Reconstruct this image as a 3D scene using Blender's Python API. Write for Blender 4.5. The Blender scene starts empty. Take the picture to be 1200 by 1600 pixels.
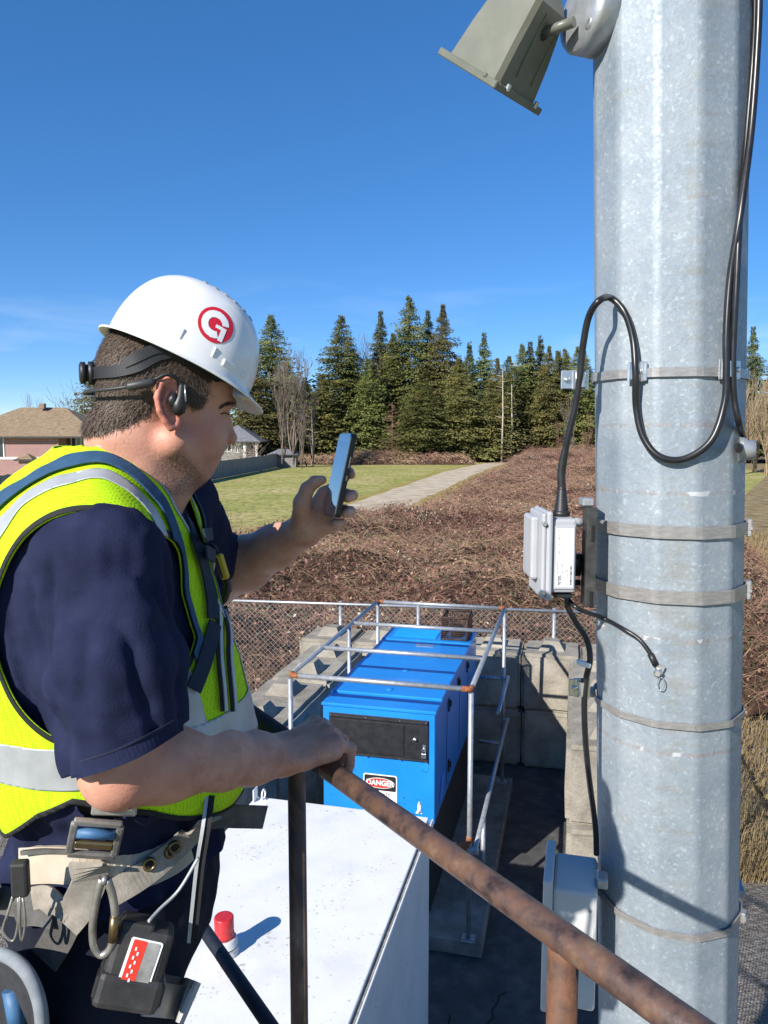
import bpy, bmesh, math, random
import numpy as np
from mathutils import Vector, Matrix, noise as mnoise
from mathutils.bvhtree import BVHTree

random.seed(7)
rng = np.random.default_rng(11)
SC = bpy.context.scene
COL = SC.collection
PI = math.pi

# ------------------------------------------------------------------ camera, sky, sun, exposure
HC = 4.3                                   # eye height above the field
PITCH = math.atan(120 / 1200.0)
FPX = 1200.0                               # focal length in photo pixels (1200 x 1600)
cam = bpy.data.cameras.new('camera')
cam.sensor_fit = 'VERTICAL'
cam.sensor_height = 24.0
cam.lens = 24.0 * FPX / 1600.0
cam.clip_start = 0.02
cam.clip_end = 4000
camo = bpy.data.objects.new('camera', cam)
COL.objects.link(camo)
camo.location = (0, 0, HC)
camo.rotation_euler = (PI / 2 - PITCH, 0, 0)
SC.camera = camo

SUN_H = Vector((0.645, 0.764, 0)).normalized()      # the way the light travels over the ground
SUN_EL = math.radians(31)
world = bpy.data.worlds.new('World')
SC.world = world
world.use_nodes = True
nt = world.node_tree
nt.nodes.clear()
wo = nt.nodes.new('ShaderNodeOutputWorld')
bg = nt.nodes.new('ShaderNodeBackground')
sky = nt.nodes.new('ShaderNodeTexSky')
sky.sky_type = 'NISHITA'
sky.sun_disc = False
sky.sun_elevation = SUN_EL
sky.sun_rotation = math.atan2(-SUN_H.x, -SUN_H.y)
sky.altitude = 50
sky.air_density = 0.6
sky.dust_density = 0.0
sky.ozone_density = 6.0
bg.inputs['Strength'].default_value = 0.15
# thin cirrus, the same all round the sky
tc = nt.nodes.new('ShaderNodeTexCoord')
mp = nt.nodes.new('ShaderNodeMapping')
mp.inputs['Scale'].default_value = (1.6, 1.6, 9.0)
mp.inputs['Rotation'].default_value = (0.08, 0.05, 0.7)
nz = nt.nodes.new('ShaderNodeTexNoise')
nz.inputs['Scale'].default_value = 2.3
nz.inputs['Detail'].default_value = 7
nz.inputs['Roughness'].default_value = 0.58
nz.inputs['Distortion'].default_value = 0.5
rp = nt.nodes.new('ShaderNodeValToRGB')
rp.color_ramp.elements[0].position = 0.52
rp.color_ramp.elements[0].color = (0, 0, 0, 1)
rp.color_ramp.elements[1].position = 0.86
rp.color_ramp.elements[1].color = (0.75, 0.75, 0.75, 1)
sx = nt.nodes.new('ShaderNodeSeparateXYZ')
rz = nt.nodes.new('ShaderNodeValToRGB')
e = rz.color_ramp.elements
e[0].position = 0.0; e[0].color = (0.9, 0.9, 0.9, 1)
e[1].position = 0.22; e[1].color = (0, 0, 0, 1)
mu = nt.nodes.new('ShaderNodeMath'); mu.operation = 'MULTIPLY'
mx = nt.nodes.new('ShaderNodeMixRGB')
mx.inputs['Color2'].default_value = (3.6, 4.0, 4.5, 1)
L = nt.links.new
L(tc.outputs['Generated'], mp.inputs['Vector']); L(mp.outputs[0], nz.inputs['Vector'])
L(nz.outputs['Fac'], rp.inputs['Fac']); L(tc.outputs['Generated'], sx.inputs[0])
L(sx.outputs['Z'], rz.inputs['Fac']); L(rp.outputs['Color'], mu.inputs[0]); L(rz.outputs['Color'], mu.inputs[1])
hs = nt.nodes.new('ShaderNodeHueSaturation')
hs.inputs['Saturation'].default_value = 1.33
hs.inputs['Hue'].default_value = 0.505
hs.inputs['Value'].default_value = 1.09
gm_ = nt.nodes.new('ShaderNodeGamma'); gm_.inputs['Gamma'].default_value = 0.7
L(sky.outputs[0], gm_.inputs['Color']); L(gm_.outputs[0], hs.inputs['Color'])
L(mu.outputs[0], mx.inputs['Fac']); L(hs.outputs[0], mx.inputs['Color1'])
L(mx.outputs[0], bg.inputs['Color']); L(bg.outputs[0], wo.inputs['Surface'])

sun = bpy.data.lights.new('sun', 'SUN')
sun.energy = 4.5
sun.angle = math.radians(0.53)
sun.color = (1.0, 0.945, 0.87)
suno = bpy.data.objects.new('sun', sun)
COL.objects.link(suno)
sdir = Vector((SUN_H.x * math.cos(SUN_EL), SUN_H.y * math.cos(SUN_EL), -math.sin(SUN_EL)))
suno.rotation_euler = sdir.to_track_quat('-Z', 'Y').to_euler()
suno.location = (-20, -25, 30)
SC.view_settings.view_transform = 'Standard'
SC.view_settings.look = 'None'
SC.view_settings.exposure = 0.78
SC.view_settings.gamma = 1.0
SC.view_settings.use_curve_mapping = False

# ------------------------------------------------------------------ pixel -> place helpers
CP, SP = math.cos(PITCH), math.sin(PITCH)
def ray(u, v):
    a = (u - 600) / FPX; b = (800 - v) / FPX
    return Vector((a, CP + b * SP, -SP + b * CP))
def at(u, v, Y):
    d = ray(u, v)
    return Vector((d.x * Y / d.y, Y, HC + d.z * Y / d.y))
def onz(u, v, z):
    d = ray(u, v); t = (z - HC) / d.z
    return Vector((d.x * t, d.y * t, z))
def onplane(u, v, p, n):
    d = ray(u, v); o = Vector((0, 0, HC)); t = (p - o).dot(n) / d.dot(n)
    return o + d * t

# ------------------------------------------------------------------ materials
MATS = {}
def col4(c): return (c[0], c[1], c[2], 1)
def mat(name, stops, scale=8.0, rough=0.6, metal=0.0, bump=0.0, bscale=None, detail=6, distort=0.0,
        spec=0.5, stretch=(1, 1, 1), rvar=0.0, objrand=0.0, coat=0.0, sss=0.0, tex='noise', bdist=0.01, transl=0.0):
    """stops: [(pos, rgb), ...] of a noise-driven ramp in object space."""
    if name in MATS: return MATS[name]
    m = bpy.data.materials.new(name); m.use_nodes = True
    t = m.node_tree; N = t.nodes; lk = t.links.new
    b = N['Principled BSDF']
    b.inputs['Roughness'].default_value = rough
    b.inputs['Metallic'].default_value = metal
    b.inputs['Specular IOR Level'].default_value = spec
    if coat: b.inputs['Coat Weight'].default_value = coat; b.inputs['Coat Roughness'].default_value = 0.08
    if sss:
        b.inputs['Subsurface Weight'].default_value = sss
        b.inputs['Subsurface Radius'].default_value = (0.012, 0.005, 0.003)
        b.inputs['Subsurface Scale'].default_value = 0.6
    if not isinstance(stops, list): stops = [(0.0, stops), (1.0, stops)]
    tcn = N.new('ShaderNodeTexCoord'); mpn = N.new('ShaderNodeMapping'); mpn.inputs['Scale'].default_value = stretch
    lk(tcn.outputs['Object'], mpn.inputs['Vector'])
    if tex == 'voronoi':
        n = N.new('ShaderNodeTexVoronoi'); n.inputs['Scale'].default_value = scale
        src = n.outputs['Color']
    else:
        n = N.new('ShaderNodeTexNoise'); n.inputs['Scale'].default_value = scale
        n.inputs['Detail'].default_value = detail; n.inputs['Distortion'].default_value = distort
        n.inputs['Roughness'].default_value = 0.62
        src = n.outputs['Fac']
    lk(mpn.outputs[0], n.inputs['Vector'])
    r = N.new('ShaderNodeValToRGB'); cr = r.color_ramp
    while len(cr.elements) < len(stops): cr.elements.new(0.5)
    for el, (p, c) in zip(cr.elements, stops): el.position = p; el.color = col4(c)
    lk(src, r.inputs['Fac'])
    out = r.outputs['Color']
    if objrand:
        oi = N.new('ShaderNodeObjectInfo'); h = N.new('ShaderNodeHueSaturation')
        mr = N.new('ShaderNodeMapRange'); mr.inputs[3].default_value = 1 - objrand; mr.inputs[4].default_value = 1 + objrand
        lk(oi.outputs['Random'], mr.inputs[0]); lk(mr.outputs[0], h.inputs['Value'])
        mh = N.new('ShaderNodeMapRange'); mh.inputs[3].default_value = 0.5 - objrand * .05; mh.inputs[4].default_value = 0.5 + objrand * .05
        lk(oi.outputs['Random'], mh.inputs[0]); lk(mh.outputs[0], h.inputs['Hue'])
        lk(out, h.inputs['Color']); out = h.outputs['Color']
    lk(out, b.inputs['Base Color'])
    if rvar:
        n3 = N.new('ShaderNodeTexNoise'); n3.inputs['Scale'].default_value = scale * 2.3; n3.inputs['Detail'].default_value = 4
        lk(mpn.outputs[0], n3.inputs['Vector'])
        mr = N.new('ShaderNodeMapRange'); mr.inputs[3].default_value = max(0.02, rough - rvar); mr.inputs[4].default_value = min(1, rough + rvar)
        lk(n3.outputs['Fac'], mr.inputs[0]); lk(mr.outputs[0], b.inputs['Roughness'])
    if bump:
        n2 = N.new('ShaderNodeTexNoise'); n2.inputs['Scale'].default_value = bscale or scale * 4
        n2.inputs['Detail'].default_value = 5
        lk(mpn.outputs[0], n2.inputs['Vector'])
        bp = N.new('ShaderNodeBump'); bp.inputs['Strength'].default_value = bump; bp.inputs['Distance'].default_value = bdist
        lk(n2.outputs['Fac'], bp.inputs['Height']); lk(bp.outputs[0], b.inputs['Normal'])
    if transl:
        tr = N.new('ShaderNodeBsdfTranslucent'); ms = N.new('ShaderNodeMixShader'); ms.inputs[0].default_value = transl
        lk(out, tr.inputs['Color']); lk(b.outputs[0], ms.inputs[1]); lk(tr.outputs[0], ms.inputs[2])
        lk(ms.outputs[0], N['Material Output'].inputs['Surface'])
    MATS[name] = m
    return m

# ------------------------------------------------------------------ objects
ORG = {}
def tag(o, label=None, cat=None, group=None, kind=None):
    if label: o['label'] = label
    if cat: o['category'] = cat
    if group: o['group'] = group
    if kind: o['kind'] = kind
    return o
def empty(name, loc, label=None, cat=None, group=None):
    o = bpy.data.objects.new(name, None); o.empty_display_size = 0.1
    o.location = loc; COL.objects.link(o); ORG[o] = Vector(loc)
    tag(o, label, cat, group)
    return o
def link_mesh(name, me, parent=None, base=None):
    """mesh given in world coordinates; origin = root origin of the parent, or the base of its own box"""
    n = len(me.vertices)
    co = np.empty(n * 3, np.float32); me.vertices.foreach_get('co', co); co = co.reshape(-1, 3)
    if parent is not None: org = ORG[parent]
    elif base is not None: org = Vector(base)
    else:
        mn, mxx = co.min(0), co.max(0); org = Vector(((mn[0] + mxx[0]) / 2, (mn[1] + mxx[1]) / 2, mn[2]))
    co = co - np.array(org, np.float32)
    me.vertices.foreach_set('co', co.ravel().astype(np.float32)); me.update()
    o = bpy.data.objects.new(name, me); COL.objects.link(o)
    ORG[o] = Vector(org)
    if parent is not None: o.parent = parent
    else: o.location = org
    return o
def np_mesh(name, V, F, mats, parent=None, smooth=True, mi=None, base=None):
    """F: int array (n,3) or (n,4)"""
    me = bpy.data.meshes.new(name)
    V = np.asarray(V, np.float32); F = np.asarray(F, np.int32)
    k = F.shape[1]
    me.vertices.add(len(V)); me.vertices.foreach_set('co', V.ravel())
    me.loops.add(F.size); me.loops.foreach_set('vertex_index', F.ravel())
    me.polygons.add(len(F)); me.polygons.foreach_set('loop_start', np.arange(0, F.size, k, dtype=np.int32))
    me.polygons.foreach_set('loop_total', np.full(len(F), k, np.int32))
    if mi is not None: me.polygons.foreach_set('material_index', np.asarray(mi, np.int32))
    me.polygons.foreach_set('use_smooth', np.full(len(F), bool(smooth)))
    me.update(calc_edges=True); me.validate()
    for m in (mats if isinstance(mats, (list, tuple)) else [mats]): me.materials.append(m)
    return link_mesh(name, me, parent, base)

class MB:
    """mesh builder in world space; every add may carry a matrix"""
    def __init__(s): s.v = []; s.f = []; s.sm = []
    def raw(s, vs, fs, M=None, smooth=False):
        o = len(s.v)
        for p in vs:
            p = Vector(p); s.v.append(M @ p if M is not None else p)
        for f in fs: s.f.append(tuple(i + o for i in f)); s.sm.append(smooth)
        return s
    def box(s, c, d, M=None, bev=0.0, seg=1):
        if bev > 0:
            bm = bmesh.new(); bmesh.ops.create_cube(bm, size=1.0)
            for v in bm.verts: v.co = Vector((v.co.x * d[0], v.co.y * d[1], v.co.z * d[2])) + Vector(c)
            bmesh.ops.bevel(bm, geom=list(bm.edges), offset=bev, segments=seg, affect='EDGES', profile=0.5)
            bm.verts.index_update()
            s.raw([v.co.copy() for v in bm.verts], [[v.index for v in f.verts] for f in bm.faces], M); bm.free()
            return s
        x, y, z = [k / 2 for k in d]
        vs = [(c[0] + i * x, c[1] + j * y, c[2] + k * z) for i in (-1, 1) for j in (-1, 1) for k in (-1, 1)]
        return s.raw(vs, [(0, 1, 3, 2), (4, 6, 7, 5), (0, 4, 5, 1), (2, 3, 7, 6), (0, 2, 6, 4), (1, 5, 7, 3)], M)
    def tube(s, pts, r, n=10, M=None, caps=True, closed=False, smooth=True):
        pts = [Vector(p) for p in pts]; k = len(pts)
        rr = r if isinstance(r, (list, tuple)) else [r] * k
        vs = []; fs = []; prev = None
        for i, p in enumerate(pts):
            if closed: t = pts[(i + 1) % k] - pts[i - 1]
            else: t = pts[min(i + 1, k - 1)] - pts[max(i - 1, 0)]
            t = t.normalized() if t.length > 1e-9 else Vector((0, 0, 1))
            if prev is None:
                a = Vector((0, 0, 1)) if abs(t.z) < .9 else Vector((1, 0, 0)); nx = t.cross(a).normalized()
            else: nx = (prev - t * prev.dot(t)).normalized()
            prev = nx; ny = t.cross(nx)
            for j in range(n):
                an = 2 * PI * j / n; vs.append(p + (nx * math.cos(an) + ny * math.sin(an)) * rr[i])
        for i in range(k if closed else k - 1):
            for j in range(n):
                a = i * n + j; b2 = i * n + (j + 1) % n; i2 = (i + 1) % k
                fs.append((a, b2, i2 * n + (j + 1) % n, i2 * n + j))
        o = len(s.v); s.raw(vs, fs, M, smooth)
        if caps and not closed:
            s.f.append(tuple(o + j for j in range(n))[::-1]); s.sm.append(False)
            s.f.append(tuple(o + (k - 1) * n + j for j in range(n))); s.sm.append(False)
        return s
    def ribbon(s, pts, side, w, th):
        """flat strap along pts, width w along side vectors, thickness th"""
        k = len(pts); vs = []; fs = []
        for i, p in enumerate(pts):
            p = Vector(p); t = (Vector(pts[min(i + 1, k - 1)]) - Vector(pts[max(i - 1, 0)])).normalized()
            sd = Vector(side[i] if isinstance(side, list) else side); sd = (sd - t * sd.dot(t)).normalized(); nn = t.cross(sd)
            for a, b2 in ((-1, -1), (1, -1), (1, 1), (-1, 1)): vs.append(p + sd * a * w / 2 + nn * b2 * th / 2)
        for i in range(k - 1):
            for j in range(4): fs.append((i * 4 + j, i * 4 + (j + 1) % 4, i * 4 + 4 + (j + 1) % 4, i * 4 + 4 + j))
        fs.append((3, 2, 1, 0)); fs.append(tuple((k - 1) * 4 + j for j in range(4)))
        return s.raw(vs, fs)
    def lathe(s, prof, n=20, M=None, smooth=True):
        """prof [(r, z)] about local z"""
        vs = []; fs = []
        for r, z in prof:
            for j in range(n): an = 2 * PI * j / n; vs.append((r * math.cos(an), r * math.sin(an), z))
        for i in range(len(prof) - 1):
            for j in range(n): fs.append((i * n + j, i * n + (j + 1) % n, (i + 1) * n + (j + 1) % n, (i + 1) * n + j))
        o = len(s.v); s.raw(vs, fs, M, smooth)
        s.f.append(tuple(o + j for j in range(n))[::-1]); s.sm.append(False)
        s.f.append(tuple(o + (len(prof) - 1) * n + j for j in range(n))); s.sm.append(False)
        return s
    def prism(s, poly, h, M=None):
        """2-D polygon (x, y) extruded from z=0 to h"""
        k = len(poly); vs = [(x, y, 0) for x, y in poly] + [(x, y, h) for x, y in poly]
        fs = [tuple(range(k))[::-1], tuple(range(k, 2 * k))] + [(i, (i + 1) % k, k + (i + 1) % k, k + i) for i in range(k)]
        return s.raw(vs, fs, M)
    def mesh(s, name, m):
        me = bpy.data.meshes.new(name); me.from_pydata([tuple(p) for p in s.v], [], s.f)
        me.polygons.foreach_set('use_smooth', s.sm); me.update()
        for q in (m if isinstance(m, (list, tuple)) else [m]): me.materials.append(q)
        bm = bmesh.new(); bm.from_mesh(me); bmesh.ops.recalc_face_normals(bm, faces=bm.faces); bm.to_mesh(me); bm.free()
        return me
    def build(s, name, m, parent=None, base=None, label=None, cat=None, group=None, kind=None):
        o = link_mesh(name, s.mesh(name, m), parent, base); tag(o, label, cat, group, kind); return o

def frame(o, x, y, z):
    M = Matrix.Identity(4)
    for i, a in enumerate((x, y, z)):
        a = Vector(a)
        for k in range(3): M[k][i] = a[k]
    for k in range(3): M[k][3] = o[k]
    return M
def smooth_path(pts, n=8):
    """Catmull-Rom through 3-D points"""
    P = [Vector(p) for p in pts]; P = [P[0] * 2 - P[1]] + P + [P[-1] * 2 - P[-2]]; out = []
    for i in range(1, len(P) - 2):
        p0, p1, p2, p3 = P[i - 1:i + 3]
        for k in range(n):
            t = k / n
            out.append(0.5 * (2 * p1 + (p2 - p0) * t + (2 * p0 - 5 * p1 + 4 * p2 - p3) * t * t + (3 * p1 - p0 - 3 * p2 + p3) * t ** 3))
    out.append(P[-2]); return out
def text_mesh(body, size, M, parent, m, name='lettering', extrude=0.0004, bold=0.0, sx=1.0):
    cu = bpy.data.curves.new(name, 'FONT'); cu.body = body; cu.size = size; cu.extrude = extrude; cu.offset = bold
    cu.align_x = 'CENTER'; cu.align_y = 'CENTER'; cu.resolution_u = 3
    t = bpy.data.objects.new('tmp', cu); COL.objects.link(t)
    dg = bpy.context.evaluated_depsgraph_get()
    me = bpy.data.meshes.new_from_object(t.evaluated_get(dg)); bpy.data.objects.remove(t)
    me.transform(M @ Matrix.Diagonal((sx, 1, 1, 1))); me.name = name
    me.materials.clear(); me.materials.append(m)
    return link_mesh(name, me, parent)

def dup(root, loc, label=None, name=None):
    """copy of a thing with its parts and sub-parts"""
    r = root.copy(); COL.objects.link(r); r.location = loc
    if label: r['label'] = label
    def rec(a, b):
        for ch in list(a.children):
            c = ch.copy(); COL.objects.link(c); c.parent = b; rec(ch, c)
    rec(root, r); return r

# ================================================================== the compound frame
TH = math.radians(14)
RD = Vector((math.cos(TH), -math.sin(TH), 0)); GD = Vector((math.sin(TH), math.cos(TH), 0)); ZD = Vector((0, 0, 1))
FRC = at(680, 1112, 6.3)
O_ = FRC - RD * 0.5; O_.z = 0
MG = frame(O_, RD, GD, ZD)
def G(a, b, z): return O_ + RD * a + GD * b + ZD * z

# ------------------------------------------------------------------ materials of the place
def grass_mat():
    m = bpy.data.materials.new('field_grass'); m.use_nodes = True
    t = m.node_tree; N = t.nodes; lk = t.links.new; b = N['Principled BSDF']
    b.inputs['Roughness'].default_value = 0.9; b.inputs['Specular IOR Level'].default_value = 0.15
    tcn = N.new('ShaderNodeTexCoord')
    def nzn(s, d=6, st=(1, 1, 1)):
        mp_ = N.new('ShaderNodeMapping'); mp_.inputs['Scale'].default_value = st
        n = N.new('ShaderNodeTexNoise'); n.inputs['Scale'].default_value = s; n.inputs['Detail'].default_value = d
        n.inputs['Roughness'].default_value = 0.65
        lk(tcn.outputs['Object'], mp_.inputs[0]); lk(mp_.outputs[0], n.inputs['Vector']); return n.outputs['Fac']
    def ramp(f, st):
        r = N.new('ShaderNodeValToRGB')
        while len(r.color_ramp.elements) < len(st): r.color_ramp.elements.new(.5)
        for el, (p, c) in zip(r.color_ramp.elements, st): el.position = p; el.color = col4(c)
        lk(f, r.inputs['Fac']); return r.outputs['Color']
    c1 = ramp(nzn(0.16, 7), [(0.3, (0.27, 0.29, 0.07)), (0.46, (0.34, 0.33, 0.10)), (0.6, (0.45, 0.385, 0.16)), (0.75, (0.50, 0.42, 0.22))])
    c2 = ramp(nzn(2.2, 8, (1, .45, 1)), [(0.3, (0.42, 0.45, 0.4)), (0.55, (1, 1, 1)), (0.75, (1.35, 1.25, 1.1))])
    mm = N.new('ShaderNodeMixRGB'); mm.blend_type = 'MULTIPLY'; mm.inputs[0].default_value = 1
    lk(c1, mm.inputs[1]); lk(c2, mm.inputs[2]); lk(mm.outputs[0], b.inputs['Base Color'])
    bp = N.new('ShaderNodeBump'); bp.inputs['Strength'].default_value = 0.9; bp.inputs['Distance'].default_value = 0.08
    lk(nzn(5, 6), bp.inputs['Height']); lk(bp.outputs[0], b.inputs['Normal'])
    return m
M_GRASS = grass_mat()
M_DRY = mat('dry_grass', [(0.3, (0.13, 0.095, 0.05)), (0.5, (0.25, 0.19, 0.10)), (0.7, (0.36, 0.29, 0.17))], 1.2, 0.95, bump=.8, bscale=6, bdist=.06, spec=.1)
M_PATH = mat('gravel_path', [(0.32, (0.34, 0.27, 0.18)), (0.48, (0.47, 0.395, 0.285)), (0.64, (0.55, 0.475, 0.36))], 0.8, 0.95, bump=.5, bscale=18, spec=.1)
M_VERGE = mat('yellowed_verge', [(0.3, (0.22, 0.19, 0.055)), (0.55, (0.33, 0.27, 0.085)), (0.75, (0.38, 0.31, 0.15))], 0.7, 0.95, bump=.8, bscale=8, bdist=.05, spec=.1)
M_ASPH = mat('old_asphalt', [(0.25, (0.040, 0.041, 0.044)), (0.5, (0.070, 0.071, 0.074)), (0.72, (0.12, 0.117, 0.11))], 5, 0.88, bump=.7, bscale=120, bdist=.004, spec=.3)
M_GRAVEL = mat('gravel_ground', [(0.3, (0.10, 0.092, 0.08)), (0.5, (0.2, 0.18, 0.155)), (0.7, (0.33, 0.30, 0.26))], 14, 0.95, bump=1, bscale=40, bdist=.03, spec=.1)
M_CONC = mat('weathered_concrete', [(0.2, (0.12, 0.108, 0.085)), (0.42, (0.25, 0.228, 0.185)), (0.6, (0.345, 0.315, 0.26)), (0.8, (0.42, 0.385, 0.32))], 3.2, 0.92, bump=.75, bscale=34, bdist=.012, spec=.2, objrand=.13, distort=.6)
M_PAD = mat('pad_concrete', [(0.25, (0.1, 0.095, 0.085)), (0.5, (0.2, 0.19, 0.17)), (0.75, (0.3, 0.285, 0.26))], 4, 0.92, bump=.5, bscale=50, bdist=.006, spec=.2)

# ------------------------------------------------------------------ ground sheets
def sheet(name, poly, z, m, cuts=0):
    b = MB(); b.raw([(x, y, z) for x, y in poly], [tuple(range(len(poly)))])
    return b.build(name, m, base=(poly[0][0], poly[0][1], z), kind='structure')
sheet('field', [(-900, -300), (900, -300), (900, 1500), (-900, 1500)], 0.0, M_GRASS)
Lp = [(-9.5, 24), (-5.6, 34.5), (-2.04, 48.7), (1.33, 63.9), (6.19, 86.4), (12.87, 110.4), (20, 132)]
Rp = [(-4.7, 24), (-1.0, 33.5), (2.2, 49.7), (4.8, 61), (9.0, 80), (15.6, 107), (23.2, 131)]
def strip(name, A, B, z, m):
    A2 = [Vector((x, y, z)) for x, y in A]; B2 = [Vector((x, y, z)) for x, y in B]
    A2 = smooth_path(A2, 10); B2 = smooth_path(B2, 10)
    k = len(A2); b = MB(); vs = []
    for i in range(k):
        w1 = (mnoise.noise(Vector((i * .37, z * 900, 1))) * .45); w2 = (mnoise.noise(Vector((i * .41, z * 900, 9))) * .45)
        vs += [A2[i] + Vector((w1, 0, 0)), B2[i] + Vector((w2, 0, 0))]
    b.raw(vs, [(2 * i, 2 * i + 1, 2 * i + 3, 2 * i + 2) for i in range(k - 1)])
    return b.build(name, m, base=(A[0][0], A[0][1], z), kind='structure')
strip('grass_verge', [(x - .9, y) for x, y in Lp], [(x + 1.0, y) for x, y in Rp], 0.006, M_VERGE)
strip('path', Lp, Rp, 0.012, M_PATH)
sheet('dry_field', [(11, 22), (20, 20), (200, 60), (240, 170), (66, 160), (42, 84), (22, 48)], 0.009, M_DRY)
sheet('gravel_ground', [(-14, -3), (14, -3), (14, 9.6), (6, 11.6), (-3, 12.4), (-14, 12)], 0.004, M_GRAVEL)
b = MB(); b.raw([G(-1.9, -7, .011), G(2.36, -7, .011), G(2.36, 4.4, .011), G(-1.9, 4.4, .011)], [(0, 1, 2, 3)])
b.build('asphalt', M_ASPH, base=G(0, 0, .011), kind='structure')
M_CRACK = mat('crack_dirt', (0.012, 0.012, 0.012), 20, 0.95)
b = MB()
for s0 in ((1.02, -1.25), (1.18, -0.6), (0.8, -.95)):
    a0, b0 = s0; pts = []
    for i in range(16):
        pts.append(G(a0, b0, .0135)); a0 += random.uniform(-.05, .03); b0 += random.uniform(-.02, -.10)
    b.ribbon(pts, RD, .012, .003)
b.build('asphalt_crack', M_CRACK, base=G(1, -1, .0135), kind='structure')
b = MB(); b.box((0.02, 1.3, .08), (1.86, 3.16, .14), MG, .012)
b.build('concrete_pad', M_PAD, base=G(0, 1.3, .01), kind='structure')

# ------------------------------------------------------------------ concrete blocks
def block_mesh(name, lx, ly, lz, nubs):
    bm = bmesh.new(); bmesh.ops.create_cube(bm, size=1)
    for v in bm.verts: v.co = Vector((v.co.x * lx, v.co.y * ly, v.co.z * lz + lz / 2))
    bmesh.ops.bevel(bm, geom=list(bm.edges), offset=.04, segments=2, affect='EDGES')
    bmesh.ops.subdivide_edges(bm, edges=[e for e in bm.edges if e.calc_length() > .3], cuts=4, use_grid_fill=True)
    for v in bm.verts:
        n = mnoise.noise_vector(v.co * 4 + Vector((lx * 7, 0, 0))); v.co += n * .010
    for (x, y, sx_, sy_) in nubs:
        z0 = lz - .02; h = .12
        pr = [(-.5, -.5, z0), (.5, -.5, z0), (.5, .5, z0), (-.5, .5, z0)]
        lo = [bm.verts.new((x + px * sx_, y + py * sy_, pz)) for px, py, pz in pr]
        up = [bm.verts.new((x + px * sx_ * .52, y + py * sy_ * .52, lz + h + random.uniform(-.012, .012))) for px, py, pz in pr]
        bm.faces.new(up)
        for i in range(4): bm.faces.new((lo[i], lo[(i + 1) % 4], up[(i + 1) % 4], up[i]))
    bmesh.ops.recalc_face_normals(bm, faces=bm.faces)
    me = bpy.data.meshes.new(name); bm.to_mesh(me); bm.free(); me.materials.append(M_CONC); return me
BL_L = block_mesh('block_long', .735, 1.48, .745, [(0, -.37, .36, .36), (0, .37, .36, .36)])
BL_H = block_mesh('block_half', .745, .735, .745, [(0, 0, .36, .36)])
BL_LP = block_mesh('block_long_plain', .735, 1.48, .745, [])
BL_HP = block_mesh('block_half_plain', .745, .735, .745, [])
def block(me, a, b_, z, label):
    o = bpy.data.objects.new('concrete_block', me); COL.objects.link(o)
    o.location = G(a, b_, z); o.rotation_euler = (0, 0, -TH + random.uniform(-.006, .006)); ORG[o] = o.location.copy()
    tag(o, label, 'concrete block', 'concrete blocks walling in the generator')
ordn = ['nearest', 'second', 'third', 'fourth', 'farthest']
for k, b_ in enumerate((-.42, 1.09, 2.6)):
    block(BL_L, -1.43, b_, .76, 'sunlit top-course concrete block left of the blue generator, %s from the camera' % ('nearest', 'middle', 'farthest')[k])
for k, b_ in enumerate((.35, 1.85)):
    block(BL_LP, -1.43, b_, .012, 'bottom-course concrete block left of the generator, %s of two' % ('nearer', 'farther')[k])
bA = [-1.43, -.66, .10, .60 + .0, 1.355, 2.11]
bA = [-1.43, -.655, .115 - .015, .60, 1.36, 2.115]
bA = [-1.45, -.69, .07, .83 - .235, 1.36, 2.12]
names = ['leftmost', 'second from the left', 'third from the left', 'third from the right', 'second from the right', 'rightmost']
for k, a_ in enumerate((-1.68, -.92, -.16, .60, 1.36, 2.12)):
    block(BL_H, a_, 3.93, .76, 'top-course concrete block in the back wall behind the generator, %s' % names[k])
    block(BL_HP, a_ + .02, 3.90, .012, 'bottom-course concrete block in the back wall behind the generator, %s' % names[k])
for k, b_ in enumerate((1.42, 2.78)):
    if k == 0:
        block(BL_L, 1.95, b_, .76, 'sunlit top-course concrete block at the near end of the right wall')
        block(BL_LP, 1.97, b_ - .1, .012, 'bottom-course concrete block at the near end of the right wall')
    else:
        block(BL_L, 1.95, b_ + .02 + .0, .76, 'top-course concrete block where the right wall meets the back wall')
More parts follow.
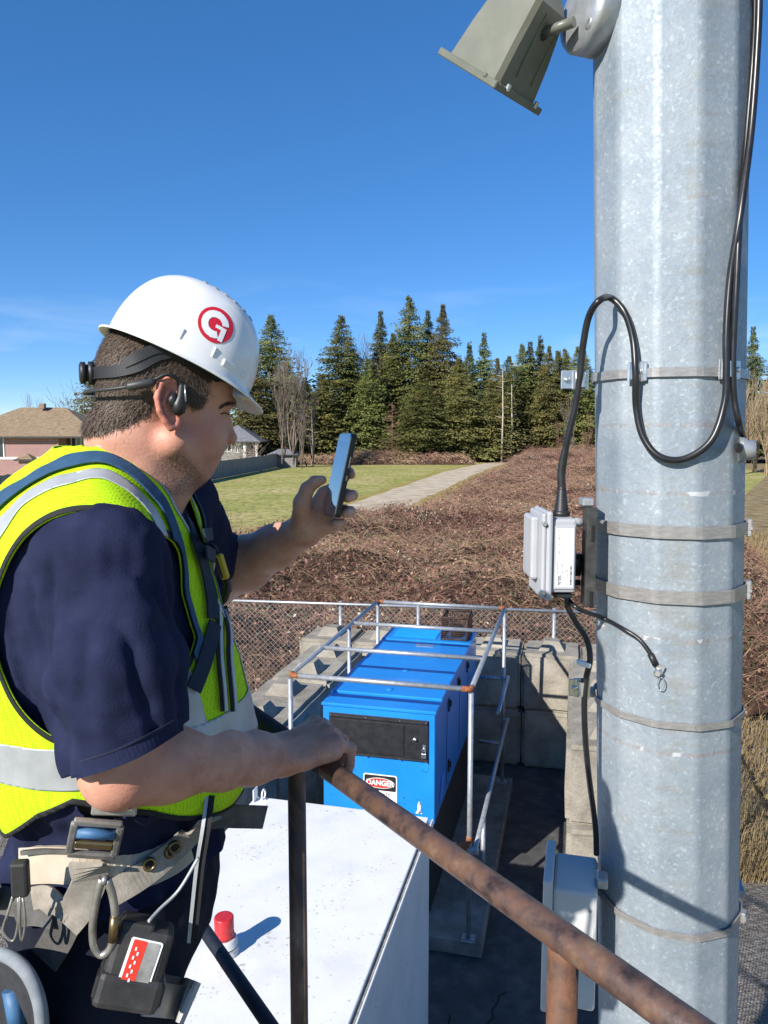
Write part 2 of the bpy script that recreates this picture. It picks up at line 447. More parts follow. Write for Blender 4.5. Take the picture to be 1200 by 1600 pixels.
# ------------------------------------------------------------------ chain-link fence
M_GALV = mat('galvanised_pipe', [(0.3, (0.30, 0.312, 0.325)), (0.6, (0.43, 0.445, 0.455)), (0.8, (0.52, 0.53, 0.53))], 22, 0.42, metal=.55, rvar=.12, bump=.15, bscale=150, bdist=.002)
M_WIRE = mat('fence_wire', [(0.3, (0.5, 0.49, 0.455)), (0.7, (0.68, 0.665, 0.62))], 9, 0.45, metal=.5)
def chainlink(P0, P1, h, parent):
    P0 = np.array(P0); P1 = np.array(P1); Lh = np.linalg.norm(P1 - P0); dx = (P1 - P0) / Lh
    dn = np.array([-dx[1], dx[0], 0]); d = .078; nw = int(Lh / d); ns = int(h / (d / 2)); r = .0021
    i = np.arange(nw + 1)[:, None]; j = np.arange(ns + 1)[None, :]
    out_v = []; out_f = []; base = 0
    for ph in (0, 1):
        s = i * d + ((j % 2) * (d / 2) if ph == 0 else d - (j % 2) * (d / 2)) + 0.0
        off = np.where(j % 2 == 0, .0022, -.0022) * (1 if ph == 0 else -1)
        c = P0[None, None, :] + dx * np.clip(s, 0, Lh)[..., None] + dn * (off + 0 * s)[..., None]
        c[..., 2] = P0[2] + .04 + (j * d / 2 + 0 * i)
        k = 3
        ring = []
        for q in range(k):
            an = 2 * PI * q / k; ring.append(c + (dx * math.cos(an) + dn * math.sin(an)) * r * 1.55)
        V = np.stack(ring, 2)                      # nw+1, ns+1, k, 3
        idx = np.arange(V.shape[0] * V.shape[1] * k).reshape(V.shape[:3]) + base
        for q in range(k):
            q2 = (q + 1) % k
            f = np.stack([idx[:, :-1, q], idx[:, :-1, q2], idx[:, 1:, q2], idx[:, 1:, q]], -1).reshape(-1, 4)
            out_f.append(f)
        out_v.append(V.reshape(-1, 3)); base += V.shape[0] * V.shape[1] * k
    o = np_mesh('wire_mesh', np.concatenate(out_v), np.concatenate(out_f), M_WIRE, parent, smooth=True)
    o['kind'] = 'stuff'
    return o
def fence(A, B, h, label, posts):
    A = Vector(A); B = Vector(B); fe = empty('chain_link_fence', (A + B) / 2, label, 'fence', 'chain-link fence round the compound')
    d = (B - A).normalized()
    MB().tube([A + ZD * h - d * .1, B + ZD * h + d * .1], .021, 10).build('top_rail', M_GALV, fe)
    for s in posts:
        p = A + d * s
        MB().tube([p + Vector((-d.y, d.x, 0)) * .05, p + Vector((-d.y, d.x, 0)) * .05 + ZD * (h + .03)], .028, 10).build('post', M_GALV, fe)
    chainlink(A, B, h - .06, fe)
    MB().tube([A + ZD * .05, B + ZD * .05], .004, 6).build('tension_wire', M_WIRE, fe)
fA = onz(340, 938, 1.86); fB = onz(925, 957, 1.86); fd = (fB - fA).normalized(); fA = fA - fd * 2.2; fA.z = 0.004; fB = fB + fd * .62; fB.z = .004
fence(fA, fB, 1.86, 'grey chain-link fence with pipe top rail along the brambles behind the generator', [.0, 4.05, 7.1, (fB - fA).length])
fC = G(2.52, -1.9, .004); fD = G(2.52, 4.45, .004)
fence(fC, fD, 1.86, 'chain-link fence running toward the camera behind the big galvanised pole', [.05, 2.2, 4.4])

# ------------------------------------------------------------------ blue generator
def speck(m, thr=.70, colr=(.45, .42, .37), scale=55):
    t = m.node_tree; N = t.nodes; lk = t.links.new; b_ = N['Principled BSDF']; src = b_.inputs['Base Color'].links[0].from_socket
    tcn = N.new('ShaderNodeTexCoord'); n = N.new('ShaderNodeTexNoise'); n.inputs['Scale'].default_value = scale; n.inputs['Detail'].default_value = 2
    n2 = N.new('ShaderNodeTexNoise'); n2.inputs['Scale'].default_value = 4.5; n2.inputs['Detail'].default_value = 3
    lk(tcn.outputs['Object'], n.inputs['Vector']); lk(tcn.outputs['Object'], n2.inputs['Vector'])
    ad = N.new('ShaderNodeMath'); ad.operation = 'ADD'; s_ = N.new('ShaderNodeMath'); s_.operation = 'MULTIPLY'; s_.inputs[1].default_value = .55
    lk(n2.outputs['Fac'], s_.inputs[0]); lk(n.outputs['Fac'], ad.inputs[0]); lk(s_.outputs[0], ad.inputs[1])
    r = N.new('ShaderNodeValToRGB'); r.color_ramp.elements[0].position = thr; r.color_ramp.elements[0].color = (0, 0, 0, 1)
    r.color_ramp.elements[1].position = thr + .06; r.color_ramp.elements[1].color = (1, 1, 1, 1)
    mr = N.new('ShaderNodeMapRange'); mr.inputs[1].default_value = thr + .27; mr.inputs[2].default_value = thr + .36
    lk(ad.outputs[0], mr.inputs[0])
    mx_ = N.new('ShaderNodeMixRGB'); mx_.inputs[2].default_value = col4(colr); lk(mr.outputs[0], mx_.inputs[0]); lk(src, mx_.inputs[1]); lk(mx_.outputs[0], b_.inputs['Base Color'])

M_BLUE = mat('blue_paint', [(0.3, (0.007, 0.185, 0.57)), (0.6, (0.010, 0.225, 0.66)), (0.85, (0.03, 0.26, 0.68))], 2.2, 0.38, rvar=.1, coat=.25, bump=.03, bscale=60, bdist=.002)
M_BLACKP = mat('black_paint', [(0.3, (0.010, 0.010, 0.012)), (0.7, (0.024, 0.024, 0.027))], 12, 0.42, rvar=.15)
M_DARK = mat('dark_recess', (0.006, 0.006, 0.007), 5, 0.8)
M_STEEL = mat('bright_steel', [(0.3, (0.55, 0.55, 0.54)), (0.7, (0.72, 0.72, 0.71))], 30, 0.28, metal=.95, rvar=.1)
M_RUST = mat('rust', [(0.3, (0.12, 0.035, 0.012)), (0.5, (0.26, 0.085, 0.03)), (0.7, (0.36, 0.15, 0.06))], 40, 0.9, bump=.6, bscale=120, bdist=.002)
M_WHITEP = mat('white_print', (0.82, 0.82, 0.80), 5, 0.45)
M_BLKINK = mat('black_print', (0.015, 0.015, 0.015), 5, 0.5)
M_REDINK = mat('red_print', (0.62, 0.035, 0.02), 5, 0.45)
speck(M_BLUE, .71, (.012, .09, .34), 30)
gen = empty('generator', G(0, 1.37, .15), 'bright blue metal generator enclosure on a black base inside a pipe cage', 'generator')
zt = FRC.z; zb = .97; LG = 2.76
MB().box((0, LG / 2, (zb + zt - .03) / 2), (1.0, LG, zt - .03 - zb), MG, .006).build('body', M_BLUE, gen)
MB().box((0, LG / 2 + .0, (.15 + zb) / 2), (.93, LG - .04, zb - .15 - .001), MG, .01).build('base_tank', M_BLACKP, gen)
for (b0, b1, h) in ((-.012, .27, .0), (.285, 1.33, .012), (1.345, 2.14, .004), (2.15, LG + .01, .012)):
    MB().box((0, (b0 + b1) / 2, zt - .03 + (.03 + h) / 2), (1.024, b1 - b0, .03 + h), MG, .007).build('roof_panel', M_BLUE, gen)
# roof louvres
for i in range(9):
    MB().raw([(-.40, 2.24 + i * .042, zt + .013), (.10, 2.24 + i * .042, zt + .013), (.10, 2.262 + i * .042, zt + .028), (-.40, 2.262 + i * .042, zt + .028),
              (-.40, 2.27 + i * .042, zt + .013), (.10, 2.27 + i * .042, zt + .013)], [(0, 1, 2, 3), (3, 2, 5, 4), (0, 3, 4), (1, 5, 2)], MG).build('louvre', M_BLUE, gen)
MB().box((0.03, 1.98, zt + .006), (.2, .09, .004), MG, .001).build('name_plate', M_STEEL, gen)
for (a_, b_) in ((.0, .43), (.02, 1.02), (-.03, 1.6)):
    ob = MB(); ob.lathe([(.035, 0), (.033, .006), (.012, .011)], 14, MG @ Matrix.Translation((a_, b_, zt + .012))); ob.build('lifting_cap', M_BLUE, gen)
# exhaust guard: rusty mesh box
ex = MB(); x0, x1, y0, y1, z0, z1 = .17, .46, 2.24, 2.62, zt + .012, zt + .27
for (p, q) in [((x0, y0), (x1, y0)), ((x1, y0), (x1, y1)), ((x1, y1), (x0, y1)), ((x0, y1), (x0, y0))]:
    ex.tube([(p[0], p[1], z1), (q[0], q[1], z1)], .012, 6, MG); ex.tube([(p[0], p[1], z0 + .012), (q[0], q[1], z0 + .012)], .012, 6, MG)
    ex.tube([(p[0], p[1], z0), (p[0], p[1], z1)], .012, 6, MG)
M_SOOT = mat('sooty_rust', [(0.35, (0.018, 0.014, 0.012)), (0.6, (0.06, 0.032, 0.02)), (0.75, (0.13, 0.06, 0.03))], 18, 0.85, bump=.3)
guard = ex.build('exhaust_guard', M_SOOT, gen)
gm = MB()
for i in range(1, 14):
    t = i / 14
    for (p, q) in [((x0, y0), (x1, y0)), ((x1, y0), (x1, y1)), ((x1, y1), (x0, y1)), ((x0, y1), (x0, y0))]:
        X = p[0] + (q[0] - p[0]) * t; Y = p[1] + (q[1] - p[1]) * t
        gm.tube([(X, Y, z0), (X, Y, z1)], .0028, 4, MG, caps=False)
        if i < 12: zz = z0 + (z1 - z0) * i / 12; gm.tube([(p[0], p[1], zz), (q[0], q[1], zz)], .0028, 4, MG, caps=False)
gm.build('guard_mesh', M_SOOT, guard)['kind'] = 'stuff'
MB().lathe([(.07, 0), (.07, .12), (.05, .14)], 16, MG @ Matrix.Translation((.32, 2.43, zt + .013))).build('exhaust_stub', M_SOOT, gen)
# front: framed black control door
FP = G(0, 0, 0); FN = -GD
def fp(u, v):
    p = onplane(u, v, FP, FN); d = p - O_; return d.dot(RD), p.z
aL, zU = fp(514, 1112); aR, _ = fp(668, 1120); _, zD_ = fp(600, 1184)
aL = -.44; aR = .445
ctl = MB(); ctl.box(((aL + aR) / 2, -.008, (zU + zD_) / 2), (aR - aL, .016, zU - zD_), MG, .004); ctl = ctl.build('control_door', M_BLACKP, gen)
MB().box((-.075, -.020, (zU + zD_) / 2 - .005), (.62, .008, zU - zD_ - .085), MG, .003).build('inner_panel', M_BLACKP, ctl)
MB().box(((aL + aR) / 2, -.024, zU - .022), (aR - aL - .02, .016, .012), MG, .003).build('hinge', M_BLACKP, ctl)
MB().box(((aL + aR) / 2, -.02, zD_ + .012), (aR - aL - .02, .01, .010), MG, .003).build('sill', M_BLACKP, ctl)
kn = MB(); kn.lathe([(.018, 0), (.018, .012), (.010, .02)], 12, MG @ Matrix.Translation((.33, -.016, zD_ + .20)) @ Matrix.Rotation(PI / 2, 4, 'X')); kn.box((.33, -.04, zD_ + .20), (.035, .012, .012), MG, .003); kn.build('latch', M_STEEL, ctl)
for a_ in (-.42, -.1, .2, .43):
    for z_ in (zU - .012, zD_ + .008):
        MB().lathe([(.007, 0), (.006, .004)], 8, MG @ Matrix.Translation((a_, -.03, z_)) @ Matrix.Rotation(PI / 2, 4, 'X')).build('screw', M_STEEL, ctl)
pl = empty('padlock', G(.41, -.03, zD_ + .04), 'small steel padlock hanging on the black generator door', 'padlock')
MB().box((.41, -.032, zD_ + .065), (.042, .018, .045), MG, .005, 2).build('body', M_STEEL, pl)
MB().tube([Vector(p) for p in smooth_path([(.396, -.032, zD_ + .085), (.396, -.032, zD_ + .115), (.41, -.032, zD_ + .13), (.424, -.032, zD_ + .115), (.424, -.032, zD_ + .085)], 4)], .0045, 8, MG).build('shackle', M_STEEL, pl)
hp = MB(); hp.box((.41, -.02, zD_ + .125), (.03, .012, .06), MG, .003); hp.build('hasp', M_STEEL, ctl)
# lower front: small black vent box, danger sign
a0, z0_ = fp(525, 1192); MB().box((-.335, -.006, zD_ - .10), (.20, .014, .15), MG, .003).build('vent_plate', M_BLACKP, gen)
for i in range(4): MB().lathe([(.006, 0), (.005, .004)], 8, MG @ Matrix.Translation((-.42 + (i % 2) * .17, -.013, zD_ - .045 - (i // 2) * .11)) @ Matrix.Rotation(PI / 2, 4, 'X')).build('screw', M_STEEL, gen)
sa, sz = fp(568, 1207); sb, sz2 = fp(620.5, 1214)
SW = sb - sa; SH = .385; scx = (sa + sb) / 2; scz = sz - SH / 2 + .0
sg = empty('danger_sign', G(scx, -.004, sz - SH), 'danger sign with red oval and white lettering on the generator front', 'sign')
MSG = frame(G(scx, -.003, scz), RD, ZD, FN)
def rrect(w, h, r, n=5):
    p = []
    for cx_, cy_, a0_ in ((w / 2 - r, h / 2 - r, 0), (-w / 2 + r, h / 2 - r, PI / 2), (-w / 2 + r, -h / 2 + r, PI), (w / 2 - r, -h / 2 + r, 1.5 * PI)):
        for i in range(n + 1): an = a0_ + i / n * PI / 2; p.append((cx_ + r * math.cos(an), cy_ + r * math.sin(an)))
    return p
MB().prism(rrect(SW, SH, .018), .002, MSG).build('plate', M_WHITEP, sg)
hh = .135
def shifted(poly, dx, dy): return [(x + dx, y + dy) for x, y in poly]
MB().prism(shifted(rrect(SW - .018, hh, .012), 0, SH / 2 - hh / 2 - .009), .0014, MSG @ Matrix.Translation((0, 0, .002))).build('header', M_BLKINK, sg)
ov = [(math.cos(i * PI / 16) * (SW / 2 - .022), math.sin(i * PI / 16) * .047) for i in range(32)]
ov2 = [(x * .965, y * .90) for x, y in ov]; oc = SH / 2 - hh / 2 - .009
MB().prism(shifted(ov, 0, oc), .0012, MSG @ Matrix.Translation((0, 0, .0034))).build('oval_border', M_WHITEP, sg)
MB().prism(shifted(ov2, 0, oc), .0012, MSG @ Matrix.Translation((0, 0, .0046))).build('oval', M_REDINK, sg)
text_mesh('DANGER', .066, MSG @ Matrix.Translation((0, oc, .0062)), sg, M_WHITEP, bold=.0018, sx=.92)
text_mesh('AUTOMATIC', .045, MSG @ Matrix.Translation((0, SH / 2 - hh - .045, .0026)), sg, M_BLKINK, bold=.0006, sx=.78)
# right side: door seams, handles, louvres
sd = MB()
for b_ in (.62, 1.42, 2.05):
    MB().box((.501, b_, (zb + zt) / 2 - .02), (.004, .008, zt - zb - .2), MG).build('door_seam', M_DARK, gen)
for (b_, z_) in ((.72, zt - .19), (1.30, zt - .17), (.72, zb + .22), (1.95, zt - .19)):
    q = MB(); q.box((.507, b_, z_), (.014, .05, .12), MG, .004); q.box((.522, b_, z_ + .015), (.016, .022, .06), MG, .004); q.build('door_handle', M_BLACKP, gen)
for i in range(9):
    MB().box((.506, .28 + i * .012, zb + .1 + i * .022), (.012, .14, .010), Matrix(MG) , .003).build('side_louvre', M_BLUE, gen)
for a_ in (-.44, -.2, .44):
    MB().lathe([(.008, 0), (.007, .005)], 8, MG @ Matrix.Translation((a_ if a_ != -.2 else .44, -.001, zb + (.5 if a_ == .44 else .16))) @ Matrix.Rotation(PI / 2, 4, 'X')).build('bolt', M_BLUE, gen)
for i in range(7):
    MB().box((.32, -.004 + .02, .28 + i * .05), (.22, .014, .022), MG, .004).build('base_louvre', M_BLACKP, gen)

# ------------------------------------------------------------------ pipe cage
cage = empty('pipe_cage', G(.07, 1.24, .15), 'grey galvanised pipe cage standing over the blue generator', 'pipe cage')
cl, crr, cf, cb, cz = -.705, .835, -.25, 2.73, 2.275
RC = .0215
def pipe(p, q, name='pipe', m=M_GALV, r=RC): MB().tube([p, q], r, 12, MG).build(name, m, cage)
for b_ in (cf, .62, 1.62): pipe((cl + .02, b_, cz), (crr - .02, b_, cz), 'cross_pipe')
pipe((cl + .03, cb, cz), (crr - .03, cb, cz), 'cross_pipe')
for a_ in (cl, crr): pipe((a_, cf + .03, cz), (a_, cb - .03, cz), 'top_pipe')
for a_ in (cl, crr):
    for b_ in (cf, cb):
        pipe((a_, b_, .16), (a_, b_, cz - .03), 'post')
        MB().box((a_, b_, .156), (.11, .11, .01), MG, .002).build('foot_plate', M_GALV, cage)
        for i in (-1, 1): MB().lathe([(.009, 0), (.009, .018)], 6, MG @ Matrix.Translation((a_ + i * .038, b_ - .03, .161))).build('anchor_bolt', M_GALV, cage)
for (a_, b_) in ((cl, 1.5), (-.2, cb)): pipe((a_, b_, .16), (a_, b_, cz - .015), 'post')
for (a_, b_, m_) in ((cl, cf, M_RUST), (crr, cf, M_RUST), (cl, cb, M_RUST), (crr, cb, M_RUST)):
    s1 = 1 if a_ < 0 else -1; s2 = 1 if b_ < 1 else -1
    MB().tube(smooth_path([(a_, b_ + s2 * .05, cz), (a_ + s1 * .006, b_ + s2 * .015, cz), (a_ + s1 * .03, b_, cz), (a_ + s1 * .07, b_, cz)], 4), RC + .003, 12, MG).build('elbow', m_, cage)
# front guard rail with a rusty elbow, side rails
zf = .95
pipe((cl, cf, zf), (crr - .08, cf, zf), 'front_rail')
MB().tube(smooth_path([(crr - .10, cf, zf), (crr - .04, cf - .004, zf + .004), (crr - .006, cf, zf + .04), (crr - .001, cf, zf + .09)], 5), RC + .004, 12, MG).build('elbow', M_RUST, cage)
pipe((crr + .045, cf - .02, .92), (crr + .045, cb + .02, .92), 'side_rail')
pipe((crr + .045, 1.6, 1.42), (crr + .045, cb + .1, 1.42), 'side_rail')
pipe((.55, cb + .02, 1.42), (crr + .02, cb + .02, 1.42), 'back_rail'); pipe((.55, cb + .02, .62), (crr + .02, cb + .02, .62), 'back_rail')
for b_ in (cf, cb): MB().box((crr + .03, b_ + .0, .92), (.09, .05, .05), MG, .01).build('clamp', M_GALV, cage)
pipe((crr + .045, .35, .165), (crr + .045, .35, .9), 'stub_post')

# ------------------------------------------------------------------ white cabinet with lamp
M_CABW = mat('white_cabinet_paint', [(0.3, (0.66, 0.66, 0.655)), (0.5, (0.74, 0.74, 0.735)), (0.7, (0.78, 0.78, 0.77))], 3.5, 0.42, rvar=.08, bump=.02, bscale=20)
speck(M_CABW, .665, (.47, .45, .41))
cH = 1.75
def gl(u, v, z): d = onz(u, v, z) - O_; return d.dot(RD), d.dot(GD)
ca0 = gl(402, 1247, cH)[0] - .02; ca1 = (gl(672, 1275, cH)[0] + gl(575, 1560, cH)[0]) / 2; cb1 = (gl(405, 1247, cH)[1] + gl(672, 1275, cH)[1]) / 2; cb0 = cb1 - 3.6
cabn = empty('white_cabinet', G((ca0 + ca1) / 2, (cb0 + cb1) / 2, .012), 'long white metal equipment cabinet with flat roof below the handrail', 'cabinet')
MB().box(((ca0 + ca1) / 2, (cb0 + cb1) / 2, (.012 + cH - .05) / 2), (ca1 - ca0 - .03, cb1 - cb0 - .03, cH - .05 - .012), MG, .006).build('body', M_CABW, cabn)
MB().box(((ca0 + ca1) / 2 - .012, (cb0 + cb1) / 2, cH - .018), (ca1 - ca0 - .024, cb1 - cb0, .036), MG, .006, 2).build('roof', M_CABW, cabn)
M_GASK = mat('weathered_gasket', [(0.3, (0.10, 0.10, 0.095)), (0.55, (0.26, 0.26, 0.245)), (0.8, (0.5, 0.5, 0.48))], 25, 0.7, stretch=(1, 1, 1))
MB().box((ca1 - .006, (cb0 + cb1) / 2, cH - .022), (.013, cb1 - cb0 - .01, .02), MG, .002).build('edge_seal', M_GASK, cabn)
MB().box((ca1 + .004, (cb0 + cb1) / 2, cH - .034), (.010, cb1 - cb0 + .005, .05), MG, .003).build('side_flange', M_CABW, cabn)
MB().box((ca1 - .0145, cb1 - 1.9, .85), (.004, .006, 1.5), MG).build('panel_seam', M_GASK, cabn)
for (u_, v_) in ((412, 1249), (655, 1270)):
    a_, b_ = gl(u_, v_, cH)
    rg = MB(); rg.tube([(a_, b_ + .030 * math.cos(t * PI / 8), cH + .036 + .034 * math.sin(t * PI / 8)) for t in range(16)], .007, 8, MG, closed=True)
    rg.box((a_, b_, cH + .003), (.045, .03, .006), MG, .002); rg.build('lifting_eye', M_CABW, cabn)
    if u_ < 500: MB().box((a_ - .05, b_ - .03, cH + .045), (.008, .07, .09), MG, .002).build('roof_stop', M_CABW, cabn)
M_REDL = mat('red_lens', [(0.3, (0.42, 0.012, 0.016)), (0.7, (0.55, 0.03, 0.035))], 30, 0.35, bump=.15, bscale=200, bdist=.001, sss=.0)
M_CONDUIT = mat('grey_conduit', [(0.3, (0.5, 0.5, 0.49)), (0.7, (0.63, 0.63, 0.61))], 15, 0.5)
bp_ = onz(351, 1488, cH); bcn = empty('beacon_lamp', bp_, 'small red cylindrical beacon on a white conduit base on the white cabinet', 'lamp')
T = Matrix.Translation(bp_) @ Matrix.Diagonal((1.5, 1.5, 1.27, 1))
MB().lathe([(.047, 0), (.047, .010), (.043, .014), (.043, .030), (.0445, .031), (.0445, .036), (.043, .037), (.042, .060), (.037, .066)], 28, T).build('base', M_CONDUIT, bcn)
MB().lathe([(.0435, .0301), (.0447, .0302), (.0447, .0345), (.0435, .0346)], 28, T).build('gasket_ring', M_BLACKP, bcn)
lens = [(.033, .064), (.033, .085), (.030, .092), (.032, .098), (.032, .118), (.0318, .146), (.0295, .1495), (.028, .1497), (.004, .1499)]
MB().lathe(lens, 28, T).build('lens', M_REDL, bcn)

# ================================================================== brambles beside the path
LB = np.array([(11.0, -16), (20, -13), (24, -7.5), (28, -3.4), (35, 0.2), (43, 3.0), (58, 6.6), (76, 11.0), (100, 16.6), (130, 22.5), (150, 26)])
RB = np.array([(10.2, 4.2), (11, 9), (16, 9.5), (25, 12.5), (33, 14.6), (60, 24), (100, 38), (150, 62)])
def lb(y): return np.interp(y, LB[:, 0], LB[:, 1])
def rb(y): return np.interp(y, RB[:, 0], RB[:, 1])
def fnoise(x, y, s, seed=0):
    """cheap smooth value noise on arrays"""
    X = x / s + seed * 17.3; Y = y / s + seed * 9.1
    xi = np.floor(X).astype(int); yi = np.floor(Y).astype(int); fx = X - xi; fy = Y - yi
    fx = fx * fx * (3 - 2 * fx); fy = fy * fy * (3 - 2 * fy)
    def h(a, b): 
        n = (a * 374761393 + b * 668265263 + seed * 1274126177) & 0x7fffffff
        n = ((n ^ (n >> 13)) * 1274126177) & 0x7fffffff
        return ((n ^ (n >> 16)) & 0xffff) / 65535.0
    return (h(xi, yi) * (1 - fx) + h(xi + 1, yi) * fx) * (1 - fy) + (h(xi, yi + 1) * (1 - fx) + h(xi + 1, yi + 1) * fx) * fy
def bramble_h(x, y):
    front = 11.35 - .13 * x                     # just outside the fence
    e = np.minimum(np.minimum((x - lb(y)) / 1.8, (rb(y) - x) / 2.5), (y - front) / 2.2)
    e = np.clip(e, 0, 1); e = e * (2 - e)
    n = .50 + .85 * fnoise(x, y, 3.1, 1) + .35 * fnoise(x, y, 1.1, 2) + .7 * fnoise(x, y, 9, 3) - .35
    big = 1 + np.clip((y - 45) / 70, 0, 1) * .55
    return e * n * big * .95
ys = 11.0 * (150 / 11.0) ** np.linspace(0, 1, 150)
ts = np.linspace(0, 1, 130)
YY, TT = np.meshgrid(ys, ts, indexing='ij'); XX = lb(YY) - .8 + (rb(YY) - lb(YY) + 1.6) * TT
HH = bramble_h(XX, YY) - .06
V = np.stack([XX, YY, HH], -1).reshape(-1, 3); I = np.arange(V.shape[0]).reshape(XX.shape)
F = np.stack([I[:-1, :-1], I[:-1, 1:], I[1:, 1:], I[1:, :-1]], -1).reshape(-1, 4)
M_BRBASE = mat('bramble_floor', [(0.3, (0.022, 0.013, 0.010)), (0.5, (0.065, 0.038, 0.027)), (0.7, (0.14, 0.085, 0.055))], 3.5, 0.95, bump=1, bscale=9, bdist=.1, spec=.05)
M_CANE1 = mat('bramble_cane_red', [(0.3, (0.155, 0.07, 0.056)), (0.6, (0.30, 0.165, 0.118)), (0.8, (0.38, 0.24, 0.165))], .8, 0.7, spec=.25)
M_CANE2 = mat('bramble_cane_tan', [(0.3, (0.26, 0.165, 0.10)), (0.6, (0.44, 0.31, 0.19)), (0.8, (0.56, 0.44, 0.29))], .7, 0.75, spec=.2)
M_CANE3 = mat('bramble_cane_brown', [(0.3, (0.20, 0.115, 0.076)), (0.6, (0.38, 0.245, 0.165)), (0.8, (0.46, 0.33, 0.22))], .8, 0.75, spec=.2)
M_LEAF1 = mat('bramble_leaf_green', [(0.3, (0.032, 0.036, 0.014)), (0.6, (0.075, 0.078, 0.030)), (0.8, (0.13, 0.12, 0.05))], .9, 0.55, spec=.4)
M_LEAF2 = mat('bramble_leaf_brown', [(0.3, (0.125, 0.06, 0.048)), (0.6, (0.24, 0.125, 0.097)), (0.8, (0.32, 0.195, 0.135))], .9, 0.7, spec=.2)
M_LEAF3 = mat('bramble_leaf_pale', [(0.3, (0.38, 0.34, 0.25)), (0.7, (0.55, 0.51, 0.41))], .9, 0.7, spec=.2)
BR = bpy.data.objects
br_root = np_mesh('brambles', V, F, M_BRBASE, base=(0, 11, 0)); tag(br_root, 'wide mass of reddish brown bare brambles beyond the chain-link fence', 'brambles', kind='stuff')
REG = [(11.0, 148.0, lb, rb, bramble_h)]
def sample_brambles(n, pw, reg):
    y0, y1, fl_, fr2, fh = reg
    y = y0 * (y1 / y0) ** (rng.random(n) ** pw); x = fl_(y) + (fr2(y) - fl_(y)) * rng.random(n)
    h = fh(x, y); k = h > .12
    return x[k], y[k], h[k]
def canes(n, m_list, w0, name, root, reg):
    x, y, h = sample_brambles(n, .92, reg); n = len(x)
    S = 5; az = rng.random(n) * 2 * PI; ln = (.35 + 1.0 * rng.random(n) ** 2) * (1 + y / 120); arch = ln * (.10 + .25 * rng.random(n))
    w = w0 * (1 + y / 26) * (.5 + .8 * rng.random(n))
    t = np.linspace(0, 1, S)[None, :]
    px = x[:, None] + np.cos(az)[:, None] * ln[:, None] * (t - .3); py = y[:, None] + np.sin(az)[:, None] * ln[:, None] * (t - .3)
    tilt = (rng.random(n) - .5)[:, None] * .5
    pz = h[:, None] - .12 + arch[:, None] * (4 * t * (1 - t)) + tilt * ln[:, None] * t + .06
    pz = np.maximum(pz, .02)
    C = np.stack([px, py, pz], -1)
    sd = rng.normal(size=(n, 1, 3)); sd /= np.linalg.norm(sd, axis=2, keepdims=True)
    wt = (w[:, None] * (1 - .6 * t))[..., None]
    A = C - sd * wt / 2; B = C + sd * wt / 2
    V = np.stack([A, B], 2).reshape(-1, 3); I = np.arange(n * S * 2).reshape(n, S, 2)
    F = np.stack([I[:, :-1, 0], I[:, :-1, 1], I[:, 1:, 1], I[:, 1:, 0]], -1).reshape(-1, 4)
    g = fnoise(x, y, 3.4, 7) * .7 + rng.random(n) * .6
    mi = np.repeat(np.digitize(g, np.quantile(g, [.42, .86])), S - 1)
    o = np_mesh(name, V, F, m_list, root, mi=mi); o['kind'] = 'stuff'
def leaves(n, m_list, probs, s0, name, root, reg):
    x, y, h = sample_brambles(n, .95, reg); n = len(x)
    z = h + rng.normal(size=n) * .10 + .03; s = s0 * (.6 + .9 * rng.random(n)) * (1 + y / 45)
    c = np.stack([x, y, np.maximum(z, .03)], -1)
    a = rng.normal(size=(n, 3)); a /= np.linalg.norm(a, axis=1, keepdims=True)
    q = rng.normal(size=(n, 3)); q[:, 2] *= .6; b_ = np.cross(a, q); b_ /= np.linalg.norm(b_, axis=1, keepdims=True)
    V = np.stack([c - a * s[:, None], c + b_ * s[:, None] * .55, c + a * s[:, None], c - b_ * s[:, None] * .55], 1).reshape(-1, 3)
    F = np.arange(n * 4).reshape(n, 4)
    g = fnoise(x, y, 2.3, 5) * .6 + rng.random(n) * .6
    mi = np.digitize(g, np.quantile(g, np.cumsum(probs)[:-1]))
    o = np_mesh(name, V, F, m_list, root, mi=mi, smooth=False); o['kind'] = 'stuff'
CL = [M_CANE1, M_CANE3, M_CANE2]; LL = [M_LEAF1, M_LEAF2, M_CANE3, M_LEAF1, M_LEAF3]
canes(92000, CL, .0050, 'canes', br_root, REG[0])
leaves(150000, LL, [.26, .40, .16, .155, .025], .027, 'leaves', br_root, REG[0])
# low bank of brambles at the foot of the wood
def lb2(y): return -15.0 + 0 * y
def rb2(y): return 13.5 + 0 * y
def bank_h(x, y):
    e = np.clip(np.minimum(np.minimum((x + 15) / 2, (13.5 - x) / 2), np.minimum((y - 112) / 2.0, (121 - y) / 2.5)), 0, 1)
    return e * (.3 + 1.2 * fnoise(x, y, 4.2, 11) + .35 * fnoise(x, y, 1.4, 12))
ys2 = np.linspace(111.6, 121.4, 26); xs2 = np.linspace(-15.4, 13.9, 80); YY, XX = np.meshgrid(ys2, xs2, indexing='ij'); HH = bank_h(XX, YY) - .06
V = np.stack([XX, YY, HH], -1).reshape(-1, 3); I = np.arange(V.shape[0]).reshape(XX.shape); F = np.stack([I[:-1, :-1], I[:-1, 1:], I[1:, 1:], I[1:, :-1]], -1).reshape(-1, 4)
bk_root = np_mesh('bramble_bank', V, F, M_BRBASE, base=(0, 116, 0)); tag(bk_root, 'low tan bank of brambles at the foot of the evergreens', 'brambles', kind='stuff')
RG2 = (112.0, 121.0, lb2, rb2, bank_h)
canes(5000, [M_CANE1, M_CANE2, M_CANE2], .010, 'canes', bk_root, RG2); leaves(3500, LL, [.1, .4, .3, .1, .1], .03, 'leaves', bk_root, RG2)

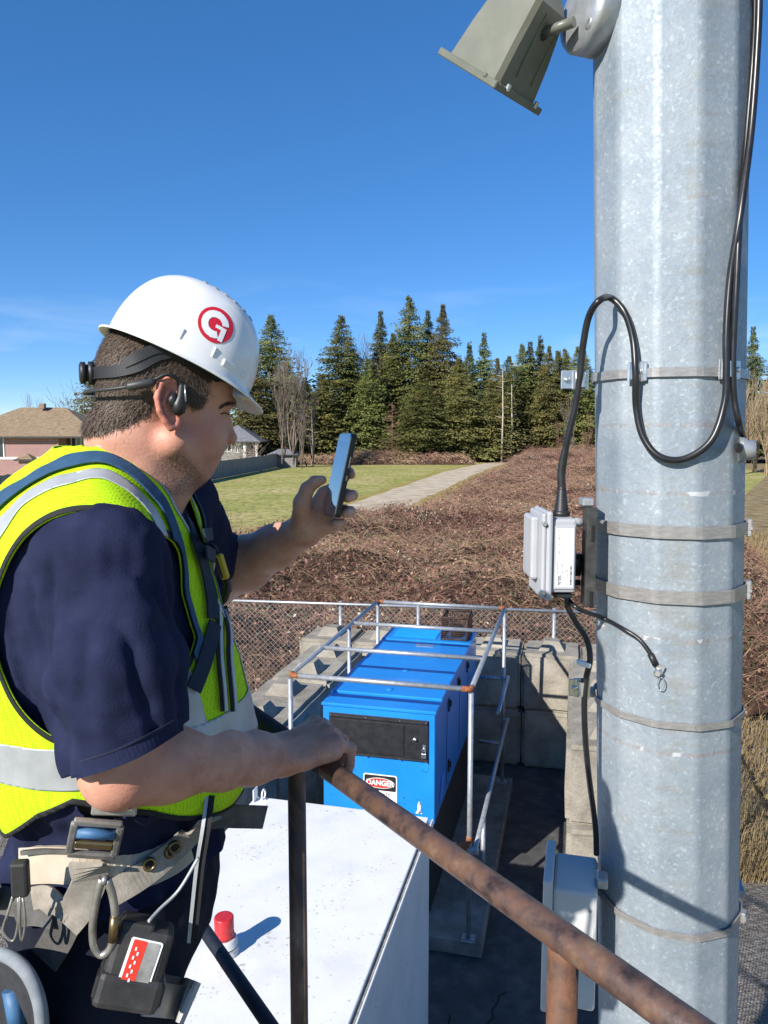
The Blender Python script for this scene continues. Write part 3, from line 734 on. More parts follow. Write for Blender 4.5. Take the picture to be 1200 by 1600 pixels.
# dry grass: along the path edge, behind the right fence, in front of the trees
def tufts(name, pts, hh, label, m_, wd=.006, base=None):
    n = len(pts); P = np.array(pts); y = P[:, 1]
    az = rng.random(n) * 2 * PI; ln = hh * (.5 + rng.random(n)); w = wd * (1 + y / 12)
    lean = .25 + .7 * rng.random(n)
    d = np.stack([np.cos(az), np.sin(az), 0 * az], -1)
    t1 = P + d * (ln * lean * .35)[:, None]; t1[:, 2] += ln * .65
    t2 = P + d * (ln * lean)[:, None]; t2[:, 2] += ln * (1 - .45 * lean)
    sd = np.stack([-np.sin(az + .6), np.cos(az + .6), 0 * az], -1) * w[:, None]
    V = np.stack([P - sd, P + sd, t1 + sd * .7, t1 - sd * .7, t2], 1).reshape(-1, 3)
    i = np.arange(n)[:, None] * 5
    F = np.concatenate([i + [0, 1, 2], i + [0, 2, 3], i + [3, 2, 4]])
    o = np_mesh(name, V, F, m_, base=(P[0][0], P[0][1], 0)); tag(o, label, 'grass', kind='stuff'); return o
M_STRAW = mat('straw', [(0.3, (0.24, 0.17, 0.085)), (0.6, (0.42, 0.32, 0.17)), (0.8, (0.52, 0.43, 0.27))], 1.1, 0.85, spec=.2, transl=.25)
M_GREENB = mat('grass_blade', [(0.3, (0.10, 0.12, 0.03)), (0.6, (0.2, 0.21, 0.05)), (0.8, (0.3, 0.27, 0.1))], 1.1, 0.8, spec=.2, transl=.25)
pts = []
for i in range(9000):
    y = 26 * (100 / 26) ** random.random(); e = np.interp(y, [p[1] for p in Rp], [p[0] for p in Rp])
    xx = e + .8 + abs(random.gauss(0, .5)) * (lb(y) - e - .8 + .8); pts.append((xx, y, 0))
tufts('dry_grass', pts, .34, 'straw coloured dry grass between the gravel path and the brambles', M_STRAW, .004)
pts = []
for i in range(14000):
    y = 7 + 26 * random.random() ** 1.5; x = y * random.uniform(.42, .6)
    if float(bramble_h(np.array([x]), np.array([y]))[0]) > .3: continue
    if (Vector((x, y, 0)) - O_).dot(RD) < 2.9: continue
    pts.append((x, y, 0.004))
tufts('rough_grass', pts, .26, 'rough dry grass on the ground right of the big pole', M_STRAW, .003)

# small bare shrub behind the raised arm
def bare_branches(mb, p, d, ln, r, depth, spread, rnd, up=.15, seg=3, kids=(2, 4), minr=.0, n=4, droop=0):
    pts = [p]; q = p.copy(); dd = d.copy()
    for i in range(seg):
        dd = (dd + Vector((rnd.gauss(0, .12), rnd.gauss(0, .12), rnd.gauss(0, .08) + up * .2 - droop))).normalized(); q = q + dd * ln / seg; pts.append(q.copy())
    rr = [max(minr, r * (1 - .45 * i / seg)) for i in range(seg + 1)]
    mb.tube(pts, rr, n if depth > 1 else 3, caps=False)
    if depth <= 0: return
    for k in range(rnd.randint(*kids)):
        i = rnd.randint(1, seg); base = pts[i]
        ax = Vector((rnd.gauss(0, 1), rnd.gauss(0, 1), rnd.gauss(0, .5) + up)).normalized()
        nd = (dd * (1 - spread) + ax * spread).normalized()
        bare_branches(mb, base, nd, ln * rnd.uniform(.5, .78), rr[i] * .62, depth - 1, spread, rnd, up, seg, kids, minr, n, droop)
M_TWIG = mat('bare_twig', [(0.3, (0.14, 0.095, 0.07)), (0.7, (0.27, 0.20, 0.15))], 3, 0.8)
rnd = random.Random(4)
mb = MB(); sp = onz(352, 850, 0.0); sp = Vector((sp.x * .92, sp.y * .92, 0))
for k in range(9): bare_branches(mb, sp + Vector((rnd.uniform(-.2, .2), rnd.uniform(-.2, .2), 0)), Vector((rnd.gauss(0, .45), rnd.gauss(0, .45), 1)).normalized(), .95, .012, 3, .55, rnd, .2, kids=(2, 3), minr=.004)
mb.build('bare_shrub', M_TWIG, label='small leafless shrub in the grass behind the raised forearm', cat='shrub')

# ================================================================== conifers
M_BARK = mat('conifer_bark', [(0.3, (0.05, 0.036, 0.026)), (0.7, (0.13, 0.10, 0.075))], 2, 0.95, bump=.6, bscale=8, bdist=.05)
def foliage(name, c, rand=.26):
    return mat(name, [(0.28, tuple(k * .45 for k in c)), (0.5, c), (0.72, tuple(k * m_ for k, m_ in zip(c, (1.75, 1.5, 1.25))))], .38, 0.75, spec=.2, objrand=rand, detail=4, transl=.22)
M_CEDAR = foliage('cedar_foliage', (0.15, 0.165, 0.052)); M_FIR = foliage('fir_foliage', (0.125, 0.148, 0.06)); M_OLIVE = foliage('olive_foliage', (0.175, 0.17, 0.06))
def conifer_mesh(seed, H, R, dens, taper, leafs, m, gap=.1):
    r = np.random.default_rng(seed); nb = int(dens); V = []; F = []; base = 0
    t = np.sort(r.random(nb) ** 1.12) * .97 + .03
    t = np.clip(.04 + t * .96, 0, .995)
    prof = R * (1 - t) ** (taper + .30) * 1.12 * (1 - np.exp(-(t + .05) * 9) * .3)
    # uneven outline: clumped branch lengths
    az = r.random(nb) * 2 * PI
    prof *= .42 + .85 * fnoise(np.cos(az) * 2.2 + 5 + t * H * .16, np.sin(az) * 2.2 + t * H * .42, 1.0, seed) * (.55 + .9 * r.random(nb)) + .30 * (r.random(nb) > .90)
    keep = fnoise(np.cos(az) * 2 + 9, t * H * .5 + np.sin(az) * 2, 1.2, seed + 3) > gap
    t, prof, az = t[keep], prof[keep], az[keep]; nb = len(t)
    L_ = np.maximum(prof, .25)
    s = r.random((nb, leafs)) ** .75
    droop = (.10 + .22 * r.random(nb))[:, None] * L_[:, None] * s ** 1.6 - (.1 * L_[:, None] * s)
    px = np.cos(az)[:, None] * L_[:, None] * s; py = np.sin(az)[:, None] * L_[:, None] * s
    lat = (r.random((nb, leafs)) - .5) * L_[:, None] * .55 * (1 - .5 * s)
    px += -np.sin(az)[:, None] * lat; py += np.cos(az)[:, None] * lat
    keep2 = None
    pz = t[:, None] * H - droop - np.abs(lat) * .15 + r.normal(size=s.shape) * .15
    c = np.stack([px, py, pz], -1).reshape(-1, 3); n = len(c)
    sz = np.repeat((.20 + .20 * np.minimum(1, L_ / R * 1.6)), leafs) * (.45 + .9 * r.random(n)) * (H / 28) * (1.08 - .6 * np.repeat(t, leafs))
    out = np.stack([np.repeat(np.cos(az), leafs), np.repeat(np.sin(az), leafs), np.zeros(n)], -1)
    d1 = out * .8 + r.normal(size=(n, 3)) * .45; d1[:, 2] -= .55 + .7 * r.random(n); d1 /= np.linalg.norm(d1, axis=1, keepdims=True)
    d2 = np.cross(d1, r.normal(size=(n, 3))); d2 /= np.linalg.norm(d2, axis=1, keepdims=True)
    A = c; B = c + d1 * (sz * .55)[:, None] + d2 * (sz * .36)[:, None]; C = c + d1 * (sz * 1.25)[:, None]; D = c + d1 * (sz * .5)[:, None] - d2 * (sz * .33)[:, None]
    V = np.stack([A, B, C, D], 1).reshape(-1, 3); V[:, 2] = np.maximum(V[:, 2], .15); F = np.arange(n * 4).reshape(n, 4)
    me = bpy.data.meshes.new('crown')
    me.vertices.add(len(V)); me.vertices.foreach_set('co', V.astype(np.float32).ravel()); me.loops.add(F.size); me.loops.foreach_set('vertex_index', F.astype(np.int32).ravel())
    me.polygons.add(n); me.polygons.foreach_set('loop_start', np.arange(0, F.size, 4, dtype=np.int32)); me.polygons.foreach_set('loop_total', np.full(n, 4, np.int32))
    me.update(calc_edges=True); me.materials.append(m)
    tb = MB(); tb.tube([(0, 0, 0), (.05, .03, H * .3), (0, 0, H * .65), (0, 0, H * .99)], [.42 * H / 28, .32 * H / 28, .17 * H / 28, .02], 7)
    tm = tb.mesh('trunk', M_BARK)
    return me, tm
CON = [conifer_mesh(21, 28, 4.6, 900, .55, 30, M_CEDAR, .13), conifer_mesh(22, 28, 4.0, 820, .64, 30, M_FIR, .17), conifer_mesh(23, 28, 5.0, 920, .5, 30, M_CEDAR, .12),
       conifer_mesh(24, 28, 3.5, 780, .72, 30, M_FIR, .2), conifer_mesh(25, 28, 5.2, 920, .58, 30, M_OLIVE, .14), conifer_mesh(26, 28, 3.9, 820, .54, 30, M_OLIVE, .17)]
def place_tree(kind, u, vtop, Y, wpx, label, name='conifer_tree', meshes=CON, refR=None):
    p = at(u, vtop, Y); H = p.z; me, tm = meshes[kind]
    R0 = refR[kind] if refR else [4.6, 4.0, 5.0, 3.5, 5.2, 3.9][kind]
    sxy = (wpx / 2 * Y / FPX) / (R0 * .54); sz = H / 28
    e_ = empty(name, (p.x, Y, 0), label, 'tree', 'trees along the far side of the field')
    az = random.random() * 6.28; lean = (random.gauss(0, .022), random.gauss(0, .022))
    for nm, m_ in (('trunk', tm), ('crown', me)):
        o = bpy.data.objects.new(nm, m_); COL.objects.link(o); o.parent = e_; o.scale = (sxy, sxy, sz); o.rotation_euler = (lean[0], lean[1], az)
        if nm == 'trunk': o.scale = (sz, sz, sz)
    return e_
trees = [
 (0, 425, 492, 126, 92, 'tall cedar whose top rises right beside the front of the white hard hat'),
 (4, 395, 560, 118, 80, 'shorter dark evergreen directly behind the hard hat brim and grey-roofed house'),
 (1, 452, 560, 138, 60, 'slim fir behind the bare tree right of the hard hat'),
 (2, 530, 494, 132, 96, 'broad cedar with a pointed top above the raised phone'),
 (5, 505, 585, 126, 60, 'short olive evergreen left of the broad cedar above the phone'),
 (1, 597, 487, 139, 66, 'narrow fir just right of the leafless tree at the gap in the tree line'),
 (2, 575, 560, 128, 62, 'lower cedar filling the gap behind the phone'),
 (0, 638, 464, 136, 84, 'tallest evergreen of the tree line, in its middle'),
 (1, 668, 486, 141, 60, 'fir just right of the tallest evergreen'),
 (4, 692, 476, 133, 76, 'second tallest evergreen, with olive sunlit foliage'),
 (2, 655, 585, 122, 76, 'lower bushy cedar in front of the tallest evergreen'),
 (4, 715, 560, 124, 74, 'low drooping olive cedar above the end of the path'),
 (3, 740, 532, 143, 52, 'slender dark fir right of the second tallest evergreen'),
 (1, 757, 520, 137, 58, 'fir with a spiky top above the far end of the path'),
 (4, 775, 560, 126, 58, 'olive cedar left of the pale standing trunks'),
 (0, 815, 538, 139, 62, 'rounded cedar right of the pale standing trunks'),
 (3, 846, 523, 143, 54, 'tallest pointed fir left of the cable loop'),
 (5, 870, 548, 133, 60, 'olive evergreen left of the cable loop'),
 (1, 893, 556, 143, 56, 'fir behind the cable clamp left of the pole'),
 (4, 918, 548, 137, 66, 'evergreen partly hidden by the left edge of the pole'),
 (0, 955, 540, 141, 70, 'evergreen hidden behind the left edge of the pole'),
 (1, 1186, 510, 118, 56, 'evergreen seen to the right of the pole'),
 (0, 1225, 540, 124, 70, 'evergreen at the right picture edge'),
 (2, 800, 556, 134, 66, 'broad cedar just left of the rounded cedar, behind the pale trunks'),
 (1, 831, 534, 140, 58, 'slim fir between the rounded cedar and the tallest pointed fir'),
 (4, 858, 541, 130, 60, 'sunlit olive cedar right of the tallest pointed fir'),
 (0, 884, 545, 136, 62, 'dense cedar left of the cable clamp on the pole'),
 (2, 905, 541, 132, 66, 'dense cedar touching the cable beside the pole'),
 (2, 550, 545, 136, 70, 'cedar right of the broad cedar, behind the leafless tree'),
 (0, 618, 520, 134, 66, 'cedar squeezed between the narrow fir and the tallest evergreen'),
 (1, 475, 590, 130, 60, 'fir behind the bare saplings by the fence end'),
 (2, 1000, 535, 136, 80, 'evergreen hidden behind the left half of the pole'),
 (4, 1050, 545, 140, 80, 'evergreen hidden behind the middle of the pole'),
 (0, 1105, 540, 134, 80, 'evergreen hidden behind the right half of the pole'),
 (2, 1275, 525, 130, 84, 'evergreen beyond the right picture edge, nearest to it'),
 (1, 1330, 540, 136, 70, 'evergreen beyond the right picture edge, farther out'),
 (0, 158, 548, 116, 78, 'evergreen behind the back of the hard hat, above the pink house'),
]
for k, u, v, Y, w, lbl in trees:
    place_tree(k, u, v, Y, w, lbl)
# a few more rows deep in the wood, so that no sky shows at its foot
for i, (k, u, v, Y, w) in enumerate([(2, 480, 600, 152, 90), (0, 555, 590, 156, 90), (2, 610, 560, 158, 90), (0, 720, 560, 156, 90), (2, 790, 590, 158, 90), (0, 830, 590, 156, 90), (2, 880, 600, 158, 90)]):
    place_tree(k, u, v, Y, w, 'evergreen deep in the wood, %s of its back row' % ['first from the left', 'second from the left', 'third from the left', 'in the middle', 'third from the right', 'second from the right', 'rightmost'][i])

# bare broadleaf trees
M_BARE = mat('bare_branches', [(0.3, (0.11, 0.085, 0.065)), (0.7, (0.25, 0.20, 0.155))], .8, 0.85, objrand=.15)
M_PALEB = mat('pale_bark', [(0.3, (0.30, 0.26, 0.2)), (0.7, (0.5, 0.44, 0.36))], .8, 0.85)
M_REDB = mat('reddish_branches', [(0.3, (0.15, 0.08, 0.055)), (0.7, (0.30, 0.17, 0.115))], .8, 0.85)
def bare_mesh(seed, H, spread, kids, stems=1, up=.6, minr=.018, depth=4, m=None, r0=.16):
    rd = random.Random(seed); mb = MB()
    for s in range(stems):
        bare_branches(mb, Vector((rd.uniform(-.3, .3) * (stems > 1), rd.uniform(-.3, .3) * (stems > 1), 0)), Vector((rd.gauss(0, .12), rd.gauss(0, .12), 1)).normalized(), H * .46 if stems == 1 else H * .42, r0, depth, spread, rd, up, 4, kids, minr)
    zs = max(p.z for p in mb.v)
    for p in mb.v: p.z *= H / zs
    return mb.mesh('branches', m or M_BARE)
M_TAN = mat('tan_branches', [(0.3, (0.24, 0.17, 0.10)), (0.7, (0.40, 0.30, 0.19))], .8, 0.85)
BARE = [bare_mesh(3, 14, .42, (3, 4), 3, .7), bare_mesh(5, 14, .5, (3, 4), 1, .55), bare_mesh(9, 14, .46, (3, 4), 2, .75, m=M_REDB), bare_mesh(14, 14, .36, (3, 4), 5, .9, m=M_TAN, r0=.10)]
def place_bare(kind, u, vtop, Y, wf, label):
    p = at(u, vtop, Y); e_ = empty('bare_tree', (p.x, Y, 0), label, 'tree', 'leafless trees')
    o = bpy.data.objects.new('branches', BARE[kind]); COL.objects.link(o); o.parent = e_; o.scale = (p.z / 14 * wf, p.z / 14 * wf, p.z / 14); o.rotation_euler = (0, 0, random.random() * 6)
for a_ in [(0, 455, 530, 104, .85, 'grey leafless tree standing right of the hard hat brim'), (1, 478, 600, 108, .8, 'smaller leafless tree left of the phone'),
           (1, 562, 515, 136, .7, 'leafless tree in the gap between the evergreens above the phone'), (0, 470, 640, 98, .6, 'thin leafless saplings by the end of the wooden fence'),
           (1, 118, 588, 88, 1.1, 'wide leafless tree behind the pink house'), (0, 895, 610, 118, .7, 'leafless tree left of the cable boot'),
           (2, 912, 640, 112, .8, 'reddish leafless tree beside the left edge of the pole'), (3, 1168, 585, 86, .9, 'tall tan leafless thicket beside the right edge of the pole'), (3, 1186, 578, 90, .9, 'tall tan leafless thicket right of the pole, in the middle'),
           (3, 1204, 582, 84, 1.0, 'tall tan leafless thicket at the right picture edge'), (3, 1228, 590, 88, 1.0, 'tall tan leafless thicket just beyond the right picture edge'), (1, 60, 612, 95, .7, 'leafless tree above the roof of the pink house'),
           (1, 590, 545, 134, .5, 'thin leafless tree between the narrow fir and the tallest evergreen'), (0, 440, 560, 100, .7, 'grey leafless saplings in front of the cedar by the hard hat'), (0, 488, 610, 106, .6, 'pale leafless saplings right of the bare tree by the wooden fence'),
           (2, 870, 655, 108, .7, 'low reddish leafless bush in front of the evergreens')]:
    place_bare(*a_)
# young larch with flat open branches
rd = random.Random(8); mb = MB(); pL = onz(613, 706, 0); Hs = at(613, 628, 118)
pb = Vector((Hs.x, 118, 0)); Hh = Hs.z
mb.tube([pb, pb + ZD * Hh], [.11, .02], 6)
for i in range(46):
    t = .12 + .86 * i / 46; ln = (1 - t) * 4.2 + .25; an = rd.random() * 6.28; z = t * Hh
    p0 = pb + ZD * z; d = Vector((math.cos(an), math.sin(an), .12)); q = p0 + d * ln * rd.uniform(.7, 1.1)
    mb.tube([p0, p0.lerp(q, .5) + ZD * .1, q], [.035, .025, .012], 4, caps=False)
    for j in range(4):
        s = rd.uniform(.3, .9); w = p0.lerp(q, s); mb.tube([w, w + Vector((rd.gauss(0, .4), rd.gauss(0, .4), rd.gauss(-.1, .2)))], [.016, .008], 3, caps=False)
o = mb.build('young_conifer', M_REDB, label='young reddish bare conifer with level branches in front of the dark cedars', cat='tree')
# pale standing trunks in the wood
for (u, vt, Y, lbl) in ((786, 575, 121, 'tall pale dead trunk standing in the wood above the brambles'), (800, 600, 124, 'thinner pale trunk right of the tall dead trunk'), (487, 640, 112, 'pale thin trunk behind the wooden fence end')):
    p = at(u, vt, Y); t_ = MB(); t_.tube([(p.x, Y, 0), (p.x + .1, Y, p.z * .5), (p.x - .05, Y, p.z)], [.17, .12, .04], 7)
    for i in range(9):
        z = p.z * rd.uniform(.3, .97); an = rd.random() * 6.28; t_.tube([(p.x, Y, z), (p.x + math.cos(an) * 1.1, Y + math.sin(an), z + .2)], [.05, .015], 4, caps=False)
    t_.build('dead_tree', M_PALEB, label=lbl, cat='tree')

# ================================================================== houses, wooden fence
M_SIDEP = None
def siding(name, c):
    m = mat(name, [(0.3, tuple(k * .85 for k in c)), (0.7, c)], 1.5, 0.75)
    t = m.node_tree; N = t.nodes; lk = t.links.new
    tcn = N.new('ShaderNodeTexCoord'); w = N.new('ShaderNodeTexWave'); w.wave_type = 'BANDS'; w.bands_direction = 'Z'; w.wave_profile = 'SAW'; w.inputs['Scale'].default_value = 1.45
    lk(tcn.outputs['Object'], w.inputs['Vector']); bp = N.new('ShaderNodeBump'); bp.inputs['Strength'].default_value = 1; bp.inputs['Distance'].default_value = .03
    lk(w.outputs['Fac'], bp.inputs['Height']); lk(bp.outputs[0], N['Principled BSDF'].inputs['Normal']); return m
M_PINK = siding('pink_siding', (0.38, 0.225, 0.205)); M_GREYS = siding('grey_siding', (0.26, 0.25, 0.24)); M_SHADEDS = siding('shaded_siding', (0.10, 0.075, 0.06))
M_ROOFB = mat('brown_shingles', [(0.3, (0.15, 0.105, 0.065)), (0.5, (0.23, 0.165, 0.10)), (0.7, (0.30, 0.22, 0.14))], 2.5, 0.9, bump=.6, bscale=6, bdist=.04, stretch=(1, 1, 3))
M_ROOFG = mat('grey_shingles', [(0.3, (0.10, 0.105, 0.115)), (0.7, (0.2, 0.205, 0.215))], 2.5, 0.85, bump=.5, bscale=6, bdist=.04)
M_TRIM = mat('white_trim', (0.72, 0.72, 0.70), 5, 0.6); M_GLASS = mat('window_glass', (0.035, 0.045, 0.055), 3, 0.08, spec=.8); M_GUT = mat('dark_gutter', (0.03, 0.027, 0.025), 5, 0.5)
def hip_roof(par, x0, x1, y0, y1, z0, rise, m, ov=.5, name='roof'):
    x0 -= ov; x1 += ov; y0 -= ov; y1 += ov; d = min(x1 - x0, y1 - y0) / 2
    if x1 - x0 > y1 - y0: r0, r1 = (x0 + d, (y0 + y1) / 2), (x1 - d, (y0 + y1) / 2)
    else: r0, r1 = ((x0 + x1) / 2, y0 + d), ((x0 + x1) / 2, y1 - d)
    b = MB(); vs = [(x0, y0, z0), (x1, y0, z0), (x1, y1, z0), (x0, y1, z0), (r0[0], r0[1], z0 + rise), (r1[0], r1[1], z0 + rise)]
    if x1 - x0 > y1 - y0: fs = [(0, 1, 5, 4), (1, 2, 5), (2, 3, 4, 5), (3, 0, 4), (3, 2, 1, 0)]
    else: fs = [(0, 1, 4), (1, 2, 5, 4), (2, 3, 5), (3, 0, 4, 5), (3, 2, 1, 0)]
    b.raw(vs, fs); r = b.build(name, m, par)
    g = MB(); g.box(((x0 + x1) / 2, y0 - .03, z0 - .07), (x1 - x0, .1, .16)); g.box((x1 + .03, (y0 + y1) / 2, z0 - .07), (.1, y1 - y0 + .2, .16)); g.build('gutter', M_GUT, r)
    return r
def house_window(par, c, w, h, face='y', n=2):
    b = MB(); t = .1
    ax = (lambda s, z: (c[0] + s, c[1] - .04, c[2] + z)) if face == 'y' else (lambda s, z: (c[0] + .04, c[1] + s, c[2] + z))
    def bar(s, z, ws, hz): b.box(ax(s, z), (ws, .08, hz) if face == 'y' else (.08, ws, hz))
    bar(0, h / 2, w + t, t); bar(0, -h / 2, w + t, t)
    for i in range(n + 1): bar(-w / 2 + i * w / n, 0, t, h - t)
    wn = b.build('window', M_TRIM, par)
    g = MB(); g.box(ax(0, 0), (w - .02, .03, h - .02) if face == 'y' else (.03, w - .02, h - .02)); g.build('pane', M_GLASS, wn)
YH = 74.0; pxm = YH / FPX
def hx(u): return (u - 600) * pxm / 1.0
def hz(v, Y=YH): return at(600, v, Y).z
h1 = empty('pink_house', (hx(30), YH + 4, 0), 'two-storey house with pink siding and brown shingle roof at the left edge', 'house')
xw0, xw1 = hx(-70), hx(93); ze = hz(682)
MB().box(((xw0 + xw1) / 2, YH + 4, ze / 2), (xw1 - xw0, 8, ze - .01)).build('wall', M_PINK, h1)
xs1 = hx(150)
MB().box(((xw1 + xs1) / 2 + .02, YH + 5.5, ze / 2 - .02), (xs1 - xw1 - .02, 7, ze - .05)).build('side_wall', M_SHADEDS, h1)  # recessed wing: its shade is put into the dark siding colour
hip_roof(h1, xw0, xs1, YH, YH + 9, ze, hz(634) - ze, M_ROOFB, .7)
MB().box((hx(60), YH - .02, hz(716)), (hx(92) - hx(-70), .1, .22)).build('trim_band', M_TRIM, h1)
MB().box((hx(92.4), YH - .03, ze / 2), (.18, .12, ze - .1)).build('corner_board', M_PINK, h1)
house_window(h1, (hx(-4), YH, hz(699)), 1.5, 2.0, 'y', 2)
house_window(h1, (hx(116), YH + 2.0, hz(691)), 1.9, 1.25, 'y', 4)
hip_roof(h1, hx(38), hx(58), YH - 1.2, YH - .05, hz(717), .55, M_ROOFB, .25, 'bay_roof')
MB().box((hx(48), YH - .62, hz(717) / 2), (hx(57) - hx(39), 1.1, hz(717) - .02)).build('bay', M_PINK, h1)
MB().box((hx(44), YH + 3.8, hz(634) + .12), (.5, .5, .5)).build('roof_vent', M_ROOFB, h1)
# second house
Y2 = 108; q = Y2 / FPX
h2 = empty('grey_roofed_house', ((360 - 600) * q, Y2 + 4, 0), 'house with grey hip roof and white posts in front of the evergreens', 'house')
def X2(u): return (u - 600) * q
z2 = at(600, 690, Y2).z
MB().box(((X2(330) + X2(391)) / 2, Y2 + 4, z2 / 2), (X2(391) - X2(330), 8, z2 - .01)).build('wall', M_GREYS, h2)
hip_roof(h2, X2(330), X2(404), Y2 - .6, Y2 + 8.6, z2, at(600, 664, Y2 + 4).z - z2, M_ROOFG, .5)
for u in (384, 402): MB().box((X2(u), Y2 - .5, z2 / 2), (.3, .3, z2 - .02)).build('porch_post', M_TRIM, h2)
house_window(h2, (X2(372), Y2, at(600, 700, Y2).z), .7, 1.3, 'y', 2); house_window(h2, (X2(356), Y2, at(600, 698, Y2).z), 1.2, 1.3, 'y', 2)
# shed roof
shd = empty('garden_shed', ((442 - 600) * .086, 104, 0), 'low grey-roofed shed behind the wooden fence', 'shed')
xx = (442 - 600) * .0867
MB().box((xx, 105, .85), (3.6, 2.4, 1.68)).build('wall', M_GREYS, shd); hip_roof(shd, xx - 1.8, xx + 1.8, 103.8, 106.2, 1.7, .75, M_ROOFG, .3)
# pale bare bush in the garden
mb = MB(); rd = random.Random(12); pp = Vector(((373 - 600) * .075, 92, 0))
for k in range(12): bare_branches(mb, pp + Vector((rd.uniform(-1, 1), rd.uniform(-.6, .6), 0)), Vector((rd.gauss(0, .4), rd.gauss(0, .4), 1)).normalized(), 2.0, .05, 3, .5, rd, .3, kids=(2, 3), minr=.016)
mb.build('garden_shrub', M_PALEB, label='pale leafless shrub behind the wooden fence, in front of the grey-roofed house', cat='shrub')
mb = MB(); pp = Vector(((398 - 600) * .08, 96, 0))
for k in range(6): bare_branches(mb, pp, Vector((rd.gauss(0, .4), rd.gauss(0, .4), 1)).normalized(), 1.7, .05, 3, .5, rd, .3, kids=(2, 3), minr=.016)
mb.build('garden_shrub', M_TWIG, label='small brown leafless shrub behind the fence, right of the house posts', cat='shrub')
# wooden fence: 2 px boards, joined
M_WOODF = mat('weathered_fence_wood', [(0.3, (0.17, 0.16, 0.15)), (0.5, (0.26, 0.245, 0.225)), (0.7, (0.36, 0.335, 0.30))], 2.2, 0.9, stretch=(3, 3, .3))
def wood_fence(A, B, h, label):
    A = Vector(A); B = Vector(B); d = (B - A).normalized(); n = Vector((-d.y, d.x, 0)); Ln = (B - A).length
    fe = empty('wooden_fence', (A + B) / 2, label, 'fence', 'wooden garden fences along the field'); mb = MB(); k = int(Ln / .19)
    for i in range(k):
        p = A + d * (i + .5) * Ln / k; hh_ = h + random.uniform(-.03, .03); M = frame(p, d, n, ZD)
        mb.box((0, random.uniform(-.008, .008), hh_ / 2 + .02), (Ln / k - .015, .025, hh_), M)
    mb.build('boards', M_WOODF, fe)['kind'] = 'stuff'
    for i in range(int(Ln / 2.4) + 1):
        p = A + d * min(i * 2.4, Ln); MB().box((p.x + n.x * .08, p.y + n.y * .08, h / 2 + .05), (.12, .12, h + .1)).build('post', M_WOODF, fe)
    MB().tube([A + ZD * (h - .3) + n * .05, B + ZD * (h - .3) + n * .05], .05, 4).build('rail', M_WOODF, fe)
f1 = onz(250, 766, 0); f2 = onz(420, 733, 0); f3 = onz(487, 718, 0)
wood_fence(f1, f2, 1.75, 'long grey board fence between the field and the houses'); wood_fence(f2, f3, 1.85, 'far end of the grey board fence, near the tree line')
M_LATT = mat('dark_lattice', (0.05, 0.05, 0.052), 3, 0.8)
wood_fence(onz(-60, 800, 0), onz(135, 776, 0), 1.9, 'dark low fence in front of the pink house')

# ================================================================== galvanised pole and what hangs on it
PA = Vector((.866, 2.2, 2.535)); PB = Vector((.769, 2.2, 5.469)); PDIR = (PB - PA) / (PB.z - PA.z)
PR = .2015
def pole_axis(z): return PA + PDIR * (z - PA.z)
EV = Vector((-.353, -.936, 0)).normalized(); ER = Vector((EV.y * -1, EV.x, 0)); ER = Vector((.936, -.353, 0)).normalized()
def pole_surf(phi, z, off=0.0):
    """point on the twelve-sided shaft at angle phi (0 = toward the platform, + = right)"""
    c = math.radians(53 - 30 * 6); k = (phi - c) % (PI / 6); a = k - PI / 12
    r = PR * math.cos(PI / 12) * 1.012 / max(math.cos(a), math.cos(PI / 12 * .86)) + off
    return pole_axis(z) + (ER * math.sin(phi) + EV * math.cos(phi)) * r
def pole_pix(u, v, off=0.0):
    """photo pixel on the shaft -> (phi, z)"""
    d = ray(u, v); o = Vector((0, 0, HC)); z = HC + d.z * 2.05 / d.y
    for _ in range(5):
        c = pole_axis(z); px, py = o.x - c.x, o.y - c.y; R = PR + off
        A_ = d.x ** 2 + d.y ** 2; B_ = px * d.x + py * d.y; C_ = px * px + py * py - R * R
        D = max(0, B_ * B_ - A_ * C_); t = (-B_ - math.sqrt(D)) / A_; p = o + d * t; z = p.z
    q = p - pole_axis(z); return math.atan2(q.dot(ER), q.dot(EV)), z
def onpole(u, v, off=0.0):
    ph, z = pole_pix(u, v, off); return pole_surf(ph, z, off)
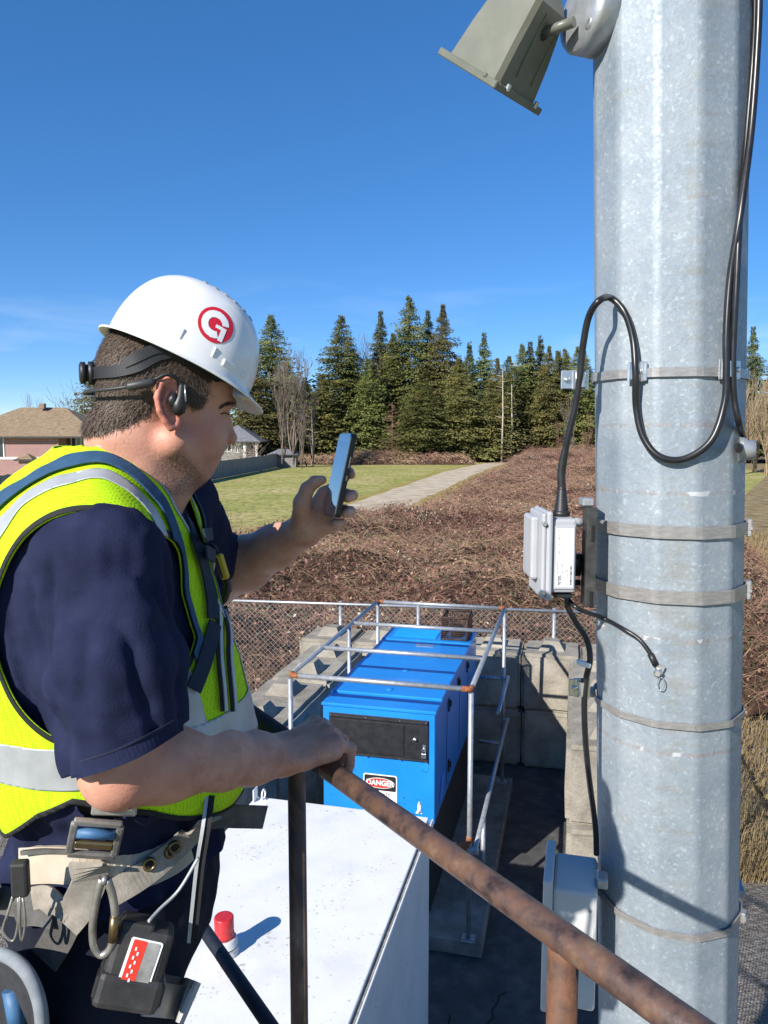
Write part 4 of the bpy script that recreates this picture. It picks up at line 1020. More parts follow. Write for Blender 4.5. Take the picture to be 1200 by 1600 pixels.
def pole_mat():
    m = bpy.data.materials.new('galvanised_spangle'); m.use_nodes = True
    t = m.node_tree; N = t.nodes; lk = t.links.new; b = N['Principled BSDF']
    tcn = N.new('ShaderNodeTexCoord'); P = tcn.outputs['Object']
    def mapped(s):
        q = N.new('ShaderNodeMapping'); q.inputs['Scale'].default_value = s; lk(P, q.inputs[0]); return q.outputs[0]
    def noise(s, d, vec=P, dist=0):
        n = N.new('ShaderNodeTexNoise'); n.inputs['Scale'].default_value = s; n.inputs['Detail'].default_value = d; n.inputs['Distortion'].default_value = dist; n.inputs['Roughness'].default_value = .65
        lk(vec, n.inputs['Vector']); return n.outputs['Fac']
    def mathn(op, a, b_=None, c=None, clamp=False):
        n = N.new('ShaderNodeMath'); n.operation = op; n.use_clamp = clamp
        for i, x in enumerate((a, b_, c)):
            if x is None: continue
            if isinstance(x, (int, float)): n.inputs[i].default_value = x
            else: lk(x, n.inputs[i])
        return n.outputs[0]
    def ramp(f, st):
        r = N.new('ShaderNodeValToRGB')
        while len(r.color_ramp.elements) < len(st): r.color_ramp.elements.new(.5)
        for el, (p, c) in zip(r.color_ramp.elements, st): el.position = p; el.color = col4(c)
        lk(f, r.inputs['Fac']); return r.outputs['Color']
    def mix(f, a, b_, mode='MIX'):
        n = N.new('ShaderNodeMixRGB'); n.blend_type = mode
        for i, x in enumerate((f, a, b_)):
            if isinstance(x, (int, float)): n.inputs[i].default_value = x
            elif isinstance(x, tuple): n.inputs[i].default_value = col4(x)
            else: lk(x, n.inputs[i])
        return n.outputs[0]
    v = N.new('ShaderNodeTexVoronoi'); v.inputs['Scale'].default_value = 130; v.distance = 'EUCLIDEAN'
    nd = noise(30, 3); wv = N.new('ShaderNodeVectorMath'); wv.operation = 'ADD'
    sc = N.new('ShaderNodeVectorMath'); sc.operation = 'SCALE'; sc.inputs['Scale'].default_value = .012
    nn = N.new('ShaderNodeTexNoise'); nn.inputs['Scale'].default_value = 60; nn.inputs['Detail'].default_value = 3; lk(P, nn.inputs['Vector'])
    lk(nn.outputs['Color'], sc.inputs[0]); lk(P, wv.inputs[0]); lk(sc.outputs[0], wv.inputs[1]); lk(wv.outputs[0], v.inputs['Vector'])
    sp = N.new('ShaderNodeSeparateColor'); lk(v.outputs['Color'], sp.inputs[0])
    spang = ramp(sp.outputs[0], [(0.0, (.91, .91, .91)), (.6, (.97, .97, .97)), (.9, (1.02, 1.02, 1.02)), (1.0, (1.25, 1.25, 1.2))])
    base = ramp(noise(5, 6), [(.3, (.225, .272, .313)), (.5, (.278, .322, .360)), (.7, (.34, .378, .405))])
    c = mix(1.0, base, spang, 'MULTIPLY')
    # grey-brown run marks, broken into short level streaks
    strk = mathn('MULTIPLY', noise(1, 4, mapped((5, 5, 34)), .4), noise(1, 3, mapped((7, 7, .6))))
    c = mix(ramp(strk, [(.28, (0, 0, 0)), (.40, (.62, .62, .62))]), c, (.25, .245, .22))
    # faint rusty rings at the plate joints
    sz = N.new('ShaderNodeSeparateXYZ'); lk(P, sz.inputs[0])
    tot = None
    for zz in [onpole(1040, vv).z for vv in (664, 771, 1001, 1178)]:
        k = mathn('COMPARE', mathn('ADD', sz.outputs['Z'], mathn('MULTIPLY', mathn('SUBTRACT', noise(25, 2), .5), .012)), zz, .0055)
        tot = k if tot is None else mathn('ADD', tot, k)
    msk = mathn('MULTIPLY', tot, ramp(noise(22, 4, mapped((1, 1, .4))), [(.38, (0, 0, 0)), (.58, (.6, .6, .6))]))
    c = mix(msk, c, ramp(noise(120, 3), [(.35, (.20, .165, .15)), (.6, (.33, .28, .26))]))
    wl = mathn('MULTIPLY', tot, ramp(noise(16, 2), [(.60, (0, 0, 0)), (.64, (.8, .8, .8))]))
    c = mix(wl, c, (.55, .58, .6))
    lk(c, b.inputs['Base Color'])
    b.inputs['Metallic'].default_value = .28
    rr = N.new('ShaderNodeMapRange'); rr.inputs[3].default_value = .48; rr.inputs[4].default_value = .66; lk(sp.outputs[1], rr.inputs[0]); lk(rr.outputs[0], b.inputs['Roughness'])
    bp = N.new('ShaderNodeBump'); bp.inputs['Strength'].default_value = .35; bp.inputs['Distance'].default_value = .003
    hsum = mathn('ADD', mathn('MULTIPLY', sp.outputs[2], .25), noise(45, 5)); lk(hsum, bp.inputs['Height']); lk(bp.outputs[0], b.inputs['Normal'])
    return m
M_POLE = pole_mat()
pole = empty('utility_pole', pole_axis(0.004), 'thick twelve-sided galvanised steel pole right of the worker', 'pole'); ORG[pole] = Vector((0, 0, 0)) + Vector(pole.location)
zs = [0.004, 9.5]; angs = []
for k in range(12):
    c = 53 - 30 * k
    for d_ in (-3.4, -1.2, 1.2, 3.4): angs.append(math.radians(c + d_))
angs = sorted(angs); nA = len(angs); vs = []; fs = []
for z in zs:
    for a_ in angs: vs.append(pole_surf(a_, z))
for j in range(nA): fs.append((j, (j + 1) % nA, nA + (j + 1) % nA, nA + j))
b = MB(); b.raw(vs, fs, None, False); b.raw([pole_surf(a_, 9.5) for a_ in angs], [tuple(range(nA))])
# keep the texture in world heights: the shaft's own origin sits at the ground
shaft = link_mesh('shaft', b.mesh('shaft', M_POLE), None, base=(0, 0, 0)); shaft.parent = pole; shaft.location = -Vector(pole.location)
for p in shaft.data.polygons: p.use_smooth = p.area < .5
MB().box((0, 0, 0), (.03, .05, .05), frame(pole_axis(9.52), (1, 0, 0), (0, 1, 0), (0, 0, 1)), .01).build('cap_plug', M_GALV, pole)
# cable hole boss at the right edge
hb = onpole(1156, 703, .006)
MB().lathe([(.034, 0), (.034, .012), (.026, .022), (.026, .04)], 14, frame(hb, (0, 0, 1), EV, ER)).build('hub', M_GALV, pole)
M_BAND = mat('stainless_band', [(0.3, (0.24, 0.23, 0.22)), (0.6, (0.34, 0.33, 0.32)), (0.8, (0.46, 0.45, 0.44))], 35, 0.4, metal=.4, rvar=.12, stretch=(1, 1, 6))
def band(u, v, w, label, off=.0055, tilt=0.0, buckle=None, slack=0.0, th=.0035):
    ph0, z0 = pole_pix(u, v, off); n = 72; pts = []
    e_ = empty('steel_band', pole_axis(z0), label, 'metal strap', 'steel straps round the pole')
    vs = []; fs = []
    for i in range(n):
        a_ = 2 * PI * i / n
        zc = z0 + tilt * math.sin(a_) * PR + slack * (1 - math.cos(a_)) * PR
        for (o_, s_) in ((off, -1), (off + th, -1), (off + th, 1), (off, 1)): vs.append(pole_surf(a_, zc + s_ * w / 2, o_))
    for i in range(n):
        j = (i + 1) % n
        for q in range(4): fs.append((i * 4 + q, i * 4 + (q + 1) % 4, j * 4 + (q + 1) % 4, j * 4 + q))
    MB().raw(vs, fs, None, False).build('strap', M_BAND, e_)
    if buckle is not None:
        a_ = buckle; zc = z0 + tilt * math.sin(a_) * PR + slack * (1 - math.cos(a_)) * PR
        p = pole_surf(a_, zc, off + .008); nrm = ER * math.sin(a_) + EV * math.cos(a_); tg = ER * math.cos(a_) - EV * math.sin(a_)
        q = MB(); q.box((0, 0, 0), (.032, .014, w * 1.45), frame(p, tg, nrm, ZD), .003); q.tube([p - tg * .02 + nrm * .004, p + tg * .022 + nrm * .004], .005, 8); q.build('buckle', M_BAND, e_)
    return e_, z0
R_ = math.radians
band(1045, 581, .024, 'shiny steel strap carrying the cable clamps, topmost on the pole', buckle=R_(150))
band(1045, 832, .034, 'wide steel strap holding the meter bracket, upper of the two', buckle=R_(86))
band(1045, 934, .036, 'wide steel strap holding the meter bracket, lower of the two', buckle=R_(86))
band(1045, 1134, .018, 'thin steel strap round the pole below the earth lug', tilt=-.02, buckle=R_(-85), slack=.02)
band(1045, 1461, .020, 'lowest steel strap on the pole, holding the grey box', tilt=-.05, buckle=R_(80), slack=.05)
M_CLIP = mat('clip_steel', [(0.3, (0.55, 0.56, 0.56)), (0.7, (0.7, 0.71, 0.71))], 30, 0.3, metal=.85, rvar=.1)
# ------------------------------------------------------------------ cables
M_CABLE = mat('black_cable', [(0.3, (0.008, 0.008, 0.009)), (0.7, (0.018, 0.018, 0.02))], 20, 0.33, rvar=.1)
CR = .0092
def cable(name, pts, r, label, m=M_CABLE, n=10, seg=7): return MB().tube(smooth_path(pts, seg), r, n).build(name, m, label=label, cat='cable')
o1 = .018
loop = [at(1187, -40, 2.08), at(1184, 60, 2.07), at(1174, 200, 2.05), onpole(1158, 330, o1 + .012), onpole(1143, 430, o1), onpole(1137, 520, o1 + .006), onpole(1137, 577, o1 + .010), onpole(1134, 630, o1 + .01),
        onpole(1112, 688, o1 + .006), onpole(1070, 717, o1), onpole(1030, 713, o1), onpole(1004, 682, o1), onpole(993, 635, o1), onpole(992, 582, o1 + .012), onpole(988, 530, o1), onpole(975, 488, o1 + .002), onpole(955, 466, o1 + .01),
        at(936, 470, 2.03), at(920, 495, 2.06), at(911, 540, 2.08), at(906, 590, 2.09), at(898, 640, 2.10), at(887, 685, 2.11), at(879, 735, 2.12), at(876, 770, 2.12)]
cable('antenna_cable', loop, CR, 'long black cable looping over the pole down to the meter box')
cable('dead_end_cable', [at(1180, -40, 2.10), at(1179, 60, 2.10), at(1166, 220, 2.07), onpole(1156, 340, o1 + .004), onpole(1152, 450, o1 + .016), onpole(1148, 530, o1 + .012), onpole(1147, 580, o1 + .012), onpole(1149, 625, o1 + .012), onpole(1155, 660, .03), at(1161, 685, 2.09), onpole(1156, 703, .046)], CR * .95,
      'second black cable running down the pole into the round hub')
def clamp(name, p, nrm, tg, label, ear):
    e_ = empty(name, p, label, 'cable clamp', 'steel cable clamps on the pole'); F_ = frame(p, tg, nrm, ZD)
    q = MB(); q.box((0, -.004, 0), (.044, .004, .052), F_, .001); q.build('back_plate', M_CLIP, e_)
    q = MB()
    for s in (-1, 1): q.box((s * .017, .004, 0), (.010, .006, .052), F_, .001)
    q.tube([(-.012, .006, .026), (-.012, .006, -.026)], .0035, 6, F_); q.tube([(.012, .006, .026), (.012, .006, -.026)], .0035, 6, F_)
    arc = [(.0135 * math.cos(a_), .008 + .0135 * math.sin(a_)) for a_ in [PI * i / 8 for i in range(9)]]
    vs = []; fs = []
    for x, y in arc:
        for z in (-.020, .020): vs.append((x, y, z))
    for i in range(8): fs.append((2 * i, 2 * i + 1, 2 * i + 3, 2 * i + 2))
    q.raw(vs, fs, F_, True); q.build('saddle', M_CLIP, e_)
    MB().box((ear * .036, .0, 0), (.034, .005, .050), F_, .002).build('ear', M_CLIP, e_)
    MB().lathe([(.0075, 0), (.0075, .006), (.004, .009)], 8, F_ @ Matrix.Translation((ear * .038, .0026, 0)) @ Matrix.Rotation(-PI / 2, 4, 'X')).build('bolt', M_CLIP, e_)
    return e_
def onp_frame(u, v, off):
    ph, z = pole_pix(u, v, off); return pole_surf(ph, z, off), (ER * math.sin(ph) + EV * math.cos(ph)), (ER * math.cos(ph) - EV * math.sin(ph))
pL = at(908, 593, 2.095); clamp('cable_clamp', pL + Vector((0, .012, 0)), Vector((.1, -1, 0)).normalized(), Vector((1, .1, 0)).normalized(), 'steel cable clamp sticking out left of the pole', -1)
p_, n_, t_ = onp_frame(993, 581, .010); clamp('cable_clamp', p_, n_, t_, 'dark steel cable clamp in the middle of the top strap', .35)
p_, n_, t_ = onp_frame(1137, 577, .012); clamp('cable_clamp', p_, n_, t_, 'steel cable clamp at the right edge of the pole gripping two cables', .85)

# ------------------------------------------------------------------ meter box, facing left
M_METER = mat('light_grey_plastic', [(0.3, (0.36, 0.37, 0.39)), (0.7, (0.43, 0.44, 0.46))], 6, 0.45, bump=.03, bscale=200, bdist=.001)
M_RUBBER = mat('black_rubber', [(0.3, (0.008, 0.008, 0.009)), (0.7, (0.02, 0.02, 0.021))], 40, 0.45)
YM = 2.05
mA = at(862, 800, YM); mB = at(898, 931, YM)
mx0, mx1, mz1, mz0 = mA.x, mB.x, at(880, 806, YM).z, at(880, 931, YM).z
met = empty('meter_box', ((mx0 + mx1) / 2, YM + .1, mz0), 'light grey utility meter box with a white label strapped to the pole', 'meter box')
DB = .165; mc = (mz0 + mz1) / 2; mh = mz1 - mz0
b = MB(); b.box(((mx0 + mx1) / 2 + .002, YM + DB / 2, mc), (mx1 - mx0, DB, mh - .016), None, .008, 2)
b.build('body', M_METER, met)
b = MB(); b.box((mx0 - .006, YM + DB / 2 - .004, mc), (.016, DB + .022, mh + .024), None, .006, 2); b.build('flange', M_METER, met)
b = MB(); b.box((mx0 - .020, YM + DB / 2 - .004, mc + .0), (.013, DB + .012, mh + .014), None, .006, 2); lid = b.build('lid', M_METER, met)
b = MB(); b.box((mx0 - .036, YM + DB / 2 + .012, mc + .016), (.022, DB - .045, mh - .045), None, .007, 2); b.build('lid_bulge', M_METER, lid)
for z_ in (mz1 - .02, mz0 + .012):
    q = MB(); q.box((mx0 - .021, YM - .010, z_), (.012, .012, .012), None, .002); q.lathe([(.005, 0), (.005, .008)], 8, frame((mx0 - .021, YM - .014, z_), (1, 0, 0), (0, 0, 1), (0, -1, 0))); q.build('lid_screw', M_CLIP, lid)
b = MB(); b.box(((mx0 + mx1) / 2 + .003, YM - .0015, mc - .004), (mx1 - mx0 - .012, .005, mh - .045), None, .0015); b.build('label_recess', M_METER, met)
# label, lettering turned ninety degrees
LBX, LBZ = (mx0 + mx1) / 2 + .003, mc - .004; LW, LHt = (mx1 - mx0) * .69, mh * .735
ML = frame((LBX, YM - .0042, LBZ), (0, 0, 1), (-1, 0, 0), (0, -1, 0))
lb_ = MB().prism([(y, -x) for x, y in rrect(LW, LHt, .003, 3)], .0006, ML).build('sticker', M_WHITEP, met)
text_mesh('Itrón', .0135, ML @ Matrix.Translation((-LHt / 2 + .018, LW / 2 - .0085, .0009)), lb_, M_BLKINK, extrude=.0001, bold=.00028)
q = MB(); rl = random.Random(3)
for i in range(34):   # bar code
    w_ = rl.choice((.0004, .0008, .0012)); q.box((-LHt / 2 + .006 + i * .0016, -LW / 2 + .0055, .0009), (w_, .0055, .0003), ML)
q.build('bar_code', M_BLKINK, lb_)['kind'] = 'stuff'
q = MB()
def dashline(x0, x1, y, h):
    x = x0
    while x < x1:
        w_ = rl.uniform(.0008, .003); q.box((x + w_ / 2, y, .0009), (w_, h, .0003), ML); x += w_ + rl.choice((.0006, .0012, .004))
for y_ in (LW / 2 - .0045, LW / 2 - .0085): dashline(.003, LHt / 2 - .006, y_, .0016)
for y_, xe in ((LW / 2 - .0045, -.004), (LW / 2 - .0085, -.008)): dashline(-LHt / 2 + .036, xe, y_, .0016)
for y_ in (LW / 2 - .014, LW / 2 - .018): dashline(-LHt / 2 + .006, -.014, y_, .0015)
for y_ in (-.0045, -.0085): dashline(-LHt / 2 + .006, -.03, y_, .0014)
q.box((0.001, 0, .0009), (.0003, LW - .004, .0002), ML); q.box((.026, .0012, .0009), (.049, .0003, .0002), ML)
q.build('small_print', M_BLKINK, lb_)['kind'] = 'stuff'
MB().box(((mx0 + mx1) / 2 + .006, YM + DB / 2, mz0 - .003), (mx1 - mx0 - .016, DB - .03, .012), None, .002).build('bottom_plate', M_BLACKP, met)
# antenna boot
bx = at(877, 800, YM + .07); q = MB(); prof = []
zb_ = mz1 - .008; topz = at(876, 762, 2.12).z
prof = [(.024, zb_), (.024, zb_ + .012)]
for i in range(9):
    t = i / 8; rr_ = .021 - .0085 * t; z_ = zb_ + .014 + (topz - zb_ - .014) * t; prof += [(rr_, z_), (rr_ * .88, z_ + .003)]
q.lathe([(r_, z_ - zb_) for r_, z_ in prof], 18, Matrix.Translation((bx.x, bx.y, zb_)))
q.build('cable_boot', M_RUBBER, met)
bt = [Vector((bx.x, bx.y, topz - .004)), at(877, 735, 2.12), at(882, 705, 2.115), at(888, 685, 2.11)]
q = MB(); pth = smooth_path(bt, 8); q.tube(pth, [.0125 - .0008 * i * .25 - .0007 * (i % 2) for i in range(len(pth))], 12); q.build('tape_sleeve', M_RUBBER, met)
# stand-offs to the bracket
bxk = at(915, 860, 2.1)
for v_, r_ in ((817, .013), (880, .026), (897, .009), (912, .009)):
    z_ = at(905, v_, 2.12).z; MB().tube([(mx1 - .004, YM + .085, z_), (bxk.x - .004, YM + .085, z_)], r_, 14).build('standoff', M_METER if r_ == .013 else M_BLACKP, met)
brk = empty('pole_bracket', at(921, 945, 2.12), 'black slotted steel channel strapped upright to the pole left of centre', 'bracket')
zt_, zb2 = at(921, 792, 2.1).z, at(921, 946, 2.1).z
b = MB(); xk = bxk.x; b.box((xk, 2.105, (zt_ + zb2) / 2), (.006, .05, zt_ - zb2), None, .001); b.box((xk + .012, 2.082, (zt_ + zb2) / 2), (.026, .006, zt_ - zb2), None, .001); b.box((xk + .012, 2.13, (zt_ + zb2) / 2), (.026, .006, zt_ - zb2), None, .001)
M_CHAN = mat('dark_zinc', [(0.3, (0.03, 0.03, 0.032)), (0.6, (0.075, 0.073, 0.07)), (0.8, (0.13, 0.125, 0.12))], 30, 0.5, metal=.4)
b.build('channel', M_CHAN, brk)
for v_ in (832, 934): 
    z_ = at(921, v_, 2.1).z; MB().box((xk + .013, 2.0775, z_), (.009, .003, .045), None, .001).build('slot', M_DARK, brk)
MB().box((xk + .004, 2.12, zt_ + .012), (.032, .05, .022), None, .004).build('end_cap', M_GALV, brk)
# lower cables
g1 = [at(886, 934, 2.12), at(888, 950, 2.12), at(901, 975, 2.12), at(917, 1000, 2.11), at(922, 1030, 2.10), at(916, 1060, 2.10), at(913, 1100, 2.10), at(915, 1160, 2.11), at(921, 1220, 2.13), at(930, 1290, 2.16), at(932, 1335, 2.17)]
cable('supply_cable', g1, .0085, 'black cable hanging from the meter box down behind the lower grey box')
g2 = [at(889, 938, 2.12), at(905, 952, 2.09), onpole(940, 966, .012), onpole(972, 982, .010), onpole(996, 998, .010), onpole(1012, 1016, .010), onpole(1020, 1030, .010)]
cable('earth_cable', g2, .0062, 'thin black earth cable crossing the pole to a bolted lug')
lug = empty('earth_lug', onpole(1030, 1052, .004), 'bolted earth lug with wire loop on the pole', 'earth lug')
p_, n_, t_ = onp_frame(1029, 1050, .004); F_ = frame(p_, t_, n_, ZD)
MB().box((0, .002, .004), (.022, .004, .034), F_ @ Matrix.Rotation(.35, 4, 'Y'), .001).build('tongue', M_CLIP, lug)
MB().lathe([(.012, 0), (.012, .007), (.0075, .008), (.0075, .014)], 6, F_ @ Matrix.Translation((0, .004, 0)) @ Matrix.Rotation(-PI / 2, 4, 'X')).build('bolt', M_CLIP, lug)
MB().tube([(.008 + .009 * math.cos(i * PI / 8), .006, -.030 + .018 * math.sin(i * PI / 8)) for i in range(16)], .0014, 6, F_, closed=True).build('wire_loop', M_CLIP, lug)
MB().tube([onpole(1016, 1022, .010), onpole(1025, 1040, .009)], .0085, 10).build('sleeve', M_RUBBER, lug)
tie = at(912, 1037, 2.095); M_TIE = mat('white_nylon', (0.75, 0.75, 0.73), 5, 0.4)
b = MB(); b.box((0, 0, 0), (.036, .026, .013), frame(tie, (1, 0, -.3), (0, 1, 0), (.3, 0, 1)), .003); b.build('cable_tie', M_TIE, label='white plastic cable tie on the hanging cable left of the pole', cat='cable tie')
clamp('cable_clamp', at(909, 1074, 2.115), Vector((0, -1, 0)), Vector((1, 0, 0)), 'steel cable clamp on the hanging cable, lowest left of the pole', -.55)

# ------------------------------------------------------------------ lower grey box
M_BOX = mat('grey_fibreglass', [(0.3, (0.44, 0.45, 0.44)), (0.7, (0.53, 0.535, 0.52))], 8, 0.5, bump=.05, bscale=120, bdist=.001)
YB = 2.02; jc = at(897, 1462, YB); jd = Vector((jc.x, jc.y, 0)).normalized(); jx = Vector((jd.y, -jd.x, 0)); JF = frame(Vector((jc.x, jc.y, 0)), jx, jd, ZD)
jz1 = at(897, 1393, YB).z; jz0 = at(897, 1577, YB).z; jw = (at(931, 1462, YB) - at(863, 1462, YB)).length
jb = empty('junction_box', (jc.x, jc.y + .06, jz0), 'pale grey junction box on the lower left of the pole behind the rusty rail', 'junction box')
MB().box((0, .10, (jz0 + jz1) / 2), (jw, .20, jz1 - jz0), JF, .010, 2).build('body', M_BOX, jb)
MB().box((-jw / 2 - .013, .10, (jz0 + jz1) / 2 + .006), (.027, .23, jz1 - jz0 + .042), JF, .006, 2).build('lid', M_BOX, jb)
for z_ in (jz1 - .05, jz1 - .20): MB().lathe([(.004, 0), (.004, .003)], 8, JF @ frame((jw / 2 - .02, -.001, z_), (1, 0, 0), (0, 0, 1), (0, -1, 0))).build('rivet', M_GASK, jb)
MB().box((jw / 2 + .012, .06, jz1 + .01), (.03, .05, .03), JF, .004).build('mount_tab', M_GALV, jb)

# ------------------------------------------------------------------ flood light
YF = 2.15
fl0 = at(774, 134, YF); dv = (fl0 - Vector((0, 0, HC))).normalized()
tv = Vector((-.86, 0, .5)); tv = (tv - dv * tv.dot(dv)).normalized(); nv = tv.cross(dv).normalized()
if nv.z > 0: nv = -nv
al = R_(39); e1 = tv * math.cos(al) + dv * math.sin(al); e2 = -tv * math.sin(al) + dv * math.cos(al)
W_ = 97 / math.cos(al) / FPX * YF * 1.0
M_FL = mat('olive_grey_cast', [(0.3, (0.12, 0.125, 0.095)), (0.7, (0.16, 0.165, 0.13))], 10, 0.38, rvar=.08, bump=.05, bscale=150, bdist=.001)
M_FLB = mat('bronze_cast', [(0.3, (0.012, 0.012, 0.011)), (0.7, (0.022, 0.022, 0.02))], 10, 0.5)
fl = empty('flood_light', fl0, 'square tapered flood light tilted down on an arm at the top of the pole', 'flood light')
FM = frame(fl0 - nv * .006, e1, e2, -nv)        # x, y in the lens plane, z back into the housing
k = .03; sect = [(0.0, .010, W_ - .010, .010, W_ - .010), (.10, .018, W_ - .022, .018, W_ - .022), (.215, .022, W_ - .045, .026, W_ - .055), (.255, .05, W_ - .075, .06, W_ - .085)]
vs = []; fs = []
for (z_, x0_, x1_, y0_, y1_) in sect:
    ch = .012
    vs += [(x0_ + ch, y0_, z_), (x1_ - ch, y0_, z_), (x1_, y0_ + ch, z_), (x1_, y1_ - ch, z_), (x1_ - ch, y1_, z_), (x0_ + ch, y1_, z_), (x0_, y1_ - ch, z_), (x0_, y0_ + ch, z_)]
for i in range(3):
    for j in range(8): fs.append((i * 8 + j, i * 8 + (j + 1) % 8, (i + 1) * 8 + (j + 1) % 8, (i + 1) * 8 + j))
fs += [tuple(range(8)), tuple(24 + j for j in range(8))]
MB().raw(vs, fs, FM).build('housing', M_FL, fl)
q = MB(); rw = .014
for (cx_, cy_, lx, ly) in ((W_ / 2, 0, W_ + rw, rw * 1.4), (W_ / 2, W_, W_ + rw, rw * 1.4), (0, W_ / 2, rw * 1.4, W_ - rw * .4), (W_, W_ / 2, rw * 1.4, W_ - rw * .4)): q.box((cx_, cy_, -.004), (lx, ly, .020), FM, .003)
q.build('lens_frame', M_FL, fl)
MB().box((W_ / 2, W_ / 2, -.006), (W_ - rw, W_ - rw, .005), FM).build('glass', M_GLASS, fl)
for t_ in (.18, .84):
    MB().box((-.004 - .006, W_ * t_, .006), (.01, .012, .018), FM, .002).build('frame_clip', M_CLIP, fl)
    if t_ < .5: MB().box((W_ * t_, -.010, .004), (.012, .006, .012), FM, .002).build('frame_clip', M_FL, fl)
# ribs on the shaded side, arm
for t_ in (.35, .7): MB().box((.010, W_ * t_, .12), (.008, .006, .16), FM @ Matrix.Rotation(.06, 4, 'Y'), .002).build('rib', M_FL, fl)
pa = at(848, 52, YF + .03); pb2 = at(897, 34, 2.12)
q = MB(); q.tube([pa, pb2], .0135, 14); q.build('arm', M_FL, fl)
MB().lathe([(.018, 0), (.018, .02), (.012, .026)], 12, frame(pa + (pb2 - pa).normalized() * -.012, (0, 0, 1), (pb2 - pa).normalized().cross(Vector((0, 0, 1))), (pb2 - pa).normalized())).build('knuckle', M_BLACKP, fl)
pc = at(838, -6, YF + .02); MB().tube([pc, at(862, -30, 2.16)], .012, 10).build('upper_arm', M_BLACKP, fl)
cc = at(915, 20, 2.16); ax = Vector((-.93, -.36, .05)).normalized(); xx_ = ax.cross(ZD).normalized(); yy_ = ax.cross(xx_)
MB().lathe([(.098, -.06), (.100, .006), (.094, .016), (.072, .024), (.03, .028)], 30, frame(cc, xx_, yy_, ax)).build('mounting_cap', M_GALV, fl)
sc_ = at(915, 43, 2.16) - Vector((0, .115, 0)); 
q = MB(); q.lathe([(.017, 0), (.017, .006), (.012, .009)], 14, frame(cc + ax * .018 + yy_ * .0 + ZD * -.052 + xx_ * -.045 * 1, xx_, yy_, ax)); q.build('screw', M_CLIP, fl)
cj = pole_axis(cc.z); MB().tube([cc - ax * .05, Vector((cj.x - PR * .7, cj.y, cc.z))], .06, 14).build('mount_stub', M_GALV, fl)

# ------------------------------------------------------------------ handrail on the platform
ZR = HC - .545; RP0 = onz(505, 1196, ZR); RDV = (RP0 - onz(1000, 1552, ZR)).normalized(); RN = Vector((RDV.y, -RDV.x, 0)); RR = .0172
def rail_s(u, v): return (onplane(u, v, RP0, RN) - RP0).dot(RDV)
def worn(name, paint, rustc, thr, scale=9, stretch=(1, 1, 1)):
    m = mat(name, [(thr - .10, paint), (thr - .02, tuple(k_ * 1.5 for k_ in paint)), (thr, tuple(k_ * .55 for k_ in rustc)), (thr + .07, rustc), (thr + .18, tuple(k_ * q_ for k_, q_ in zip(rustc, (1.5, 1.75, 1.9)))), (min(1, thr + .27), (.42, .36, .29))], scale, 0.6, bump=.55, bscale=60, bdist=.0025, detail=9, distort=.8, rvar=.16, stretch=stretch, spec=.5)
    return m
M_RAIL = mat('rusty_brown_rail', [(0.34, (0.020, 0.015, 0.015)), (0.43, (0.060, 0.037, 0.032)), (0.51, (0.098, 0.060, 0.048)), (0.58, (0.118, 0.064, 0.042)), (0.72, (0.17, 0.115, 0.08))], 26, 0.42, bump=.4, bscale=120, bdist=.0016, detail=9, distort=0.0, rvar=.14)
M_RUSTP = mat('orange_rust_post', [(0.28, (0.04, 0.022, 0.016)), (0.45, (0.10, 0.045, 0.025)), (0.6, (0.16, 0.068, 0.03)), (0.78, (0.21, 0.10, 0.05))], 26, 0.7, bump=.6, bscale=80, bdist=.0025, detail=9)
M_RAILD = worn('dark_blue_paint', (0.008, 0.012, 0.022), (0.06, 0.045, 0.04), .66, 11)
M_POST = worn('chipped_post', (0.045, 0.030, 0.026), (0.14, 0.078, 0.052), .43, 10, (1, 1, .45))
rail = empty('handrail', Vector((RP0.x, RP0.y, HC - 1.6)), 'rusty brown pipe handrail with dark painted mid rail at the platform edge', 'handrail')
def rp(s, z=ZR): return Vector((RP0.x, RP0.y, 0)) + RDV * s + ZD * z
sj = -.012
MB().tube([rp(-1.15), rp(-.6), rp(-.3), rp(sj)], RR, 20).build('top_rail', M_RAIL, rail)
MB().tube([rp(sj + .001), rp(1.0)], RR * .985, 20).build('painted_rail', M_RAILD, rail)
s1 = rail_s(464, 1260); s2 = rail_s(880, 1490)
MB().tube([rp(s1, HC - 1.6 + .004), rp(s1, ZR - .008)], RR * .93, 18).build('post', M_POST, rail)
MB().tube([rp(s2, HC - 1.6 + .004), rp(s2, ZR - .008)], RR * .98, 18).build('post', M_RUSTP, rail)
MB().tube([rp(.93, .012), rp(.93, ZR - .008)], RR * .9, 12).build('post', M_RAILD, rail)
zm = onplane(362, 1515, RP0, RN).z
MB().tube([rp(s1 + .012, zm), rp(.92, zm)], RR * .86, 16).build('mid_rail', M_RAILD, rail)
M_GRATE = mat('steel_grating', [(0.3, (0.06, 0.06, 0.062)), (0.7, (0.14, 0.14, 0.14))], 12, 0.6, metal=.3)
pzt = HC - 1.6
b = MB(); q4 = [rp(-1.6, pzt - .06), rp(.43, pzt - .06), rp(.43, pzt - .06) - RN * 1.5, rp(-1.6, pzt - .06) - RN * 1.5]
b.raw(q4 + [p + ZD * .06 for p in q4], [(3, 2, 1, 0), (4, 5, 6, 7), (0, 1, 5, 4), (1, 2, 6, 5), (2, 3, 7, 6), (3, 0, 4, 7)])
pf = b.build('platform', M_GRATE, base=rp(-.5, 0), kind='structure')
for s_, k_ in ((-1.5, .1), (-1.5, 1.4), (.3, 1.4)):
    p = rp(s_, 0) - RN * k_; MB().tube([p + ZD * .004, p + ZD * (pzt - .061)], .05, 10).build('platform_leg', M_GRATE, pf)

